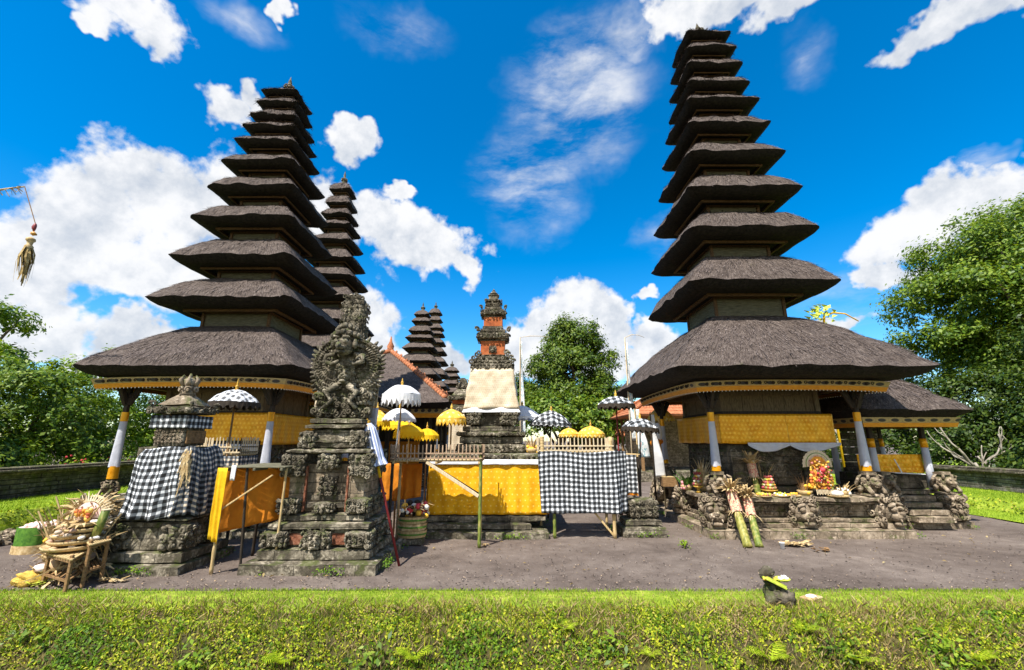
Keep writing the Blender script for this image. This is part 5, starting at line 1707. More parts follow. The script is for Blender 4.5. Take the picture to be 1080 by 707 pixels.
def brick_tower():
    cx, cy = -.53, 12.05
    root = thing('brick_tower_shrine', 'stepped red brick and carved stone tower at centre, cloth round its middle', 'shrine', (cx, cy, 1.70))
    z = -1.70
    mb = MB()
    mb.stone(-.86, .86, -.86, .86, 1.70 + z, 1.92 + z, .14, .016, 1)
    mb.stone(-.80, .80, -.80, .80, 1.922 + z, 2.10 + z, .14, .016, 2)
    mb.stone(-.86, .86, -.86, .86, 2.102 + z, 2.22 + z, .14, .016, 3)
    mb.stone(-.74, .74, -.74, .74, 2.222 + z, 2.36 + z, .14, .016, 4)
    mb.stone(-.58, .58, -.58, .58, 2.362 + z, 3.84 + z, .16, .014, 5)
    mb.build('base_courses', M_STONE, root)
    mb = MB()
    mb.carve_box(-.84, .84, -.865, .84, 1.73 + z, 1.90 + z, .10, 11, 'FLR', 1.2)
    mb.build('carved_base', M_STONE, root, smooth=True); mb = MB()
    mb.carve_box(-.84, .84, -.865, .84, 2.11 + z, 2.21 + z, .10, 14, 'FLR', 1.2)
    mb.build('carved_base', M_STONE, root, smooth=True)
    for x in (-.46, .46):
        mb = MB()
        mb.stone(x - .20, x + .20, -.74, -.4, 2.37 + z, 2.72 + z, .1, .02, 6 + x)
        mb.carve_box(x - .20, x + .20, -.745, -.4, 2.38 + z, 2.71 + z, .11, int(20 + 9 * x), 'FLR', 1.3)
        mb.build('carved_block', M_STONE, root, smooth=True)
    mb = MB()
    for k, (h, z0, z1) in enumerate(((.56, 3.84, 4.02), (.50, 4.02, 4.13), (.42, 4.13, 4.24), (.37, 4.24, 4.30))):
        mb.stone(-h, h, -h, h, z0 + z + .001, z1 + z, .1, .016, 30 + k)
        mb.carve_box(-h, h, -h - .005, h, z0 + z + .01, z1 + z - .01, .10, 31 + 4 * k, 'FLR', 1.2)
        for sx in (-1, 1):
            mb.scroll(V(sx * h, -h, z1 + z + .04), V(1, 0, 0), V(0, 0, 1), V(0, -1, 0), .07, 1.2, .03, sx)
    mb.build('carved_steps', M_STONE, root)
    mb = MB()
    mb.box((0, 0, 4.47 + z), (.66, .66, .40), None, .008)
    mb.build('brick_body', M_BRICK, root); mb = MB()
    mb.box((0, 0, 5.21 + z), (.52, .52, .34), None, .008)
    mb.build('brick_body', M_BRICK, root)
    mb = MB()
    guardian_head(mb, (0, -.34, 4.42 + z), .20, 0, 3)
    mb.stone(-.36, .36, -.36, .36, 4.66 + z, 4.72 + z, .1, .014, 41)
    mb.stone(-.43, .43, -.43, .43, 4.722 + z, 4.90 + z, .1, .016, 42)
    mb.stone(-.36, .36, -.36, .36, 4.902 + z, 5.02 + z, .1, .014, 43)
    mb.stone(-.30, .30, -.30, .30, 5.022 + z, 5.12 + z, .1, .014, 44)
    mb.carve_box(-.43, .43, -.435, .43, 4.73 + z, 4.89 + z, .085, 51, 'FLR', .8)
    mb.carve_box(-.36, .36, -.365, .36, 4.90 + z, 5.02 + z, .08, 55, 'FLR', .6)
    for sx in (-1, 1):
        for sy in (-1, 1):
            mb.scroll(V(sx * .43, sy * .43, 4.97 + z), V(sx * .7, sy * .7, 0), V(0, 0, 1), V(-sy * .7, sx * .7, 0), .08, 1.2, .035, 1)
    mb.stone(-.27, .27, -.27, .27, 5.352 + z, 5.43 + z, .1, .014, 45)
    mb.stone(-.34, .34, -.34, .34, 5.432 + z, 5.60 + z, .1, .016, 46)
    mb.carve_box(-.34, .34, -.345, .34, 5.43 + z, 5.60 + z, .085, 61, 'FLR', .8)
    for sx in (-1, 1):
        for sy in (-1, 1):
            mb.scroll(V(sx * .34, sy * .34, 5.64 + z), V(sx * .7, sy * .7, 0), V(0, 0, 1), V(-sy * .7, sx * .7, 0), .06, 1.2, .028, 1)
    mb.build('carved_cornices', M_STONE, root)
    mb = MB()
    for k, (h, z0, z1) in enumerate(((.26, 5.60, 5.70), (.20, 5.70, 5.84), (.23, 5.84, 5.92), (.15, 5.92, 6.04), (.17, 6.04, 6.09))):
        mb.stone(-h, h, -h, h, z0 + z + .001, z1 + z, .1, .014, 70 + k)
        if k in (1, 2): mb.carve_box(-h, h, -h - .005, h, z0 + z + .01, z1 + z, .09, 80 + k, 'FLR', 1.2)
    mb.lathe([(0, 6.08 + z), (.10, 6.09 + z), (.13, 6.14 + z), (.07, 6.19 + z), (.03, 6.26 + z), (0, 6.3 + z)], (0, 0, 0), 9)
    mb.build('finial', M_STONE, root)
brick_tower()
def tapered_wrap(name, label, cx, cy, b0, b1, z0, z1, mat, folds, amp, seed):
    mb = MB()
    n = 96
    def f(u, v):
        a = u * 4
        q = int(a) % 4; s = (a - int(a)) * 2 - 1
        b = lerp(b1, b0, v)
        w = amp * (.15 + .5 * v) * math.sin(u * folds * 2 * math.pi + seed + 3 * noise.noise(V(u * 5, v * 2, seed))) + amp * 1.6 * noise.noise(V(u * 13, v * 2.2, seed)) + amp * noise.noise(V(u * 26 + v * 2, v * 5, seed))
        Mz = Matrix.Rotation(q * math.pi / 2, 3, 'Z')
        p = Mz @ V(s * b, -b - w, 0)
        return V(cx + p.x, cy + p.y, lerp(z1, z0, v) + .02 * noise.noise(V(u * 9, 1, seed)) * v)
    mb.grid(f, n, 16, closeu=True, uvfn=lambda u, v: (u * 8 * b0, v * (z1 - z0)))
    return tag(mb.build(name, mat, solid=.008, smooth=True), label, 'cloth')
tapered_wrap('brocade_cloth', 'beige gold brocade cloth wrapped around the brick tower', -.53, 12.05, .71, .56, 2.80, 3.86, M_BEIGECLOTH, 9, .024, 2)
tapered_wrap('white_cloth', 'white cloth showing under the beige brocade of the brick tower', -.53, 12.05,   .755, .60, 2.70, 2.97, M_WHITE, 7, .012, 5)

mb = MB()
hang(mb, (-1.86, 10.22), (.77, 10.22), 1.50, .43, 9, .022, 110, 16, 4, flare=.05)
hang(mb, (.77, 10.22), (.77, 12.9), 1.50, .43, 8, .022, 60, 12, 6, flare=.03)
hang(mb, (-1.86, 12.9), (-1.86, 10.22), 1.50, .43, 8, .022, 60, 12, 8, flare=.03)
tag(mb.build('yellow_brocade', M_YELLOW, solid=.008, smooth=True), 'bright yellow brocade cloth hung around the central stone platform', 'cloth')
mb = MB()
hang(mb, (-1.87, 10.19), (.79, 10.19), 1.585, 1.475, 6, .012, 90, 4, 3, flare=.02)
tag(mb.build('white_band', M_WHITE, solid=.008, smooth=True), 'white cloth band along the top of the yellow brocade', 'cloth')
mb = MB()
hang(mb, (-2.80, 9.86), (-1.93, 9.78), 1.52, .72, 4, .04, 50, 14, 4, flare=.04, zbot1=.84)
tag(mb.build('orange_cloth', M_ORANGE, solid=.008, smooth=True), 'plain orange cloth hanging behind the flower basket left of the yellow brocade', 'cloth')

M_WOOD_RAIL = wood_mat('weathered_slats', (.24, .15, .09), (.50, .36, .24), 5, (8, 8, 1.5))
# ------------------------------------------------------------------ bamboo offering altars
def altar(name, label, x0, x1, y0, y1, zt, zrail=None, legs=(), braces=(), rail_mat=None, floor=.05, slat=.06, group=None, deck_mat=None):
    root = thing(name, label, 'offering altar', ((x0 + x1) / 2, (y0 + y1) / 2, 0), 0, group)
    ox, oy = (x0 + x1) / 2, (y0 + y1) / 2
    rm = rail_mat or M_BAMBOO_PALE
    mb = MB()
    k = y0
    while k < y1 - .02:
        mb.bar((x0 - ox, k - oy + .02, zt - .02), (x1 - ox, k - oy + .02 + .004, zt - .02), .036, .022, .004)
        k += .045
    for x in (x0 + .06, (x0 + x1) / 2, x1 - .06):
        mb.bar((x - ox, y0 - oy, zt - .055), (x - ox, y1 - oy, zt - .055), .045, .045, .008)
    mb.build('deck', deck_mat or M_BAMBOO, root)
    if zrail:
        mb = MB()
        rr = random.Random(int(x0 * 100))
        def side(p, q):
            p, q = V(*p), V(*q); L = (q - p).length
            n = int(L / slat)
            for i in range(n + 1):
                c = p.lerp(q, i / n)
                h = zrail + rr.uniform(-.012, .012)
                mb.bar((c.x, c.y, zt - .01), (c.x + rr.uniform(-.008, .008), c.y, h), .022, .014, 0, (0, 1, 0))
            for zr in (zt + (zrail - zt) * .42, zt + .03):
                mb.bar((p.x, p.y - .014, zr), (q.x, q.y - .014, zr), .016, .026)
                mb.bar((p.x, p.y + .014, zr + .002), (q.x, q.y + .014, zr + .002), .016, .026)
        a, b, c, d = (x0 - ox, y0 - oy, 0), (x1 - ox, y0 - oy, 0), (x1 - ox, y1 - oy, 0), (x0 - ox, y1 - oy, 0)
        side(a, b); side(b, c); side(d, a)
        mb.build('railing', rm, root)
    for (x, y, z, x2, y2, z2, r, m) in legs:
        mb = MB()
        n = 7
        pts, rad = [], []
        for i in range(n * 3):
            t = i / (n * 3 - 1)
            pts.append((lerp(x, x2, t) - ox, lerp(y, y2, t) - oy, lerp(z, z2, t)))
            rad.append(r * (1.14 if i % 3 == 1 else .97))
        mb.tube(pts, rad, 9)
        mb.build('leg', m, root, smooth=True)
    for (p, q, w, m) in braces:
        mb = MB(); mb.bar((p[0] - ox, p[1] - oy, p[2]), (q[0] - ox, q[1] - oy, q[2]), w, w * .8, .004)
        mb.build('brace', m, root)
    return root
# centre: tall railed altar before the yellow brocade
altar('bamboo_altar', 'railed bamboo altar with a green post standing before the yellow brocade', -2.44, -.60, 9.10, 9.75, 1.62, 1.92,
      legs=[(-.63, 9.09, 0, -.63, 9.14, 1.75, .032, M_BAMBOO_GREEN), (-2.40, 9.14, 0, -2.40, 9.14, 1.62, .03, M_WOOD_DARK), (-2.38, 9.72, 0, -2.38, 9.72, 1.62, .03, M_BAMBOO), (-.66, 9.72, .14, -.66, 9.72, 1.62, .03, M_BAMBOO)],
      rail_mat=M_WOOD_RAIL, braces=[((-1.72, 9.14, 1.58), (-.66, 9.12, .93), .075, M_BAMBOO_PALE), ((-1.86, 9.72, 1.58), (-.70, 9.74, .90), .06, M_WOOD_DARK)], slat=.078)
# right: checkered altar
altar('bamboo_altar', 'railed bamboo altar draped with checkered cloth right of the yellow brocade', .60, 2.22, 9.86, 10.70, 1.76, 2.06,
      legs=[(.90, 9.90, 0, .90, 9.90, 1.74, .034, M_BAMBOO_GREEN), (2.16, 9.88, 0, 2.16, 9.88, 2.08, .038, M_BAMBOO), (.66, 10.66, 0, .66, 10.66, 1.74, .03, M_BAMBOO), (2.16, 10.66, 0, 2.16, 10.66, 1.74, .03, M_BAMBOO), (.66, 9.87, 1.70, .66, 9.87, 2.09, .045, M_BAMBOO)],
      braces=[((1.75, 9.90, .52), (2.14, 9.90, .06), .05, M_BAMBOO)], slat=.085, rail_mat=M_BAMBOO_PALE)
mb = MB()
drape('checked_cloth', 'large black and white checkered cloth hanging from the right bamboo altar', M_CHECK, [(.56, 9.82), (2.22, 9.80), (2.30, 9.84), (2.52, 10.0)], [(.62, 9.80), (2.24, 9.78), (2.32, 9.86), (2.50, 10.05)], 1.76, .51, 5, .026, 2.3, 120, 36, .008)
mb = MB(); hang(mb, (2.50, 10.55), (2.86, 10.45), 1.68, .82, 3, .025, 30, 16, 7)
tag(mb.build('checked_cloth', M_CHECK, solid=.006, smooth=True), 'smaller checkered cloth hanging behind the right edge of the large one', 'cloth')
mb = MB(); hang(mb, (2.50, 10.54), (2.86, 10.44), .83, .79, 3, .02, 20, 2, 7)
tag(mb.build('orange_hem', M_ORANGE, solid=.008), 'orange edging strip under the smaller checkered cloth', 'cloth')
altar('bamboo_altar', 'small railed altar holding up the smaller checkered cloth', 2.44, 3.0, 10.6, 11.2, 1.70, None,
      legs=[(2.48, 10.64, 0, 2.48, 10.64, 1.66, .028, M_WOOD_DARK), (2.96, 10.64, 0, 2.96, 10.64, 1.66, .028, M_WOOD_DARK), (2.48, 11.16, 0, 2.48, 11.16, 1.66, .028, M_BAMBOO), (2.96, 11.16, 0, 2.96, 11.16, 1.66, .028, M_BAMBOO)])
# left: orange draped altar between the two stone shrines
altar('bamboo_altar', 'open bamboo altar hung with orange cloth between the left stone shrines', -4.66, -3.66, 7.34, 8.50, 1.60, None,
      legs=[(-4.63, 7.38, 0, -4.64, 7.38, 1.57, .026, M_BAMBOO), (-4.62, 8.46, 0, -4.45, 8.2, 1.57, .026, M_WOOD_DARK), (-3.72, 7.48, .33, -3.70, 7.48, 1.57, .018, M_BAMBOO), (-3.70, 8.46, .3, -3.70, 8.46, 1.57, .026, M_WOOD_DARK), (-4.22, 7.44, 0, -4.30, 7.40, 1.57, .02, M_WOOD_DARK)],
      braces=[((-4.62, 7.33, .92), (-3.84, 7.33, 1.46), .03, M_BAMBOO)], deck_mat=M_WOOD_GREY)
mb = MB()
hang(mb, (-4.67, 7.46), (-3.70, 7.92), 1.57, .57, 3, .03, 60, 18, 2, zbot1=.76)
tag(mb.build('orange_cloth', M_ORANGE, solid=.006, smooth=True), 'orange cloth hanging inside the open bamboo altar between the stone shrines', 'cloth')
mb = MB()
hang(mb, (-4.71, 7.30), (-4.54, 7.28), 1.575, .52, 2, .02, 14, 16, 2, zbot1=.45)
tag(mb.build('yellow_strip', M_OYEL, solid=.006, smooth=True), 'bright yellow cloth strip on the front left leg of the open altar', 'cloth')
mb = MB()
hang(mb, (-4.50, 7.31), (-4.42, 7.30), 1.61, 1.38, 1, .01, 6, 6, 2)
tag(mb.build('white_rag', M_WHITE, solid=.006, smooth=True), 'small white rag tied to the open altar corner', 'cloth')
# far left: railed altar behind the checkered shrine
altar('bamboo_altar', 'railed bamboo altar behind the left checkered stone shrine', -6.42, -5.42, 9.0, 9.6, 1.74, 2.06,
      legs=[(x, y, 0, x, y, 1.7, .03, M_WOOD_DARK) for x in (-6.38, -5.46) for y in (9.04, 9.56)], slat=.07)
mb = MB()
hang(mb, (-6.44, 8.96), (-5.38, 8.94), 1.70, .75, 5, .03, 50, 20, 2)
hang(mb, (-5.38, 8.94), (-5.38, 9.6), 1.70, .75, 3, .03, 30, 20, 5)
tag(mb.build('checked_cloth', M_CHECK_WARM, solid=.006, smooth=True), 'brownish checkered cloth hanging from the altar behind the left stone shrine', 'cloth')

# ------------------------------------------------------------------ ceremonial parasols
def parasol(label, x, y, zrim, ztop, rad, can, fringe, z0=0.0, fr_len=.12, tilt=(0, 0), pole=None, spike=.18, pole_z=None, white_bands=False, shallow=1.7):
    root = thing('ceremonial_parasol', label, 'parasol', (x, y, z0), 0, 'ceremonial parasols around the shrines')
    top = ztop - z0; rim = zrim - z0
    lean = Matrix.Rotation(tilt[0], 3, 'X') @ Matrix.Rotation(tilt[1], 3, 'Y')
    mb = MB()
    tp = lean @ V(0, 0, top)
    mb.tube([(0, 0, 0), tp * .5, tp], [.022, .02, .016], 8)
    mb.build('pole', pole or M_WOOD_TAN, root, smooth=True)
    ns = 16
    seed = rnd.random() * 9
    def dome(u, v):
        a = u * 2 * math.pi
        r = rad * v
        pinch = 1 - .06 * v * (1 - abs(math.cos(a * ns / 4)))
        z = rim + (top - rim) * (1 - v ** shallow) - .04 * rad / .45 * v * (.5 - .5 * math.cos(a * ns / 2)) + .012 * noise.noise(V(math.cos(a) * 2, math.sin(a) * 2, v * 3 + seed))
        return lean @ V(math.cos(a) * r * pinch, math.sin(a) * r * pinch, z)
    mb = MB()
    mb.grid(dome, ns * 3, 9, closeu=True, uvfn=lambda u, v: (rad * v * math.cos(u * 2 * math.pi), rad * v * math.sin(u * 2 * math.pi)))
    c = mb.build('canopy', can, root, smooth=True)
    mb = MB()
    rr = random.Random(int(seed * 100))
    def fr(u, v):
        a = u * 2 * math.pi
        r = rad * (.985 + .02 * math.sin(a * 34) * v + .02 * v)
        zz_ = rim - .005 - v * fr_len * (.85 + .25 * math.sin(a * 22 + 1) + .12 * math.sin(a * 53))
        return lean @ V(math.cos(a) * r, math.sin(a) * r, zz_)
    mb.grid(fr, 120, 3, closeu=True, uvfn=lambda u, v: (u * 2 * math.pi * rad, v * fr_len))
    mb.build('fringe', fringe, c, smooth=True)
    mb = MB()
    for k in range(8):
        a = k * math.pi / 4
        mb.bar(lean @ V(0, 0, top - .45 * (top - rim) - .12), lean @ V(math.cos(a) * rad * .8, math.sin(a) * rad * .8, rim + (top - rim) * (1 - .8 ** shallow) - .015), .010, .010)
    mb.build('ribs', M_WOOD_DARK, root)
    mb = MB()
    o = lean @ V(0, 0, top)
    mb.lathe([(.035, -.03), (.045, 0), (.02, .02), (.035, .05), (.03, .08), (.012, .10), (.018, .12), (.005, spike), (0, spike + .01)], o, 8)
    mb.build('finial', M_GOLD, root, smooth=True)
    return root
parasol('black and white checkered parasol with dark fringe in front of the left shrine', -5.67, 9.0, 2.76, 3.02, .47, M_CHECK_FADE, M_WOOD_DARK, 0, .13, (0, 0), M_WOOD_TAN, .22, shallow=2.0)
parasol('large white fringed parasol, highest of the group right of the carved throne', -2.57, 10.2, 3.05, 3.26, .44, M_WHITE, M_WHITE, 0, .24, (0, 0), M_WOOD_TAN, .16, shallow=2.2)
parasol('smaller white parasol behind and below the large white fringed one', -2.90, 11.0, 2.54, 2.78, .41, M_WHITE, M_LAV_SHADE, 0, .07, (0, .04), M_PLASTIC, .06, shallow=2.2)
parasol('front yellow fringed parasol below the two white ones', -2.65, 11.5, 2.22, 2.40, .39, M_OYEL, M_OYEL, 0, .16, (0, .0), M_BAMBOO, .10, shallow=2.1)
parasol('yellow parasol half hidden behind the front yellow one', -3.16, 12.5, 2.42, 2.58, .46, M_OYEL, M_OYEL, 0, .13, shallow=2.0)
parasol('yellow parasol at the right of the yellow group, before the dark pavilion', -2.47, 13.0, 2.15, 2.34, .35, M_OYEL, M_OYEL, 0, .15, shallow=2.1)
parasol('gold parasol standing alone left of the brick tower', -1.53, 11.2, 2.55, 2.77, .37, M_GOLDUMB, M_GOLDUMB, 1.70, .17, (0, 0), M_WOOD_TAN, .14, shallow=1.9)
parasol('small yellow and white parasol partly hidden by the carved throne shrine', -3.35, 11.0, 2.46, 2.75, .32, M_GOLDUMB, M_OYEL, 0, .12, shallow=1.8)
parasol('checkered parasol tilted beside the brick tower, left of the gold pair', .96, 12.4, 2.48, 2.82, .57, M_CHECK_BIG, M_CHECK_BIG, 0, .10, (0.0, .05), M_WOOD_DARK, .12, shallow=1.7)
parasol('plain white parasol directly right of the brick tower', .30, 12.9, 2.66, 3.0, .58, M_WHITE, M_WHITE, 1.69, .08, (0, 0), M_PLASTIC, .08, shallow=1.5)
parasol('smaller gold parasol behind the right bamboo railing', 1.74, 13.6, 2.20, 2.37, .31, M_GOLDUMB, M_GOLDUMB, 0, .10, shallow=1.9)
parasol('larger gold parasol behind the right bamboo railing', 2.38, 13.5, 2.20, 2.42, .42, M_GOLDUMB, M_GOLDUMB, 0, .11, shallow=1.9)
parasol('upper checkered parasol with black fringe left of the right shrine', 2.72, 11.5, 2.92, 3.13, .48, M_CHECK_BIG, M_WOOD_DARK, 0, .12, (0, 0), M_RED_POLE, .16, shallow=2.1)
parasol('lower checkered parasol with black fringe nearest the right shrine eave', 3.02, 11.0, 2.32, 2.54, .45, M_CHECK_BIG, M_WOOD_DARK, 0, .12, (0, .06), M_WOOD_DARK, .14, shallow=2.1)
parasol('faded gold parasol under the left eave of the right shrine', 4.9, 14.6, 2.75, 3.05, .42, M_GOLDUMB, M_GOLDUMB, 0, .12, shallow=2.0)
# closed parasol leaning by the throne shrine
def closed_parasol():
    p0 = gnd(421, 597); p1 = at(389, 447, 7.95)
    root = thing('closed_parasol', 'rolled blue striped white parasol on a red pole leaning at the carved throne', 'parasol', p0)
    d = p1 - p0
    mb = MB(); mb.tube([V(0, 0, 0), d * .5, d * .72], [.022] * 3, 8); mb.build('pole', M_RED_POLE, root, smooth=True)
    mb = MB(); mb.tube([d * .60, d * .73], [.024, .024], 8); mb.build('pole_collar', M_OYEL, root, smooth=True)
    mb = MB()
    q = d.to_track_quat('Z', 'Y').to_matrix()
    L = d.length
    def f(u, v):
        a = u * 2 * math.pi
        r = lerp(.075, .135, v ** .8) * (1 + .16 * math.sin(a * 7 + v * 2)) * (1 - .5 * max(0, .12 - v) / .12)
        if v > .78: r *= .9 + .25 * (v - .78) / .22
        return q @ V(r * math.cos(a), r * math.sin(a), L * lerp(1.0, .68, v))
    m, N, b = new_mat('blue_striped_cloth')
    sx = N.new('ShaderNodeSeparateXYZ'); N.l.new(coords(N, 'UV'), sx.inputs[0])
    st = N.mapr(N.math('FRACT', N.math('MULTIPLY', sx.outputs[0], 14)), .45, .55)
    N.l.new(N.mix(st, (.74, .75, .80), (.22, .27, .45)), b.inputs['Base Color'])
    b.inputs['Roughness'].default_value = .8
    mb.grid(f, 56, 16, closeu=True, uvfn=lambda u, v: (u, v))
    mb.build('rolled_canopy', m, root, smooth=True)
    mb = MB(); mb.lathe([(0, .06), (.03, .05), (.02, 0), (.05, -.02), (.06, -.06)], d, 8); mb.build('finial', M_GOLD, root)
closed_parasol()

# ------------------------------------------------------------------ tiled and thatched hall behind the left
def hall():
    cx, cy, half, L, rise = -6.6, 23.2, 3.95, 3.62, 3.0
    root = thing('thatched_hall', 'large dark thatched hall with orange tiled ridges behind the yellow parasols', 'hall', (cx, cy, 0))
    mb, sv = thatch_roof(half, .15, L, rise, .24, seed=77, n=14, rows=8, pw=1.05, under_b=2.0, strands=1500, round_c=.04)
    rt = mb.build('thatch_roof', [M_THATCH, M_THATCH_SHADE], root, smooth=True)
    sv.build('loose_fibres', M_STRAND, rt)
    mb = MB()
    for q in range(4):
        Mz = Matrix.Rotation(q * math.pi / 2, 3, 'Z')
        n = 30
        for k in range(n):
            t0 = k / n
            h0 = lerp(.1, half, t0); h1 = lerp(.1, half, (k + 1.25) / n)
            za = L + rise * (1 - t0 ** 1.05) + .06; zb = L + rise * (1 - min(1, (k + 1.25) / n) ** 1.05) + .03
            if t0 > .93: break
            mb.tube([Mz @ V(h0 * .975, -h0 * .975, za), Mz @ V(h1 * .975, -h1 * .975, zb)], [.12, .15], 8)
            if k % 3 == 0: mb.blob(Mz @ V(h0 * .975, -h0 * .975, za + .16), (.05, .05, .09), 6, 5)
    mb.lathe([(0, L + rise - .1), (.3, L + rise), (.15, L + rise + .2), (.2, L + rise + .35), (.08, L + rise + .6), (.03, L + rise + .9), (0, L + rise + .92)], (0, 0, 0), 10)
    mb.build('tiled_ridges', M_TERRA, rt, smooth=True)
    mb = MB(); f = half * .84
    for q in range(4):
        Mz = Matrix.Rotation(q * math.pi / 2, 3, 'Z')
        a, b_ = f, f + .1
        mb.quad(Mz @ V(-a, -a, L - .62), Mz @ V(a, -a, L - .62), Mz @ V(b_, -b_, L - .18), Mz @ V(-b_, -b_, L - .18), uv=[(0, 0), (2 * a, 0), (2 * a, 1), (0, 1)])
    mb.build('eave_board', M_FASCIA, root)
    for sx in (-1, -.33, .33, 1):
        for sy in (-1, -.33, .33, 1):
            if abs(sx) < .9 and abs(sy) < .9: continue
            mb = MB(); mb.box((sx * 2.7, sy * 2.7, 1.9), (.18, .18, 2.9), None, .02); mb.build('post', M_WOOD_DARK, root)
    mb = MB(); mb.stone(-3.0, 3.0, -3.0, 3.0, 0, .6, .5, .02, 3); mb.build('plinth', M_STONE, root)
    mb = MB(); mb.box((0, .6, 2.0), (4.6, 3.8, 2.75), None, .02); mb.build('inner_wall', M_WOOD_DARK, root)
    mb = MB(); mb.box((0, -1.32, 1.35), (4.2, .03, 1.2)); mb.build('cloth_dado', M_ORANGE, root)
hall()
def tiled_hut(label, cx, cy, half, L, rise, rx=1.0):
    root = thing('tiled_pavilion', label, 'pavilion', (cx, cy, 0))
    mb = MB()
    rows = 9
    for q in range(4):
        Mz = Matrix.Rotation(q * math.pi / 2, 3, 'Z')
        for k in range(rows):
            h0, h1 = lerp(.05, half, k / rows), lerp(.05, half, (k + 1) / rows)
            z0, z1 = L + rise * (1 - k / rows), L + rise * (1 - (k + 1) / rows)
            mb.quad(Mz @ V(-h1, -h1, z1 + .04), Mz @ V(h1, -h1, z1 + .04), Mz @ V(h0, -h0, z0), Mz @ V(-h0, -h0, z0))
            mb.quad(Mz @ V(-h1, -h1, z1), Mz @ V(h1, -h1, z1), Mz @ V(h1, -h1, z1 + .04), Mz @ V(-h1, -h1, z1 + .04))
        mb.tube([Mz @ V(.05, -.05, L + rise + .06), Mz @ V(half, -half, L + .1)], .09, 7)
    mb.box((0, 0, L - .03), (half * 2 - .05, half * 2 - .05, .05))
    mb.build('tiled_roof', M_TERRA, root)
    for sx in (-1, 1):
        for sy in (-1, 1):
            mb = MB(); mb.box((sx * half * .75, sy * half * .75, L / 2 + .2), (.14, .14, L - .45), None, .01); mb.build('post', M_WOOD_TAN, root)
    mb = MB(); mb.stone(-half * .9, half * .9, -half * .9, half * .9, 0, .5, .4, .02, 4); mb.build('plinth', M_STONE, root)
    mb = MB(); mb.box((0, half * .5, L / 2 + .25), (half * 1.5, .1, L - .55)); mb.build('back_wall', M_STONE_W, root)
tiled_hut('terracotta roofed pavilion glimpsed under the left eave of the right shrine', 8.6, 25.0, 2.6, 3.3, 1.5)
tiled_hut('small terracotta roofed pavilion far behind the checkered parasols', 6.0, 30.0, 1.5, 2.3, .9)

# small brick shrine beyond
def far_brick_shrine():
    root = thing('brick_shrine', 'small carved brick shrine with pointed top just left of the brick tower', 'shrine', (-1.72, 15.4, 0))
    mb = MB()
    mb.stone(-.5, .5, -.5, .5, 0, 1.6, .3, .014, 1); mb.build('stone_base', M_STONE, root); mb = MB(); mb.stone(-.55, .55, -.55, .55, 2.9, 3.05, .14, .014, 2)
    mb.stone(-.40, .40, -.4, .4, 3.05, 3.2, .14, .014, 3); mb.stone(-.46, .46, -.46, .46, 3.35, 3.5, .14, .014, 4)
    mb.stone(-.36, .36, -.36, .36, 3.5, 3.75, .1, .014, 5, taper=.4); mb.stone(-.2, .2, -.2, .2, 3.75, 4.15, .1, .014, 6, taper=.5)
    mb.carve_box(-.55, .55, -.555, .55, 2.9, 3.05, .13, 5); mb.carve_box(-.46, .46, -.465, .46, 3.35, 3.5, .13, 9); mb.carve_box(-.2, .2, -.2, .2, 3.78, 4.1, .12, 12)
    mb.build('carved_stone', M_STONE, root)
    mb = MB(); mb.box((0, 0, 2.25), (.8, .8, 1.3)); mb.build('brick_body', M_BRICK, root); mb = MB(); mb.box((0, 0, 3.28), (.66, .66, .14)); mb.build('brick_body', M_BRICK, root)
far_brick_shrine()
mb = MB(); hang(mb, (-2.1, 14.82), (-1.25, 14.82), 2.86, 1.65, 3, .03, 30, 14, 4, flare=.05)
tag(mb.build('beige_cloth', M_BEIGECLOTH, solid=.008, smooth=True), 'pale beige cloth on the small brick shrine behind the gold parasol', 'cloth')

# carved stone pedestal right of the checkered altar
root = thing('stone_pedestal', 'low carved mossy stone pedestal at the right end of the checkered altar', 'pedestal', (2.85, 10.35, 0))
mb = MB()
mb.stone(-.52, .45, -.40, .40, -.05, .22, .14, .018, 5); mb.stone(-.44, .38, -.34, .34, .222, .36, .14, .016, 6); mb.stone(-.30, .30, -.28, .28, .362, .75, .1, .02, 7)
mb.build('base', M_STONE, root)
mb = MB(); mb.carve_box(-.30, .30, -.285, .28, .38, .74, .12, 44, 'FLR', 1.3); mb.build('carved_top', M_STONE, root, smooth=True)

# ------------------------------------------------------------------ banners and festival poles
def banner(label, x, y, h, z_cl0, z_cl1, w, cloth_mat_, tip=(0.5, 0.1), pole=None):
    root = thing('tall_banner', label, 'banner', (x, y, 0))
    mb = MB()
    mb.tube([(0, 0, 0), (0, 0, h * .6), (0, 0, h), (tip[0] * .35, 0, h + tip[1]), (tip[0] * .7, 0, h + tip[1] * .9), (tip[0], 0, h + tip[1] * .1)], [.028, .022, .016, .012, .009, .006], 7)
    mb.build('pole', pole or M_BAMBOO_PALE, root, smooth=True)
    mb = MB()
    mb.grid(lambda u, v: V(.02 + w * u * (1 - .75 * v) , .05 * math.sin(v * 9 + u * 2) * u + .015, lerp(z_cl0, z_cl1, v)), 6, 30, uvfn=lambda u, v: (u * w, v * (z_cl1 - z_cl0)))
    mb.build('banner_cloth', cloth_mat_, root, solid=.006, smooth=True)
    return root
def banner_mat():
    m, N, b = new_mat('printed_banner_cloth')
    co = coords(N)
    n = N.noise(N.vmath('MULTIPLY', co, (6, 1, 3)), 2.2, 3, .6)
    c = N.ramp(n, [(.42, (.78, .80, .80)), (.52, (.80, .80, .79)), (.57, (.10, .36, .42)), (.63, (.75, .76, .75)), (.68, (.55, .10, .08)), (.75, (.8, .8, .8))])
    N.l.new(c, b.inputs['Base Color']); b.inputs['Roughness'].default_value = .8
    return m
M_BANNER = banner_mat()
p = at(549, 470, 14.2); banner('tall slim white banner with curled tip beside the brick tower', p.x, p.y, 5.35, 2.2, 5.2, .15, M_BANNER, (1.0, .05))
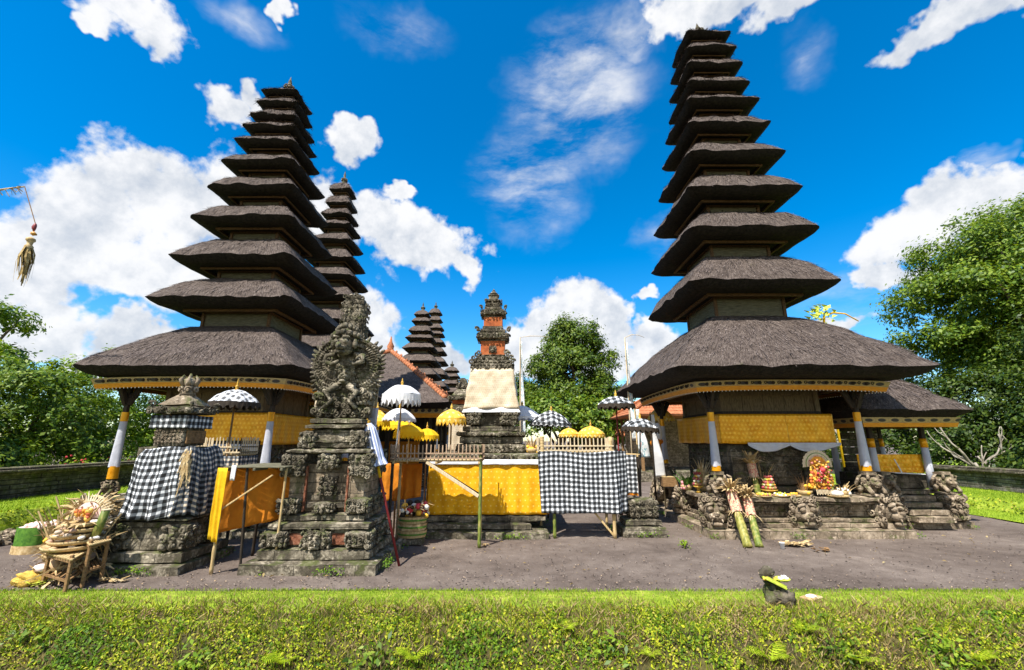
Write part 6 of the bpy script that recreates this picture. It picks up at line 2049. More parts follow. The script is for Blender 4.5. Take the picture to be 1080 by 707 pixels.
p = at(666, 470, 13.4); banner('tall white printed banner left of the right shrine roof', p.x, p.y, 5.15, 2.0, 5.0, .17, M_BANNER, (.62, .10))
p = at(672, 470, 12.4); banner('short printed banner on a bamboo pole between the checkered parasols and right shrine', p.x, p.y, 2.9, 1.55, 2.85, .34, M_BANNER, (.05, .02), M_BAMBOO)
p = at(688, 470, 12.3); banner('white cloth banner with yellow tip under the left eave of the right shrine', p.x, p.y, 2.75, 1.05, 2.7, .30, M_WHITE, (.05, .02), M_WOOD_DARK)
p = at(697, 470, 12.9)
root = thing('hanging_cloth_bundle', 'orange and white cloth bundle hanging on a pole under the right shrine eave', 'cloth bundle', (p.x, p.y, 0))
mb = MB(); mb.tube([(0, 0, 0), (0, 0, 2.6)], .02, 7); mb.build('pole', M_BAMBOO, root)
mb = MB(); mb.blob((-.12, 0, 1.95), (.2, .14, .12), 10, 7, Matrix.Rotation(-.4, 3, 'Y'), .2, 3); mb.build('orange_cloth', M_ORANGE, root, smooth=True)
mb = MB(); mb.blob((-.05, 0, 2.2), (.12, .1, .3), 10, 7, None, .25, 5); mb.build('white_cloth', M_WHITE, root, smooth=True)

M_OLDPALM = noise_mat('old_palm_leaf', [(.3, (.16, .10, .03)), (.5, (.32, .22, .08)), (.72, (.50, .38, .18))], 12, 4, .8, .2)
def festival_pole():
    root = thing('festival_pole', 'curved bamboo festival pole at far left with a straw ornament hanging from its tip', 'festival pole', (-13.1, 8.3, 0))
    o = V(-13.1, 8.3, 0)
    P = [V(-13.1, 8.3, 0), V(-13.05, 8.3, 2.5), V(-12.8, 8.25, 4.6), V(-12.2, 8.2, 6.0), V(-11.4, 8.1, 6.7), V(-10.7, 8.03, 6.98), at(26, 197, 8.0)]
    pts = []
    for i in range(len(P) - 1):
        a, b, c, d = P[max(i - 1, 0)], P[i], P[i + 1], P[min(i + 2, len(P) - 1)]
        for k in range(6):
            t = k / 6
            pts.append(.5 * ((2 * b) + (c - a) * t + (2 * a - 5 * b + 4 * c - d) * t * t + (3 * b - a - 3 * c + d) * t ** 3) - o)
    pts.append(P[-1] - o)
    mb = MB(); mb.tube(pts, [lerp(.05, .012, i / (len(pts) - 1)) for i in range(len(pts))], 8)
    mb.build('bamboo_pole', M_BAMBOO, root, smooth=True)
    mb = MB()
    rr = random.Random(3)
    for i in range(8, len(pts) - 1):
        for k in range(5):
            a = rr.uniform(0, 6.28)
            e = pts[i] + V(math.cos(a) * .10, math.sin(a) * .10, rr.uniform(-.16, .02))
            mb.quad(pts[i], pts[i] + V(0, 0, .02), e + V(0, 0, .02), e)
    mb.build('palm_fringe', M_STRAW, root)
    tip = P[-1] - o
    z1 = zz(236, 8.0); x0, y0 = at(30, 262, 8.0).x - o.x - .03, tip.y
    mb = MB()
    mb.tube([tip, V(x0 + .03, tip.y, z1)], .008, 5); mb.build('string', M_WOOD_TAN, root)
    mb = MB(); mb.blob((x0 + .03, y0, z1 - .08), (.035, .035, .09), 8, 6, None, .5, 2); mb.blob((x0 + .05, y0, z1 - .22), (.05, .04, .04), 8, 6, None, .5, 4)
    mb.build('red_tassel', M_MIXFRUIT, root, smooth=True)
    mb = MB()
    mb.lathe([(.02, 0), (.07, -.03), (.075, -.07), (.05, -.10), (.04, -.16), (.07, -.20), (.06, -.24)], (x0 + .03, y0, z1 - .3), 12)
    mb.build('palm_ring', M_STRAW, root, smooth=True)
    mb = MB()
    for k in range(34):
        a = rr.uniform(0, 6.28); r = rr.uniform(.01, .06); L = rr.uniform(.3, .85)
        p0 = V(x0 + .03 + r * math.cos(a), y0 + r * math.sin(a), z1 - .5)
        sway = V(rr.uniform(-.03, .13), rr.uniform(-.05, .05), 0)
        w = V(math.sin(a), -math.cos(a), 0) * rr.uniform(.012, .028)
        pm = p0 + V(math.cos(a) * .05, math.sin(a) * .05, -L * .45) + sway * .3
        pe = p0 + V(0, 0, -L) + sway
        mb.quad(p0 - w, p0 + w, pm + w, pm - w); mb.quad(pm - w, pm + w, pe + w * .3, pe - w * .3)
    mb.build('palm_streamers', M_OLDPALM, root)
festival_pole()
def roof_pole():
    p = at(905, 336, 17.5)
    root = thing('festival_pole', 'yellow decorated festival pole tip rising behind the right shrine roof', 'festival pole', (p.x - 1.6, 17.5, 0))
    z = p.z
    pts = [V(0, 0, 0), V(-.05, 0, z * .5), V(0, 0, z * .85), V(.2, 0, z + .1), V(.6, 0, z + .25), V(1.1, 0, z + .2), V(1.6, 0, z - .12)]
    mb = MB(); mb.tube(pts, [.06, .05, .05, .045, .04, .03, .02], 8); mb.build('pole', M_OYEL, root, smooth=True)
    mb = MB(); rr = random.Random(8)
    for k in range(60):
        c = V(rr.uniform(-.3, .5), rr.uniform(-.3, .3), z + rr.uniform(-.3, .5))
        mb.quad(c, c + V(rr.uniform(-.2, .2), rr.uniform(-.2, .2), .06), c + V(rr.uniform(-.25, .25), .1, .18), c + V(.05, 0, .1))
    mb.build('leaf_bunch', M_LIME, root)
roof_pole()

# ------------------------------------------------------------------ offerings on and before the right shrine
def strips(mb, c, n, r, L, up, w, seed, z_spread=.2):
    rr = random.Random(seed)
    c = Vector(c)
    for k in range(n):
        a = 2 * math.pi * k / n + rr.uniform(-.2, .2)
        d = V(math.cos(a), math.sin(a), 0)
        s = V(-d.y, d.x, 0) * w * rr.uniform(.6, 1.2)
        l = L * rr.uniform(.7, 1.15)
        p1 = c + d * r * .3; p2 = c + d * (r * .3 + l * .6) + V(0, 0, l * up * rr.uniform(.6, 1.2)); p3 = p2 + d * l * .5 + V(0, 0, l * (up - .7) * rr.uniform(.2, .6))
        mb.quad(p1 - s, p1 + s, p2 + s, p2 - s); mb.quad(p2 - s, p2 + s, p3 + s * .2, p3 - s * .2)

def bamboo_offering(label, base, top, r=.075):
    root = thing('bamboo_offering', label, 'bamboo offering', base)
    d = Vector(top) - Vector(base)
    pts, rad = [], []
    for i in range(19):
        t = i / 18
        pts.append(d * t * .92); rad.append(r * (1.12 if i % 6 == 0 else 1.0) * (1.0 - .15 * t))
    mb = MB(); mb.tube(pts, rad, 12); mb.build('bamboo_stem', M_BAMBOO_OLIVE if r > .08 else M_BAMBOO_GREEN, root, smooth=True)
    q = d.to_track_quat('Z', 'Y').to_matrix()
    mb = MB()
    mb.grid(lambda u, v: d * lerp(.52, .88, v) + q @ V(math.cos(u * 6.283) * (r * 1.25 + .01 * math.sin(u * 40)), math.sin(u * 6.283) * (r * 1.25 + .01 * math.sin(u * 40)), 0), 24, 6, closeu=True)
    mb.build('pink_wrapping', M_PINKWRAP, root, smooth=True)
    mb = MB(); strips(mb, d * .86, 34, .12, .30, .45, .022, int(r * 999) + len(label)); strips(mb, d * .93, 28, .10, .26, .85, .02, 9)
    mb.build('palm_leaf_crown', M_STRAW, root)
    mb = MB(); strips(mb, d * .58, 18, r * 3, .14, -.35, .012, 4); mb.build('palm_skirt', M_STRAW, root)
    return root
M_PINKWRAP = noise_mat('faded_pink_wrap', [(.36, (.34, .06, .05)), (.46, (.52, .22, .15)), (.54, (.62, .48, .32)), (.66, (.32, .21, .09))], 22, 5, .8, .4)
bamboo_offering('thick yellow green bamboo with palm crown leaning on the right shrine, the longer of two', gnd(789, 577.5), at(769, 512, 9.95), .085)
bamboo_offering('darker green bamboo with palm crown leaning beside the longer one on the right shrine', gnd(801, 577), at(786, 519, 9.95), .072)
bamboo_offering('upright bamboo with fanned palm crown standing on the platform behind the leaning pair', at(801, 526, 10.5), at(791, 484, 10.6), .07)

def fruit_tower(label, base, h, r, mats, seed):
    root = thing('fruit_offering', label, 'offering', base)
    mb = MB(); mb.lathe([(0, 0), (r * .7, 0), (r * .3, h * .06), (r * .25, h * .14), (r, h * .22), (r * 1.05, h * .26), (0, h * .27)], (0, 0, 0), 16)
    mb.build('pedestal_bowl', M_GOLD, root, smooth=True)
    rr = random.Random(seed)
    lev = len(mats)
    for i, m in enumerate(mats):
        mb = MB(); z0 = h * lerp(.28, .92, i / lev); rad = r * lerp(.95, .35, i / lev)
        n = max(8, int(22 * rad / r))
        for k in range(n):
            a = 2 * math.pi * k / n + i
            s = h * .24 / lev * rr.uniform(.7, 1.2) + .010
            mb.blob((math.cos(a) * rad * .75, math.sin(a) * rad * .75, z0 + s), (s * 1.3, s * 1.3, s), 7, 5, None, .1, k)
        mb.lathe([(0, z0 - .01), (rad * .6, z0 - .01), (rad * .5, z0 + h * .6 / lev), (0, z0 + h * .65 / lev)], (0, 0, 0), 10)
        mb.build('fruit_layer', M_MIXFRUIT if i % 2 == 0 else M_MIXFL, root, smooth=True)
    return root
pz = .80
def on_plat(px, py, Y): 
    p = at(px, py, Y); return V(p.x, p.y, pz)
fruit_tower('round tiered fruit and flower offering in a gold bowl near the palm crowns', on_plat(812, 522, 10.45), .46, .17, [M_YELLOW_FL, M_RED, M_YELLOW_FL, M_RED, M_PINK], 3)
fruit_tower('pink and purple tiered offering beside the left front post of the right shrine', on_plat(737, 520, 11.0), .56, .11, [M_PINK, M_RED, M_PINK, M_RED, M_PINK, M_WHITE_FL], 5)
def palm_bundle(name, label, base, n, L, spread, mat, seed, flowers=None, w=.014):
    root = thing(name, label, 'offering', base)
    rr = random.Random(seed)
    mb = MB()
    for k in range(n):
        a = rr.uniform(0, 6.28); t = rr.uniform(.1, 1) * spread
        d = V(math.cos(a) * t, math.sin(a) * t, 1).normalized()
        s = V(-d.y, d.x, .0)
        s = (s.normalized() if s.length > .01 else V(1, 0, 0)) * w * rr.uniform(.5, 1.3)
        l = L * rr.uniform(.55, 1.1)
        p0 = V(math.cos(a) * .05, math.sin(a) * .05, 0)
        p1 = p0 + d * l * .65; p2 = p1 + d * l * .35 + V(math.cos(a), math.sin(a), -.5) * l * .12
        mb.quad(p0 - s, p0 + s, p1 + s, p1 - s); mb.quad(p1 - s, p1 + s, p2 + s * .15, p2 - s * .15)
    mb.build('palm_strips', mat, root)
    if flowers:
        mb = MB()
        for k in range(16):
            mb.blob((rr.uniform(-.12, .12), rr.uniform(-.14, .06), rr.uniform(.02, L * .4)), rr.uniform(.025, .05), 7, 5, None, .2, k)
        mb.build('flowers', flowers, root, smooth=True)
    mb = MB(); mb.lathe([(0, .0), (.12, 0), (.16, .10), (.15, .11), (.10, .03), (0, .03)], (0, 0, 0), 14); mb.build('basket', M_BAMBOO, root, smooth=True)
    return root
palm_bundle('palm_offering', 'spread dry palm bunch standing behind the round fruit offering', on_plat(806, 520, 10.8), 46, .75, .55, M_STRAW, 2)
palm_bundle('stick_offering', 'bundle of thin brown sticks and marigolds left of the orange fan offering', on_plat(850, 526, 10.4), 34, .58, .5, M_WOOD_TAN, 4, M_YELLOW_FL, .008)
palm_bundle('green_leaf_offering', 'tray of green leaves and fruit at the left end of the platform', on_plat(725, 520, 11.6), 30, .45, .8, M_GREEN_LF, 6, M_PINK, .03)
palm_bundle('flower_basket', 'flat basket of white and yellow flowers right of the orange fan offering', on_plat(889, 526, 10.35), 40, .34, 1.3, M_STRAW, 8, M_WHITE_FL, .02)
palm_bundle('palm_offering', 'small pale palm fan beside the pink tiered offering', on_plat(741, 510, 11.3), 20, .8, .35, M_STRAW, 12, None, .03)
palm_bundle('straw_bunch', 'short straw bunch lying on the platform corner above the leaning bamboo', on_plat(780, 524, 10.25), 60, .30, 1.4, M_STRAW, 14, M_YELLOW_FL, .018)
root = thing('cardboard_box', 'plain brown box on the platform at the left of the right shrine', 'box', on_plat(706, 515, 12.4))
mb = MB(); mb.box((0, 0, .12), (.40, .28, .24), None, .006); mb.build('body', M_WOOD_TAN, root)
mb = MB(); mb.box((0, -.075, .246), (.41, .14, .008)); mb.box((0, .078, .248), (.41, .14, .008)); mb.build('lid_flaps', M_BAMBOO, root)
M_ORANGECAKE = noise_mat('orange_cake', [(.35, (.50, .10, .01)), (.5, (.74, .28, .02)), (.65, (.82, .46, .06))], 26, 5, .7, .4)
def fan_offering():
    b = on_plat(868, 526, 10.3)
    root = thing('fan_offering', 'orange rice cake offering with a striped fan top on a small stand', 'offering', b)
    mb = MB()
    for sx in (-1, 1):
        for sy in (-1, 1): mb.box((sx * .16, sy * .10, .06), (.03, .03, .12))
    mb.box((0, 0, .13), (.46, .32, .03), None, .006)
    mb.build('stand', M_WOOD_DARK, root)
    ZF = .66
    for nm, r0, r1, m in (('orange_disc', .0, .19, M_ORANGECAKE), ('red_ring', .19, .22, M_PINKWRAP), ('pale_ring', .22, .255, M_BAMBOO_PALE), ('green_ring', .255, .27, M_GREEN_LF), ('cream_ring', .27, .33, M_BAMBOO_PALE)):
        mb = MB()
        n = 40
        def f(u, v):
            a = lerp(-.15, math.pi + .15, u)
            rr_ = lerp(r0, r1, v) * (1 + (.03 * math.sin(u * 90) if v > .9 and r1 > .3 else 0))
            return V(math.cos(a) * rr_, -.03 + .05 * (rr_ / .33) ** 2, ZF + math.sin(a) * rr_)
        mb.grid(f, n, 3)
        mb.build(nm, m, root, solid=.02)
    mb = MB(); rr = random.Random(3)
    for (z, r, y0) in ((.34, .235, -.05), (.53, .185, -.03)):
        for ring, n in ((1.0, 22), (.72, 16), (.42, 9)):
            for k in range(n):
                a = 2 * math.pi * k / n + ring * 3
                mb.blob((math.cos(a) * r * ring, y0 - .07 * (1 - ring), z + math.sin(a) * r * ring), (.040, .028, .040), 7, 5, None, .25, k)
        mb.blob((0, y0 + .03, z), (r * .98, .06, r * .98), 16, 8)
    mb.build('orange_cakes', M_MIXORANGE, root, smooth=True)
    mb = MB()
    for k in range(60): mb.blob((rr.uniform(-.2, .2), -.13 + rr.uniform(-.04, .02), rr.uniform(.16, .78)), rr.uniform(.014, .032), 6, 4, None, .3, k)
    mb.build('mixed_petals', M_MIXFL, root, smooth=True)
    mb = MB(); mb.blob((0, -.14, .56), (.06, .05, .06), 8, 6, None, .2, 1)
    for k in range(9): mb.blob((rr.uniform(-.14, .14), -.14, rr.uniform(.3, .68)), .026, 6, 4)
    mb.build('red_flowers', M_RED, root, smooth=True)
    mb = MB()
    for k in range(16): mb.bar((-.22 + .029 * k, -.165, .15), (-.22 + .029 * k, -.175, .04 + .02 * (k % 2)), .016, .006)
    mb.build('lace_edge', M_BAMBOO_PALE, root)
fan_offering()
def leaf_tray(label, base, r, seed, mats):
    root = thing('flower_tray', label, 'offering tray', base)
    rr = random.Random(seed)
    mb = MB(); mb.lathe([(0, 0), (r * .9, 0), (r, .03), (r * .97, .035), (r * .85, .012), (0, .012)], (0, 0, 0), 14); mb.build('woven_tray', M_BAMBOO, root, smooth=True)
    for m in mats:
        mb = MB()
        for k in range(10):
            a = rr.uniform(0, 6.28); q = r * rr.uniform(0, .8)
            mb.blob((q * math.cos(a), q * math.sin(a), .03 + rr.uniform(0, .04)), (rr.uniform(.02, .045), .028, .025), 6, 4, Matrix.Rotation(a, 3, 'Z'), .3, k)
        mb.build('flowers', m, root, smooth=True)
leaf_tray('small tray of yellow flowers at the platform edge below the round fruit offering', on_plat(806, 528, 10.15), .17, 3, [M_YELLOW_FL, M_LIME, M_PINK])
leaf_tray('small tray of lime leaves at the platform edge, second right of the round fruit offering', on_plat(824, 527, 10.2), .17, 5, [M_LIME, M_YELLOW_FL, M_WHITE_FL])
leaf_tray('small tray of pale petals at the platform edge before the stick bundle', on_plat(838, 528, 10.18), .15, 7, [M_STRAW, M_YELLOW_FL])
root = thing('wrapped_bundle', 'white cloth bundle on a wicker tray right of the fan offering', 'bundle', on_plat(884, 528, 10.15))
mb = MB(); mb.blob((0, 0, .07), (.14, .1, .06), 12, 8, None, .3, 4); mb.build('cloth_bundle', M_WHITE, root, smooth=True)
mb = MB(); mb.lathe([(0, 0), (.2, 0), (.23, .03), (.21, .035), (0, .015)], (0, 0, 0), 14); mb.build('wicker_tray', M_BAMBOO, root)
# litter on the step and the gravel
root = thing('plastic_cup', 'clear white plastic cup standing on gravel before the right shrine step', 'cup', gnd(825.5, 579))
mb = MB(); mb.lathe([(0, .0), (.034, 0), (.045, .11), (.048, .112), (.043, .105), (.03, .01), (0, .01)], (0, 0, 0), 14); mb.build('cup_wall', M_PLASTIC, root, smooth=True)
def husk_pile(label, base, n, L, seed, mat):
    root = thing('dry_leaf_litter', label, 'litter', base)
    rr = random.Random(seed); mb = MB()
    for k in range(n):
        a = rr.uniform(0, 6.28); l = L * rr.uniform(.5, 1.1); w = rr.uniform(.015, .035)
        c = V(rr.uniform(-L, L) * .7, rr.uniform(-L, L) * .35, rr.uniform(.01, .05))
        d = V(math.cos(a), math.sin(a) * .6, rr.uniform(-.05, .15)); s = V(-d.y, d.x, 0).normalized() * w
        mb.quad(c - s, c + s, c + d * l * .6 + s + V(0, 0, .02), c + d * l * .6 - s + V(0, 0, .02)); 
    mb.build('husks', mat, root, solid=.006)
husk_pile('pile of dry tan palm husks on the gravel before the middle guardian head', gnd(838, 576), 44, .34, 3, M_STRAW)
husk_pile('few dry brown husks on the gravel in front of the right guardian head', gnd(866, 582), 12, .18, 5, M_WOOD_TAN)
husk_pile('dry orange leaf scraps at the foot of the green altar post', gnd(512, 577), 8, .13, 6, M_STRAW)

# ------------------------------------------------------------------ flower basket stack by the throne shrine
def basket_stack():
    b = gnd(434, 574)
    root = thing('basket_stack', 'stack of woven baskets with green stripes and flowers on top, before the orange cloth', 'baskets', b)
    mb = MB(); mb.stone(-.26, .26, -.2, .2, 0, .14, .1, .02, 3); mb.build('stone_foot', M_STONE, root)
    for i in range(3):
        mb = MB(); z = .14 + .13 * i
        mb.grid(lambda u, v: V(math.cos(u * 6.283) * (.26 + .03 * v + .008 * math.sin(u * 60)), math.sin(u * 6.283) * (.20 + .02 * v), z + .125 * v), 60, 5, closeu=True)
        mb.build('woven_basket', M_BAMBOO if i != 1 else M_STRAW, root, smooth=True)
        mb = MB(); mb.grid(lambda u, v: V(math.cos(u * 6.283) * .288, math.sin(u * 6.283) * .222, z + .05 + .03 * v), 40, 1, closeu=True); mb.build('green_stripe', M_GREEN_LF, root)
    rr = random.Random(2)
    for m, n in ((M_WHITE_FL, 14), (M_RED, 7), (M_YELLOW_FL, 14), (M_WOOD_DARK, 14)):
        mb = MB()
        for k in range(n):
            mb.blob((rr.uniform(-.2, .3), rr.uniform(-.15, .15), .54 + rr.uniform(0, .22)), rr.uniform(.03, .07), 7, 5, None, .3, k)
        mb.build('flower_heap', m, root, smooth=True)
    mb = MB(); strips(mb, (.05, 0, .6), 30, .2, .3, .5, .02, 4); mb.build('palm_strips', M_STRAW, root)
basket_stack()
palm_bundle('palm_bouquet', 'orange wrapped palm bouquet standing at the right foot of the brick tower', V(.50, 11.2, 1.70), 34, .42, .5, M_STRAW, 17, M_YELLOW_FL, .02)

# ------------------------------------------------------------------ offerings at far left
def bench(label, pts_front, pts_back, zt, group=None):
    """low bamboo table given its four foot points"""
    c = sum((Vector(p) for p in pts_front + pts_back), V(0, 0, 0)) / 4
    root = thing('bamboo_bench', label, 'bench', (c.x, c.y, 0))
    F = [Vector(p) - c for p in pts_front]; B = [Vector(p) - c for p in pts_back]
    mb = MB(); n = 10
    for k in range(n):
        t = k / (n - 1)
        a = F[0].lerp(F[1], t); b = B[0].lerp(B[1], t)
        e = (b - a) * .06
        mb.bar(V(a.x - e.x, a.y - e.y, zt), V(b.x + e.x, b.y + e.y, zt), .042, .022, .004)
    mb.build('slat_top', M_BAMBOO, root)
    for p in F + B:
        mb = MB(); mb.bar((p.x, p.y, 0), (p.x * .96, p.y * .96, zt + .05), .038, .038, .004); mb.build('leg', M_WOOD_TAN, root)
    mb = MB()
    for (a, b) in ((F[0], F[1]), (B[0], B[1]), (F[0], B[0]), (F[1], B[1])):
        for z in (zt * .35, zt - .035): mb.bar((a.x, a.y, z), (b.x, b.y, z), .026, .026)
    for k in range(5):
        t = .1 + .2 * k
        a = F[0].lerp(F[1], t); b = B[0].lerp(B[1], t); mb.bar((a.x, a.y, zt * .35 + .02), (b.x, b.y, zt * .35 + .02), .022, .016)
    mb.build('stretchers', M_WOOD_TAN, root)
    return root
bench('small low slatted bamboo bench at far left, nearer of the two', [gnd(44, 618), gnd(68, 626)], [gnd(62, 605), gnd(88, 612)], .42)
bench('taller slatted bamboo bench at far left beside the dry palm heap', [gnd(86, 620), gnd(106, 613)], [gnd(74, 603), gnd(96, 598)], .56)
def left_trays():
    base = at(79, 588, 7.05); base.z = .45
    root = thing('tray_stack', 'stack of round woven trays with white cakes on the bamboo benches', 'tray stack', base)
    rr = random.Random(4)
    for i in range(5):
        z = .015 + .075 * i; r = .36 - .035 * i
        mb = MB(); mb.lathe([(0, z), (r * .92, z), (r, z + .045), (r * .97, z + .05), (r * .88, z + .015), (0, z + .015)], (rr.uniform(-.05, .05), rr.uniform(-.04, .04), 0), 22)
        mb.build('woven_tray', M_BAMBOO if i % 2 else M_STRAW, root, smooth=True)
    for m, n, zr in ((M_WHITE_FL, 22, .3), (M_PLASTIC, 8, .3), (M_YELLOW_FL, 8, .4)):
        mb = MB()
        for k in range(n):
            a = rr.uniform(0, 6.28); r = rr.uniform(.12, .34)
            mb.blob((math.cos(a) * r, math.sin(a) * r, rr.uniform(.05, zr)), (rr.uniform(.04, .10), .05, .03), 7, 5, Matrix.Rotation(a, 3, 'Z'), .3, k)
        mb.build('rice_cakes', M_MIXPALE, root, smooth=True)
    mb = MB(); strips(mb, (0, 0, .3), 30, .3, .3, .3, .022, 8); mb.build('palm_strips', M_STRAW, root)
    # sits on the benches: fan offering above
    b2 = at(86, 566, 7.1); b2.z = base.z + .36
    root = thing('fan_offering', 'pale fan shaped offering with an orange centre on the left tray stack', 'offering', b2)
    mb = MB()
    def f(u, v):
        a = lerp(-.1, math.pi + .1, u); r = lerp(.0, .20, v); return V(math.cos(a) * r, .03 * v, .06 + math.sin(a) * r * 1.05)
    mb.grid(f, 30, 4); mb.build('pink_fan', M_PINKWHITE, root, solid=.012)
    mb = MB()
    for k in range(18): mb.blob((rr.uniform(-.10, .10), -.05, rr.uniform(.03, .16)), rr.uniform(.03, .045), 7, 5, None, .2, k)
    mb.build('orange_centre', M_MIXORANGE, root, smooth=True)
    mb = MB()
    for k in range(19):
        a = lerp(.05, math.pi - .05, k / 18); d = V(math.cos(a), 0, math.sin(a)); s = V(-d.z, 0, d.x) * .014
        p0 = d * .18 + V(0, .05, .1); p1 = d * rr.uniform(.26, .36) + V(0, .09, .1)
        mb.quad(p0 - s, p0 + s, p1 + s * .3, p1 - s * .3)
    mb.build('palm_rays', M_BAMBOO_PALE, root, solid=.004)
    return base
M_PINKWHITE = noise_mat('pale_pink_cake', [(.3, (.70, .42, .36)), (.7, (.85, .74, .66))], 9, 3, .8, .1)
BASE_L = left_trays()
def green_basket(label, px, py, r, h):
    b = gnd(px, py)
    root = thing('green_basket', label, 'basket', b)
    mb = MB(); mb.grid(lambda u, v: V(math.cos(u * 6.283) * (r * 1.02 + .01 * math.sin(u * 70)), math.sin(u * 6.283) * r, h * .30 * v), 60, 4, closeu=True); mb.build('woven_foot', M_STRAW, root, smooth=True)
    mb = MB(); mb.grid(lambda u, v: V(math.cos(u * 6.283) * (r * (.94 + .05 * v) + .012 * math.sin(u * 90)), math.sin(u * 6.283) * r * .95, h * (.28 + .66 * v)), 80, 6, closeu=True); mb.build('green_leaf_side', M_GREEN_LF, root, smooth=True)
    mb = MB(); rr = random.Random(int(px)); mb.lathe([(r * .95, h * .9), (0, h * .92)], (0, 0, 0), 16)
    for k in range(22): mb.blob((rr.uniform(-.8, .8) * r, rr.uniform(-.8, .8) * r, h * .95), rr.uniform(.03, .06), 7, 5, None, .3, k)
    mb.build('contents', M_PINKWHITE, root, smooth=True)
green_basket('wide round basket with a green leaf side standing by the rubble at far left', 38, 581, .33, .48)
green_basket('smaller green sided basket right behind the wide one', 56, 577, .24, .44)
def palm_heap():
    b = V(-6.62, 7.32, 0)
    root = thing('palm_heap', 'heap of dry palm offerings piled against the left stone shrine', 'offering heap', b)
    rs = np.random.RandomState(5)
    rr = random.Random(9)
    mb = MB()
    for k in range(30):
        a = rr.uniform(0, 6.28); q = rr.uniform(0, .35)
        z = rr.uniform(.05, 1.0) * (1 - q)
        mb.blob((q * math.cos(a), q * math.sin(a), z), (rr.uniform(.08, .18), rr.uniform(.08, .15), rr.uniform(.08, .16)), 8, 6, None, .4, k)
    mb.build('bundled_parcels', M_MIXPALE, root, smooth=True)
    mb = MB()
    for k in range(420):
        a = rr.uniform(0, 6.28); z = rr.uniform(0, 1.1); q = .48 * (1 - z * .55) * rr.uniform(.6, 1.05)
        p = V(math.cos(a) * q, math.sin(a) * q, z)
        d = V(math.cos(a) * rr.uniform(0, 1), math.sin(a) * rr.uniform(0, 1), rr.uniform(-1, .8)) + V(rr.uniform(-.8, .8), rr.uniform(-.8, .8), 0)
        d.normalize(); l = rr.uniform(.12, .34)
        s = d.cross(V(rr.uniform(-1, 1), rr.uniform(-1, 1), rr.uniform(-1, 1))).normalized() * rr.uniform(.006, .022)
        e = p + d * l; m_ = p.lerp(e, .5) + V(0, 0, .03)
        mb.quad(p - s, p + s, m_ + s, m_ - s); mb.quad(m_ - s, m_ + s, e + s * .2, e - s * .2)
    mb.build('palm_strips', M_STRAW, root)
    mb = MB()
    for k in range(9):
        a = rr.uniform(0, 6.28)
        mb.tube([(rr.uniform(-.3, .3), rr.uniform(-.3, .2), .1), (rr.uniform(-.5, .5), rr.uniform(-.4, .3), rr.uniform(.7, 1.25))], .012, 5)
    mb.build('bamboo_sticks', M_BAMBOO, root)
palm_heap()
root = thing('bamboo_tube', 'short green bamboo tube leaning behind the left tray stack', 'bamboo', at(99, 568, 7.0))
mb = MB(); mb.tube([(0, 0, 0), (.05, 0, .18), (.10, 0, .40)], [.055, .055, .055], 10); mb.build('tube', M_BAMBOO_GREEN, root, smooth=True)
mb = MB(); mb.lathe([(.057, 0), (.06, .015), (.045, .02), (0, .02)], (.10, 0, .39), 10); mb.build('cut_rim', M_BAMBOO_PALE, root)
palm_bundle('palm_bouquet', 'brown palm bouquet with orange flowers behind the left green baskets', V(-7.9, 8.2, .0), 40, .95, .45, M_STRAW, 23, M_YELLOW_FL, .02)
husk_pile('torn yellow paper and palm scraps on the ground left of the bamboo benches', gnd(38, 618), 26, .22, 8, M_LIME)
husk_pile('pale banana leaf scraps on the gravel right of the bamboo benches', gnd(119, 614), 18, .2, 9, M_STRAW)
M_BAGYEL = noise_mat('yellow_sacking', [(.3, (.42, .25, .03)), (.7, (.66, .46, .10))], 9, 5, .7, .6, .05)
def yellow_bag():
    root = thing('yellow_bag', 'crumpled yellow bag on the ground at the left end of the bamboo benches', 'bag', gnd(32, 617))
    mb = MB(); mb.blob((0, 0, .09), (.20, .13, .10), 18, 13, None, .55, 7); mb.build('body', M_BAGYEL, root, smooth=True)
    mb = MB(); mb.blob((.12, -.02, .22), (.09, .07, .06), 10, 7, None, .4, 2); mb.build('tied_neck', M_PINKWHITE, root, smooth=True)
yellow_bag()

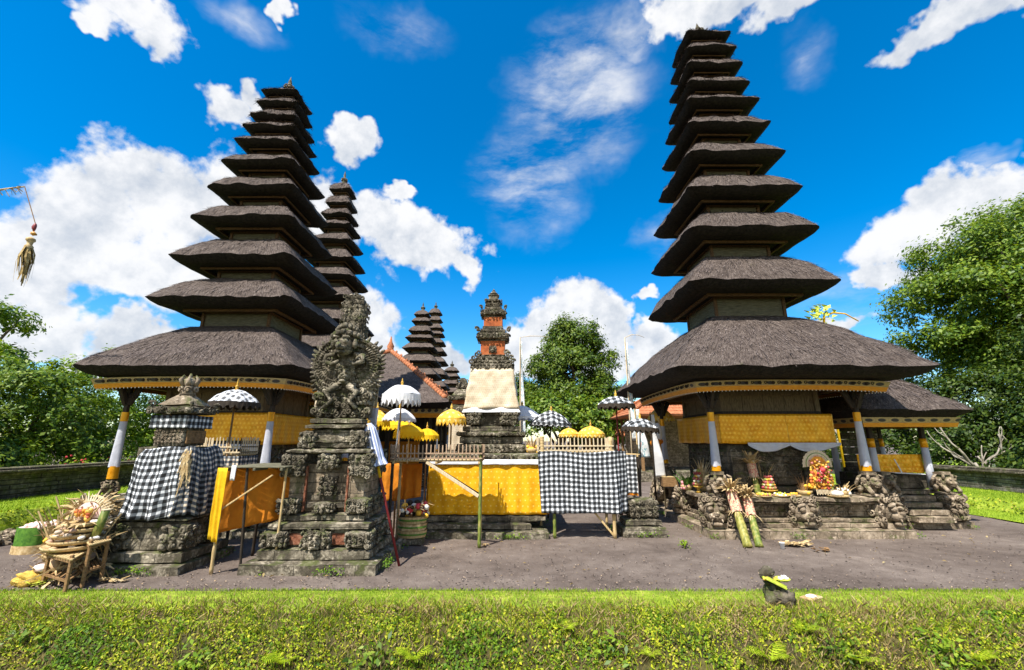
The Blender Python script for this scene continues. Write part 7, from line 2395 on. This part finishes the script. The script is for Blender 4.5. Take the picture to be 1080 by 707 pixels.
# ------------------------------------------------------------------ offering stone on the verge
def verge_stone():
    b = gnd(818, 636); b.z = bank_z(b.y)
    root = thing('offering_stone', 'small dark stone marker with a palm leaf offering, standing on the grass verge', 'offering stone', b)
    mb = MB(); mb.blob((.02, .03, .10), (.12, .10, .16), 20, 15, None, .6, 3); mb.blob((.11, -.05, .06), (.11, .08, .11), 18, 14, None, .7, 5); mb.blob((-.06, -.04, .05), (.07, .07, .08), 14, 10, None, .6, 9)
    mb.stone(-.12, .12, -.06, .10, .20, .25, .05, .02, 3); mb.build('rock', M_STONE_D, root, smooth=True)
    mb = MB(); mb.blob((-.04, .05, .33), (.10, .06, .08), 12, 9, Matrix.Rotation(-.5, 3, 'Y'), .3, 9); mb.build('coconut_husk', M_STONE, root, smooth=True)
    mb = MB()
    Rt = Matrix.Rotation(.45, 3, 'Y')
    mb.box((.0, -.02, .24), (.26, .16, .025), Rt, .004); mb.box((.0, -.085, .255), (.25, .012, .04), Rt); mb.box((-.01, .05, .256), (.25, .012, .04), Rt)
    mb.build('palm_leaf_tray', M_LIME, root)
    mb = MB(); rr = random.Random(4)
    mb.lathe([(0, 0), (.08, 0), (.10, .02), (.085, .025), (0, .008)], (.10, -.03, .27), 14); mb.build('leaf_bowl', M_LIME, root)
    mb = MB()
    for k in range(14): mb.blob((.10 + rr.uniform(-.06, .06), -.04 + rr.uniform(-.05, .05), .29 + rr.uniform(0, .02)), .018, 6, 4)
    mb.build('white_petals', M_WHITE_FL, root, smooth=True)
    mb = MB()
    for k in range(8): mb.blob((-.06 + rr.uniform(-.06, .06), -.03 + rr.uniform(-.05, .05), .28 + rr.uniform(-.01, .03)), .02, 6, 4)
    mb.build('orange_petals', M_YELLOW_FL, root, smooth=True)
    c = gnd(856, 633); c.z = bank_z(c.y)
    root = thing('leaf_tray', 'single pointed palm leaf tray with white rice lying on the grass verge', 'offering tray', c)
    mb = MB(); mb.box((0, 0, .03), (.26, .15, .02), Matrix.Rotation(.5, 3, 'Z'), .004); mb.build('tray', M_STRAW, root)
    mb = MB(); mb.blob((0, 0, .045), (.07, .045, .018), 10, 6, None, .3, 3); mb.build('rice', M_WHITE_FL, root, smooth=True)
verge_stone()

# ------------------------------------------------------------------ trees
def tree(label, x, y, H, ells, n_clump, per, leaf, mat, trunk_r=.25, seed=1, name='broadleaf_tree', group=None, trunk_top=None, clump=.55, flat=.75, limbs=9, z0=0.0):
    root = thing(name, label, 'tree', (x, y, z0), 0, group)
    rs = np.random.RandomState(seed); rr = random.Random(seed)
    tt = trunk_top or H * .45
    mb = MB()
    pts = [V(0, 0, -.1)]; rad = [trunk_r * 1.4]
    for k in range(1, 7):
        pts.append(V(rr.uniform(-.12, .12) * trunk_r * 3, rr.uniform(-.12, .12) * trunk_r * 3, tt * k / 6)); rad.append(trunk_r * lerp(1.0, .6, k / 6))
    mb.tube(pts, rad, 9)
    W = np.array([e[3] * e[4] + e[4] * e[5] for e in ells]); W = W / W.sum()
    for q in range(limbs):
        e = ells[rs.choice(len(ells), p=W)]
        d = rs.normal(size=3); d[2] = abs(d[2]) * .5; d /= np.linalg.norm(d)
        tip = V(e[0] + d[0] * e[3] * .8, e[1] + d[1] * e[4] * .8, e[2] + d[2] * e[5] * .7)
        s = pts[rr.randint(3, 6)]
        m1 = s.lerp(tip, .4) + V(rr.uniform(-.3, .3), rr.uniform(-.3, .3), rr.uniform(-.1, .5)) * (tip - s).length * .2
        mb.tube([s, m1, s.lerp(tip, .75) + V(0, 0, .1), tip], [trunk_r * .45, trunk_r * .3, trunk_r * .18, trunk_r * .06], 6)
    mb.build('trunk', M_BARK, root, smooth=True)
    idx = rs.choice(len(ells), size=n_clump, p=W)
    E = np.array(ells)[idx]
    d = rs.normal(size=(n_clump, 3)); d /= np.linalg.norm(d, axis=1, keepdims=True)
    low = d[:, 2] < -.35
    d[low, 2] *= -.6
    rf = rs.uniform(.62, 1.06, size=(n_clump, 1))
    cc = E[:, :3] + d * E[:, 3:6] * rf
    lump = np.array([noise.noise(V(*(c * .55)) + V(seed, 0, 0)) for c in cc])
    keep = lump > -.34
    cc, d = cc[keep], d[keep]
    n2 = len(cc)
    cs = clump * rs.uniform(.55, 1.3, size=n2)
    k = per
    off = rs.normal(size=(n2, k, 3)) * np.array([.55, .55, .55 * flat]) * cs[:, None, None]
    cen = cc[:, None, :] + off
    nor = d[:, None, :] * .55 + off / (cs[:, None, None] + 1e-6) * .35 + rs.normal(size=(n2, k, 3)) * .38 + np.array([0, 0, .45])
    cen = cen.reshape(-1, 3); nor = nor.reshape(-1, 3)
    L = leaf * rs.uniform(.6, 1.35, size=len(cen))
    ax = rs.normal(size=cen.shape) + np.array([0, 0, -.7])
    q = leaf_quads(cen, nor, L, L * rs.uniform(.38, .6, size=len(L)), rs, .12, ax)
    np_quads('crown', q, mat, root)
    return root

# the round dense tree at centre
c = at(605, 470, 33.0)
tree('tall rounded dark green tree at centre, behind the gold parasols', c.x, 33.0, 11.5, [(0, 0, 4.5, 3.5, 3.2, 3.3), (.2, 0, 7.2, 3.3, 3.0, 2.6), (.1, 0, 9.4, 2.1, 2.1, 2.0), (-2.6, .5, 3.6, 1.9, 1.8, 2.6), (2.3, -.6, 4.2, 2.2, 1.8, 2.8)], 760, 84, .23, M_LEAF_MID, .4, 3, clump=.52)
tree('lower light green tree in front of the rounded central tree', c.x - 1.5, 29.0, 5.0, [(0, 0, 3.2, 2.3, 1.8, 2.0), (2.6, 0, 2.8, 2.2, 1.8, 1.9)], 260, 55, .26, M_LEAF, .22, 13, clump=.5)
tree('dim low tree at the left flank of the rounded central tree', c.x - 3.9, 36.0, 7.0, [(0, 0, 4.4, 1.9, 1.8, 2.9), (-1.4, 0, 3.4, 1.6, 1.6, 2.2)], 190, 55, .30, M_LEAF_DK, .25, 14, clump=.55)
tree('far bush between the tall banner and the right shrine eave', 7.6, 36.0, 5.0, [(0, 0, 2.6, 3.0, 2.0, 2.3)], 180, 55, .30, M_LEAF_BR, .2, 15, clump=.6)
tree('far bush seen under the left eave of the right shrine', 12.5, 34.0, 5.0, [(0, 0, 2.6, 3.4, 2.0, 2.5)], 180, 55, .30, M_LEAF_BR, .2, 16, clump=.6)

# hedge trees beyond the left wall
G = 'leafy trees beyond the left wall'
LT = [(-17.6, 13.2, 4.2, 'bushy tree at the left edge of the picture, nearest beyond the left wall', M_LEAF, 21, 2.0, 0),
      (-18.2, 16.8, 5.2, 'dense tree beyond the left wall, second from the picture edge', M_LEAF, 22, 2.5, 0),
      (-19.6, 21.0, 6.2, 'brighter green tree beyond the left wall, third from the picture edge', M_LEAF_BR, 23, 2.8, 0),
      (-17.8, 24.5, 5.4, 'tree beyond the left wall just left of the orange and white post', M_LEAF_BR, 24, 2.5, 0),
      (-18.0, 30.0, 6.2, 'tree beyond the left wall behind the orange and white post', M_LEAF_BR, 25, 3.0, 0),
      (-17.5, 37.0, 6.6, 'farthest tree beyond the left wall, under the eave of the left shrine', M_LEAF, 26, 3.2, 0)]
for (x, y, h, lab, m, sd, rr_, _) in LT:
    tree(lab, x, y, h, [(0, 0, h * .42, rr_ * 1.0, rr_ * 1.1, h * .46), (.3, -.4, h * .70, rr_ * .72, rr_ * .8, h * .30), (.9, .3, h * .25, rr_ * .9, rr_, h * .28)], 340, 84, .155, m, .2, sd, group=G, clump=.38)
tree('taller loose tree with open branches rising at the far left edge', -24.5, 19.5, 8.8, [(0, 0, 7.4, 1.9, 1.7, .8), (-1.5, .5, 6.0, 2.0, 1.5, 1.0), (1.0, 0, 5.4, 1.5, 1.2, .8)], 110, 46, .24, M_LEAF, .18, 28, clump=.42, trunk_top=5.5)
tree('thin leggy tree above the hedge at far left', -20.5, 16.4, 6.2, [(0, 0, 5.2, 1.0, 1.0, .7), (.5, 0, 4.4, .9, .9, .5)], 46, 36, .18, M_LEAF_BR, .09, 29, clump=.34, trunk_top=4.6)

# large tree and undergrowth on the right
tree('huge spreading tree with bright leaf masses at the right edge', 26.0, 20.5, 14.5, [(0, .5, 6.0, 4.5, 3.5, 2.5), (4.0, .5, 6.0, 4.5, 3.5, 3.5), (-2.2, 0, 5.4, 2.6, 2.4, 1.6), (-.5, 0, 10.8, 4.4, 4.2, 2.6), (-3.3, 0, 8.7, 3.3, 3.0, 1.9), (2.8, .5, 12.2, 4.2, 4.0, 2.6), (3.5, 0, 9.0, 4.2, 4.0, 2.6), (-1.6, -1.2, 7.4, 3.4, 2.6, 1.7), (-4.9, .5, 6.6, 1.7, 1.8, .9)], 1500, 115, .19, M_LEAF, .55, 31, clump=.56, trunk_top=7, limbs=14)
G = 'dark undergrowth trees beyond the right wall'
for (x, y, h, lab, sd, rr_, m) in [(21.0, 16.2, 4.6, 'dark leafy undergrowth tree at the right edge of the picture, behind the low wall', 41, 2.3, M_LEAF_DK), (21.0, 20.0, 5.2, 'dark undergrowth tree behind the pale bare branches', 42, 2.5, M_LEAF_DK), (21.6, 24.5, 6.0, 'dark undergrowth tree right of the small pavilion roof', 43, 2.9, M_LEAF_DK),
                                   (19.6, 29.5, 5.2, 'undergrowth tree behind the small pavilion posts', 44, 2.7, M_LEAF), (22.6, 17.2, 7.4, 'tall dark undergrowth tree below the huge spreading tree', 45, 3.0, M_LEAF_DK), (18.0, 37.0, 5.6, 'far undergrowth tree seen between the two right shrine buildings', 46, 3.0, M_LEAF)]:
    tree(lab, x, y, h, [(0, 0, h * .42, rr_, rr_ * 1.1, h * .46), (-.3, -.3, h * .72, rr_ * .75, rr_ * .8, h * .28), (-.8, 0, h * .25, rr_ * .9, rr_, h * .27)], 320, 80, .165, m, .2, sd, group=G, clump=.42)
def bare_tree():
    x, y = 18.0, 17.4
    root = thing('bare_tree', 'leafless pale branched tree before the dark undergrowth at right', 'tree', (x, y, 0))
    rr = random.Random(5)
    mb = MB()
    def br(p, d, L, r, depth):
        pts = [p]; q = p; dd = d.copy()
        for k in range(4):
            dd = (dd + V(rr.uniform(-.35, .35), rr.uniform(-.3, .3), rr.uniform(-.15, .3))).normalized()
            q = q + dd * L / 4; pts.append(q)
        mb.tube(pts, [lerp(r, r * .6, k / 4) for k in range(5)], 6)
        if depth:
            for k in range(rr.choice((2, 3))):
                br(pts[rr.choice((2, 3, 4))], (dd + V(rr.uniform(-.9, .9), rr.uniform(-.6, .6), rr.uniform(-.1, .7))).normalized(), L * .72, r * .58, depth - 1)
    br(V(0, 0, 0), V(-.15, 0, 1), 1.2, .08, 2); br(V(0, 0, .8), V(-.9, -.2, .6), 1.3, .06, 2); br(V(0, 0, 1.0), V(.5, -.3, .9), .9, .06, 2)
    mb.build('trunk', M_BARK_PALE, root, smooth=True)
bare_tree()
def frangipani():
    x, y = 17.6, 24.0
    root = thing('frangipani_tree', 'pale branched frangipani with sparse yellow green leaves above the small pavilion roof', 'tree', (x, y, 0))
    rr = random.Random(15); rs = np.random.RandomState(15)
    mb = MB(); tips = []
    def br(p, d, L, r, depth):
        e = p + d * L
        mb.tube([p, p.lerp(e, .5) + V(rr.uniform(-.1, .1), rr.uniform(-.1, .1), .06), e], [r, r * .85, r * .75], 6)
        if depth == 0: tips.append(e); return
        for k in range(3):
            a = rr.uniform(0, 6.28)
            br(e, (d * .7 + V(math.cos(a) * .8, math.sin(a) * .8, rr.uniform(.1, .6))).normalized(), L * .74, r * .68, depth - 1)
    br(V(0, 0, 0), V(0, 0, 1), 1.7, .14, 4)
    mb.build('trunk', M_BARK_PALE, root, smooth=True)
    cen = np.array([tuple(t) for t in tips for _ in range(16)]) + rs.normal(size=(len(tips) * 16, 3)) * .16
    L = rs.uniform(.16, .3, len(cen))
    np_quads('crown', leaf_quads(cen, rs.normal(size=cen.shape) * .5 + [0, 0, .8], L, L * .35, rs), M_FERN, root)
frangipani()

# small shrubs at the wall feet
def shrub(label, x, y, z, r, n, leaf, mat, seed, cat='shrub', flowers=None):
    root = thing('low_shrub', label, cat, (x, y, z))
    rs = np.random.RandomState(seed); rr = random.Random(seed)
    mb = MB()
    for k in range(7):
        a = rr.uniform(0, 6.28); mb.tube([(0, 0, 0), (math.cos(a) * r * .3, math.sin(a) * r * .3, r * .7), (math.cos(a) * r * .7, math.sin(a) * r * .7, r * 1.2)], [.02, .014, .006], 5)
    mb.build('stems', M_BARK, root)
    cen = rs.normal(size=(n, 3)) * [r * .45, r * .45, r * .35] + [0, 0, r * .8]
    cen[:, 2] = np.abs(cen[:, 2])
    L = leaf * rs.uniform(.6, 1.3, n)
    np_quads('foliage', leaf_quads(cen, rs.normal(size=(n, 3)) * .5 + [0, -.3, .8], L, L * .5, rs), mat, root)
    if flowers:
        mb = MB()
        for k in range(8): mb.blob((rr.uniform(-.6, .6) * r, rr.uniform(-.6, .2) * r, r * rr.uniform(.9, 1.6)), .04, 6, 4)
        mb.build('flowers', flowers, root)
shrub('bright shrub growing against the right boundary wall beside the small pavilion', 16.4, 18.6, .3, .55, 500, .16, M_LEAF_BR, 3)
for k, (px, py) in enumerate(((58, 489), (86, 489))):
    p = at(px, py, 17.5 + k)
    shrub(('red flowered shrub peeping over the left wall, left of the pair', 'red flowered shrub peeping over the left wall, right of the pair')[k], -15.3, 16.2 + k * 1.6, .5, .62, 420, .14, M_LEAF_BR, 5 + k, flowers=M_RED)
shrub('dark green low plant at the foot of the right shrine step', 3.3, 9.05, 0, .10, 60, .06, M_LEAF_BR, 9, 'plant')

# ferns and taller weeds on the bank
def fern(label, px, py, Y, n, L, seed, group=None, mat=None):
    y = Y
    p = at(px, py, y); x = p.x
    root = thing('fern', label, 'fern', (x, y, bank_z(y) + bank_wob(x, y) + .03), 0, group)
    rr = random.Random(seed)
    for k in range(n):
        a = rr.uniform(0, 6.28); l = L * rr.uniform(.65, 1.15)
        d = V(math.cos(a), math.sin(a) * .9 - .35, 0).normalized()
        mb = MB(); P = []
        for i in range(15):
            t = i / 14
            P.append(d * l * t * .85 + V(0, 0, l * (1.0 * t - .75 * t * t)))
        s = V(-d.y, d.x, 0)
        for i in range(1, 14):
            t = i / 14; w = l * .24 * math.sin(min(1, t * 1.15 + .1) * math.pi) ** .7 + .006
            for sg in (-1, 1):
                e = P[i] + s * sg * w + (P[i] - P[i - 1]).normalized() * w * .55 - V(0, 0, w * .25)
                dd = (P[i + 1] - P[i]) * .42
                mb.quad(P[i] - dd * .5, P[i] + dd * .9, e + dd * .3, e)
        for i in range(14): mb.quad(P[i] - s * .003, P[i] + s * .003, P[i + 1] + s * .002, P[i + 1] - s * .002)
        mb.build('frond', mat or M_FERN, root)
    return root
FERNS = [(850, 672, 'yellow green fern just below the offering stone'), (905, 688, 'fern low on the bank at the right of the offering stone'), (812, 690, 'fern at the bottom edge below the offering stone'),
         (596, 662, 'small bright fern in the middle of the bank'), (437, 690, 'fern at the bottom of the bank left of the middle'), (300, 688, 'fern near the bottom under the carved throne shrine'), (685, 690, 'fern at the bottom of the bank, right of the middle'), (1030, 690, 'fern at the bottom right corner of the bank')]
for k, (px, py, lab) in enumerate(FERNS):
    fern(lab, px, py, 5.75 if py < 675 else 5.55, 8, .22 + .07 * (k % 3), 60 + k, 'ferns on the moat bank')
# broad dark weeds
def weed(label, px, Y, h, n, seed, mat):
    p = at(px, 660, Y)
    root = thing('leafy_weed', label, 'weed', (p.x, Y, bank_z(Y) + bank_wob(p.x, Y)), 0, 'taller weeds on the moat bank')
    rs = np.random.RandomState(seed)
    cen = rs.normal(size=(n, 3)) * [.13, .08, .10] + [0, 0, h * .5]
    L = rs.uniform(.05, .11, n)
    np_quads('leaves', leaf_quads(cen, rs.normal(size=(n, 3)) * .5 + [0, -.6, .7], L, L * .42, rs), mat, root)
    mb = MB(); mb.tube([(0, 0, 0), (0, 0, h * .7)], [.008, .004], 5); mb.build('stem', M_GREEN_LF, root)
for k, (px, Y, lab) in enumerate([(25, 5.6, 'glossy dark weed at the left end of the bank'), (215, 5.5, 'broad leaved green weed under the left stone shrine'), (395, 5.5, 'dark green weed on the bank below the carved throne'), (640, 5.55, 'green weed on the bank below the checkered altar'), (885, 5.6, 'dark weed clump between the right ferns'), (1000, 5.55, 'leafy weed on the bank near the right end')]):
    weed(lab, px, Y, .22, 70, 80 + k, M_LEAF_BR if k % 2 else M_LEAF)
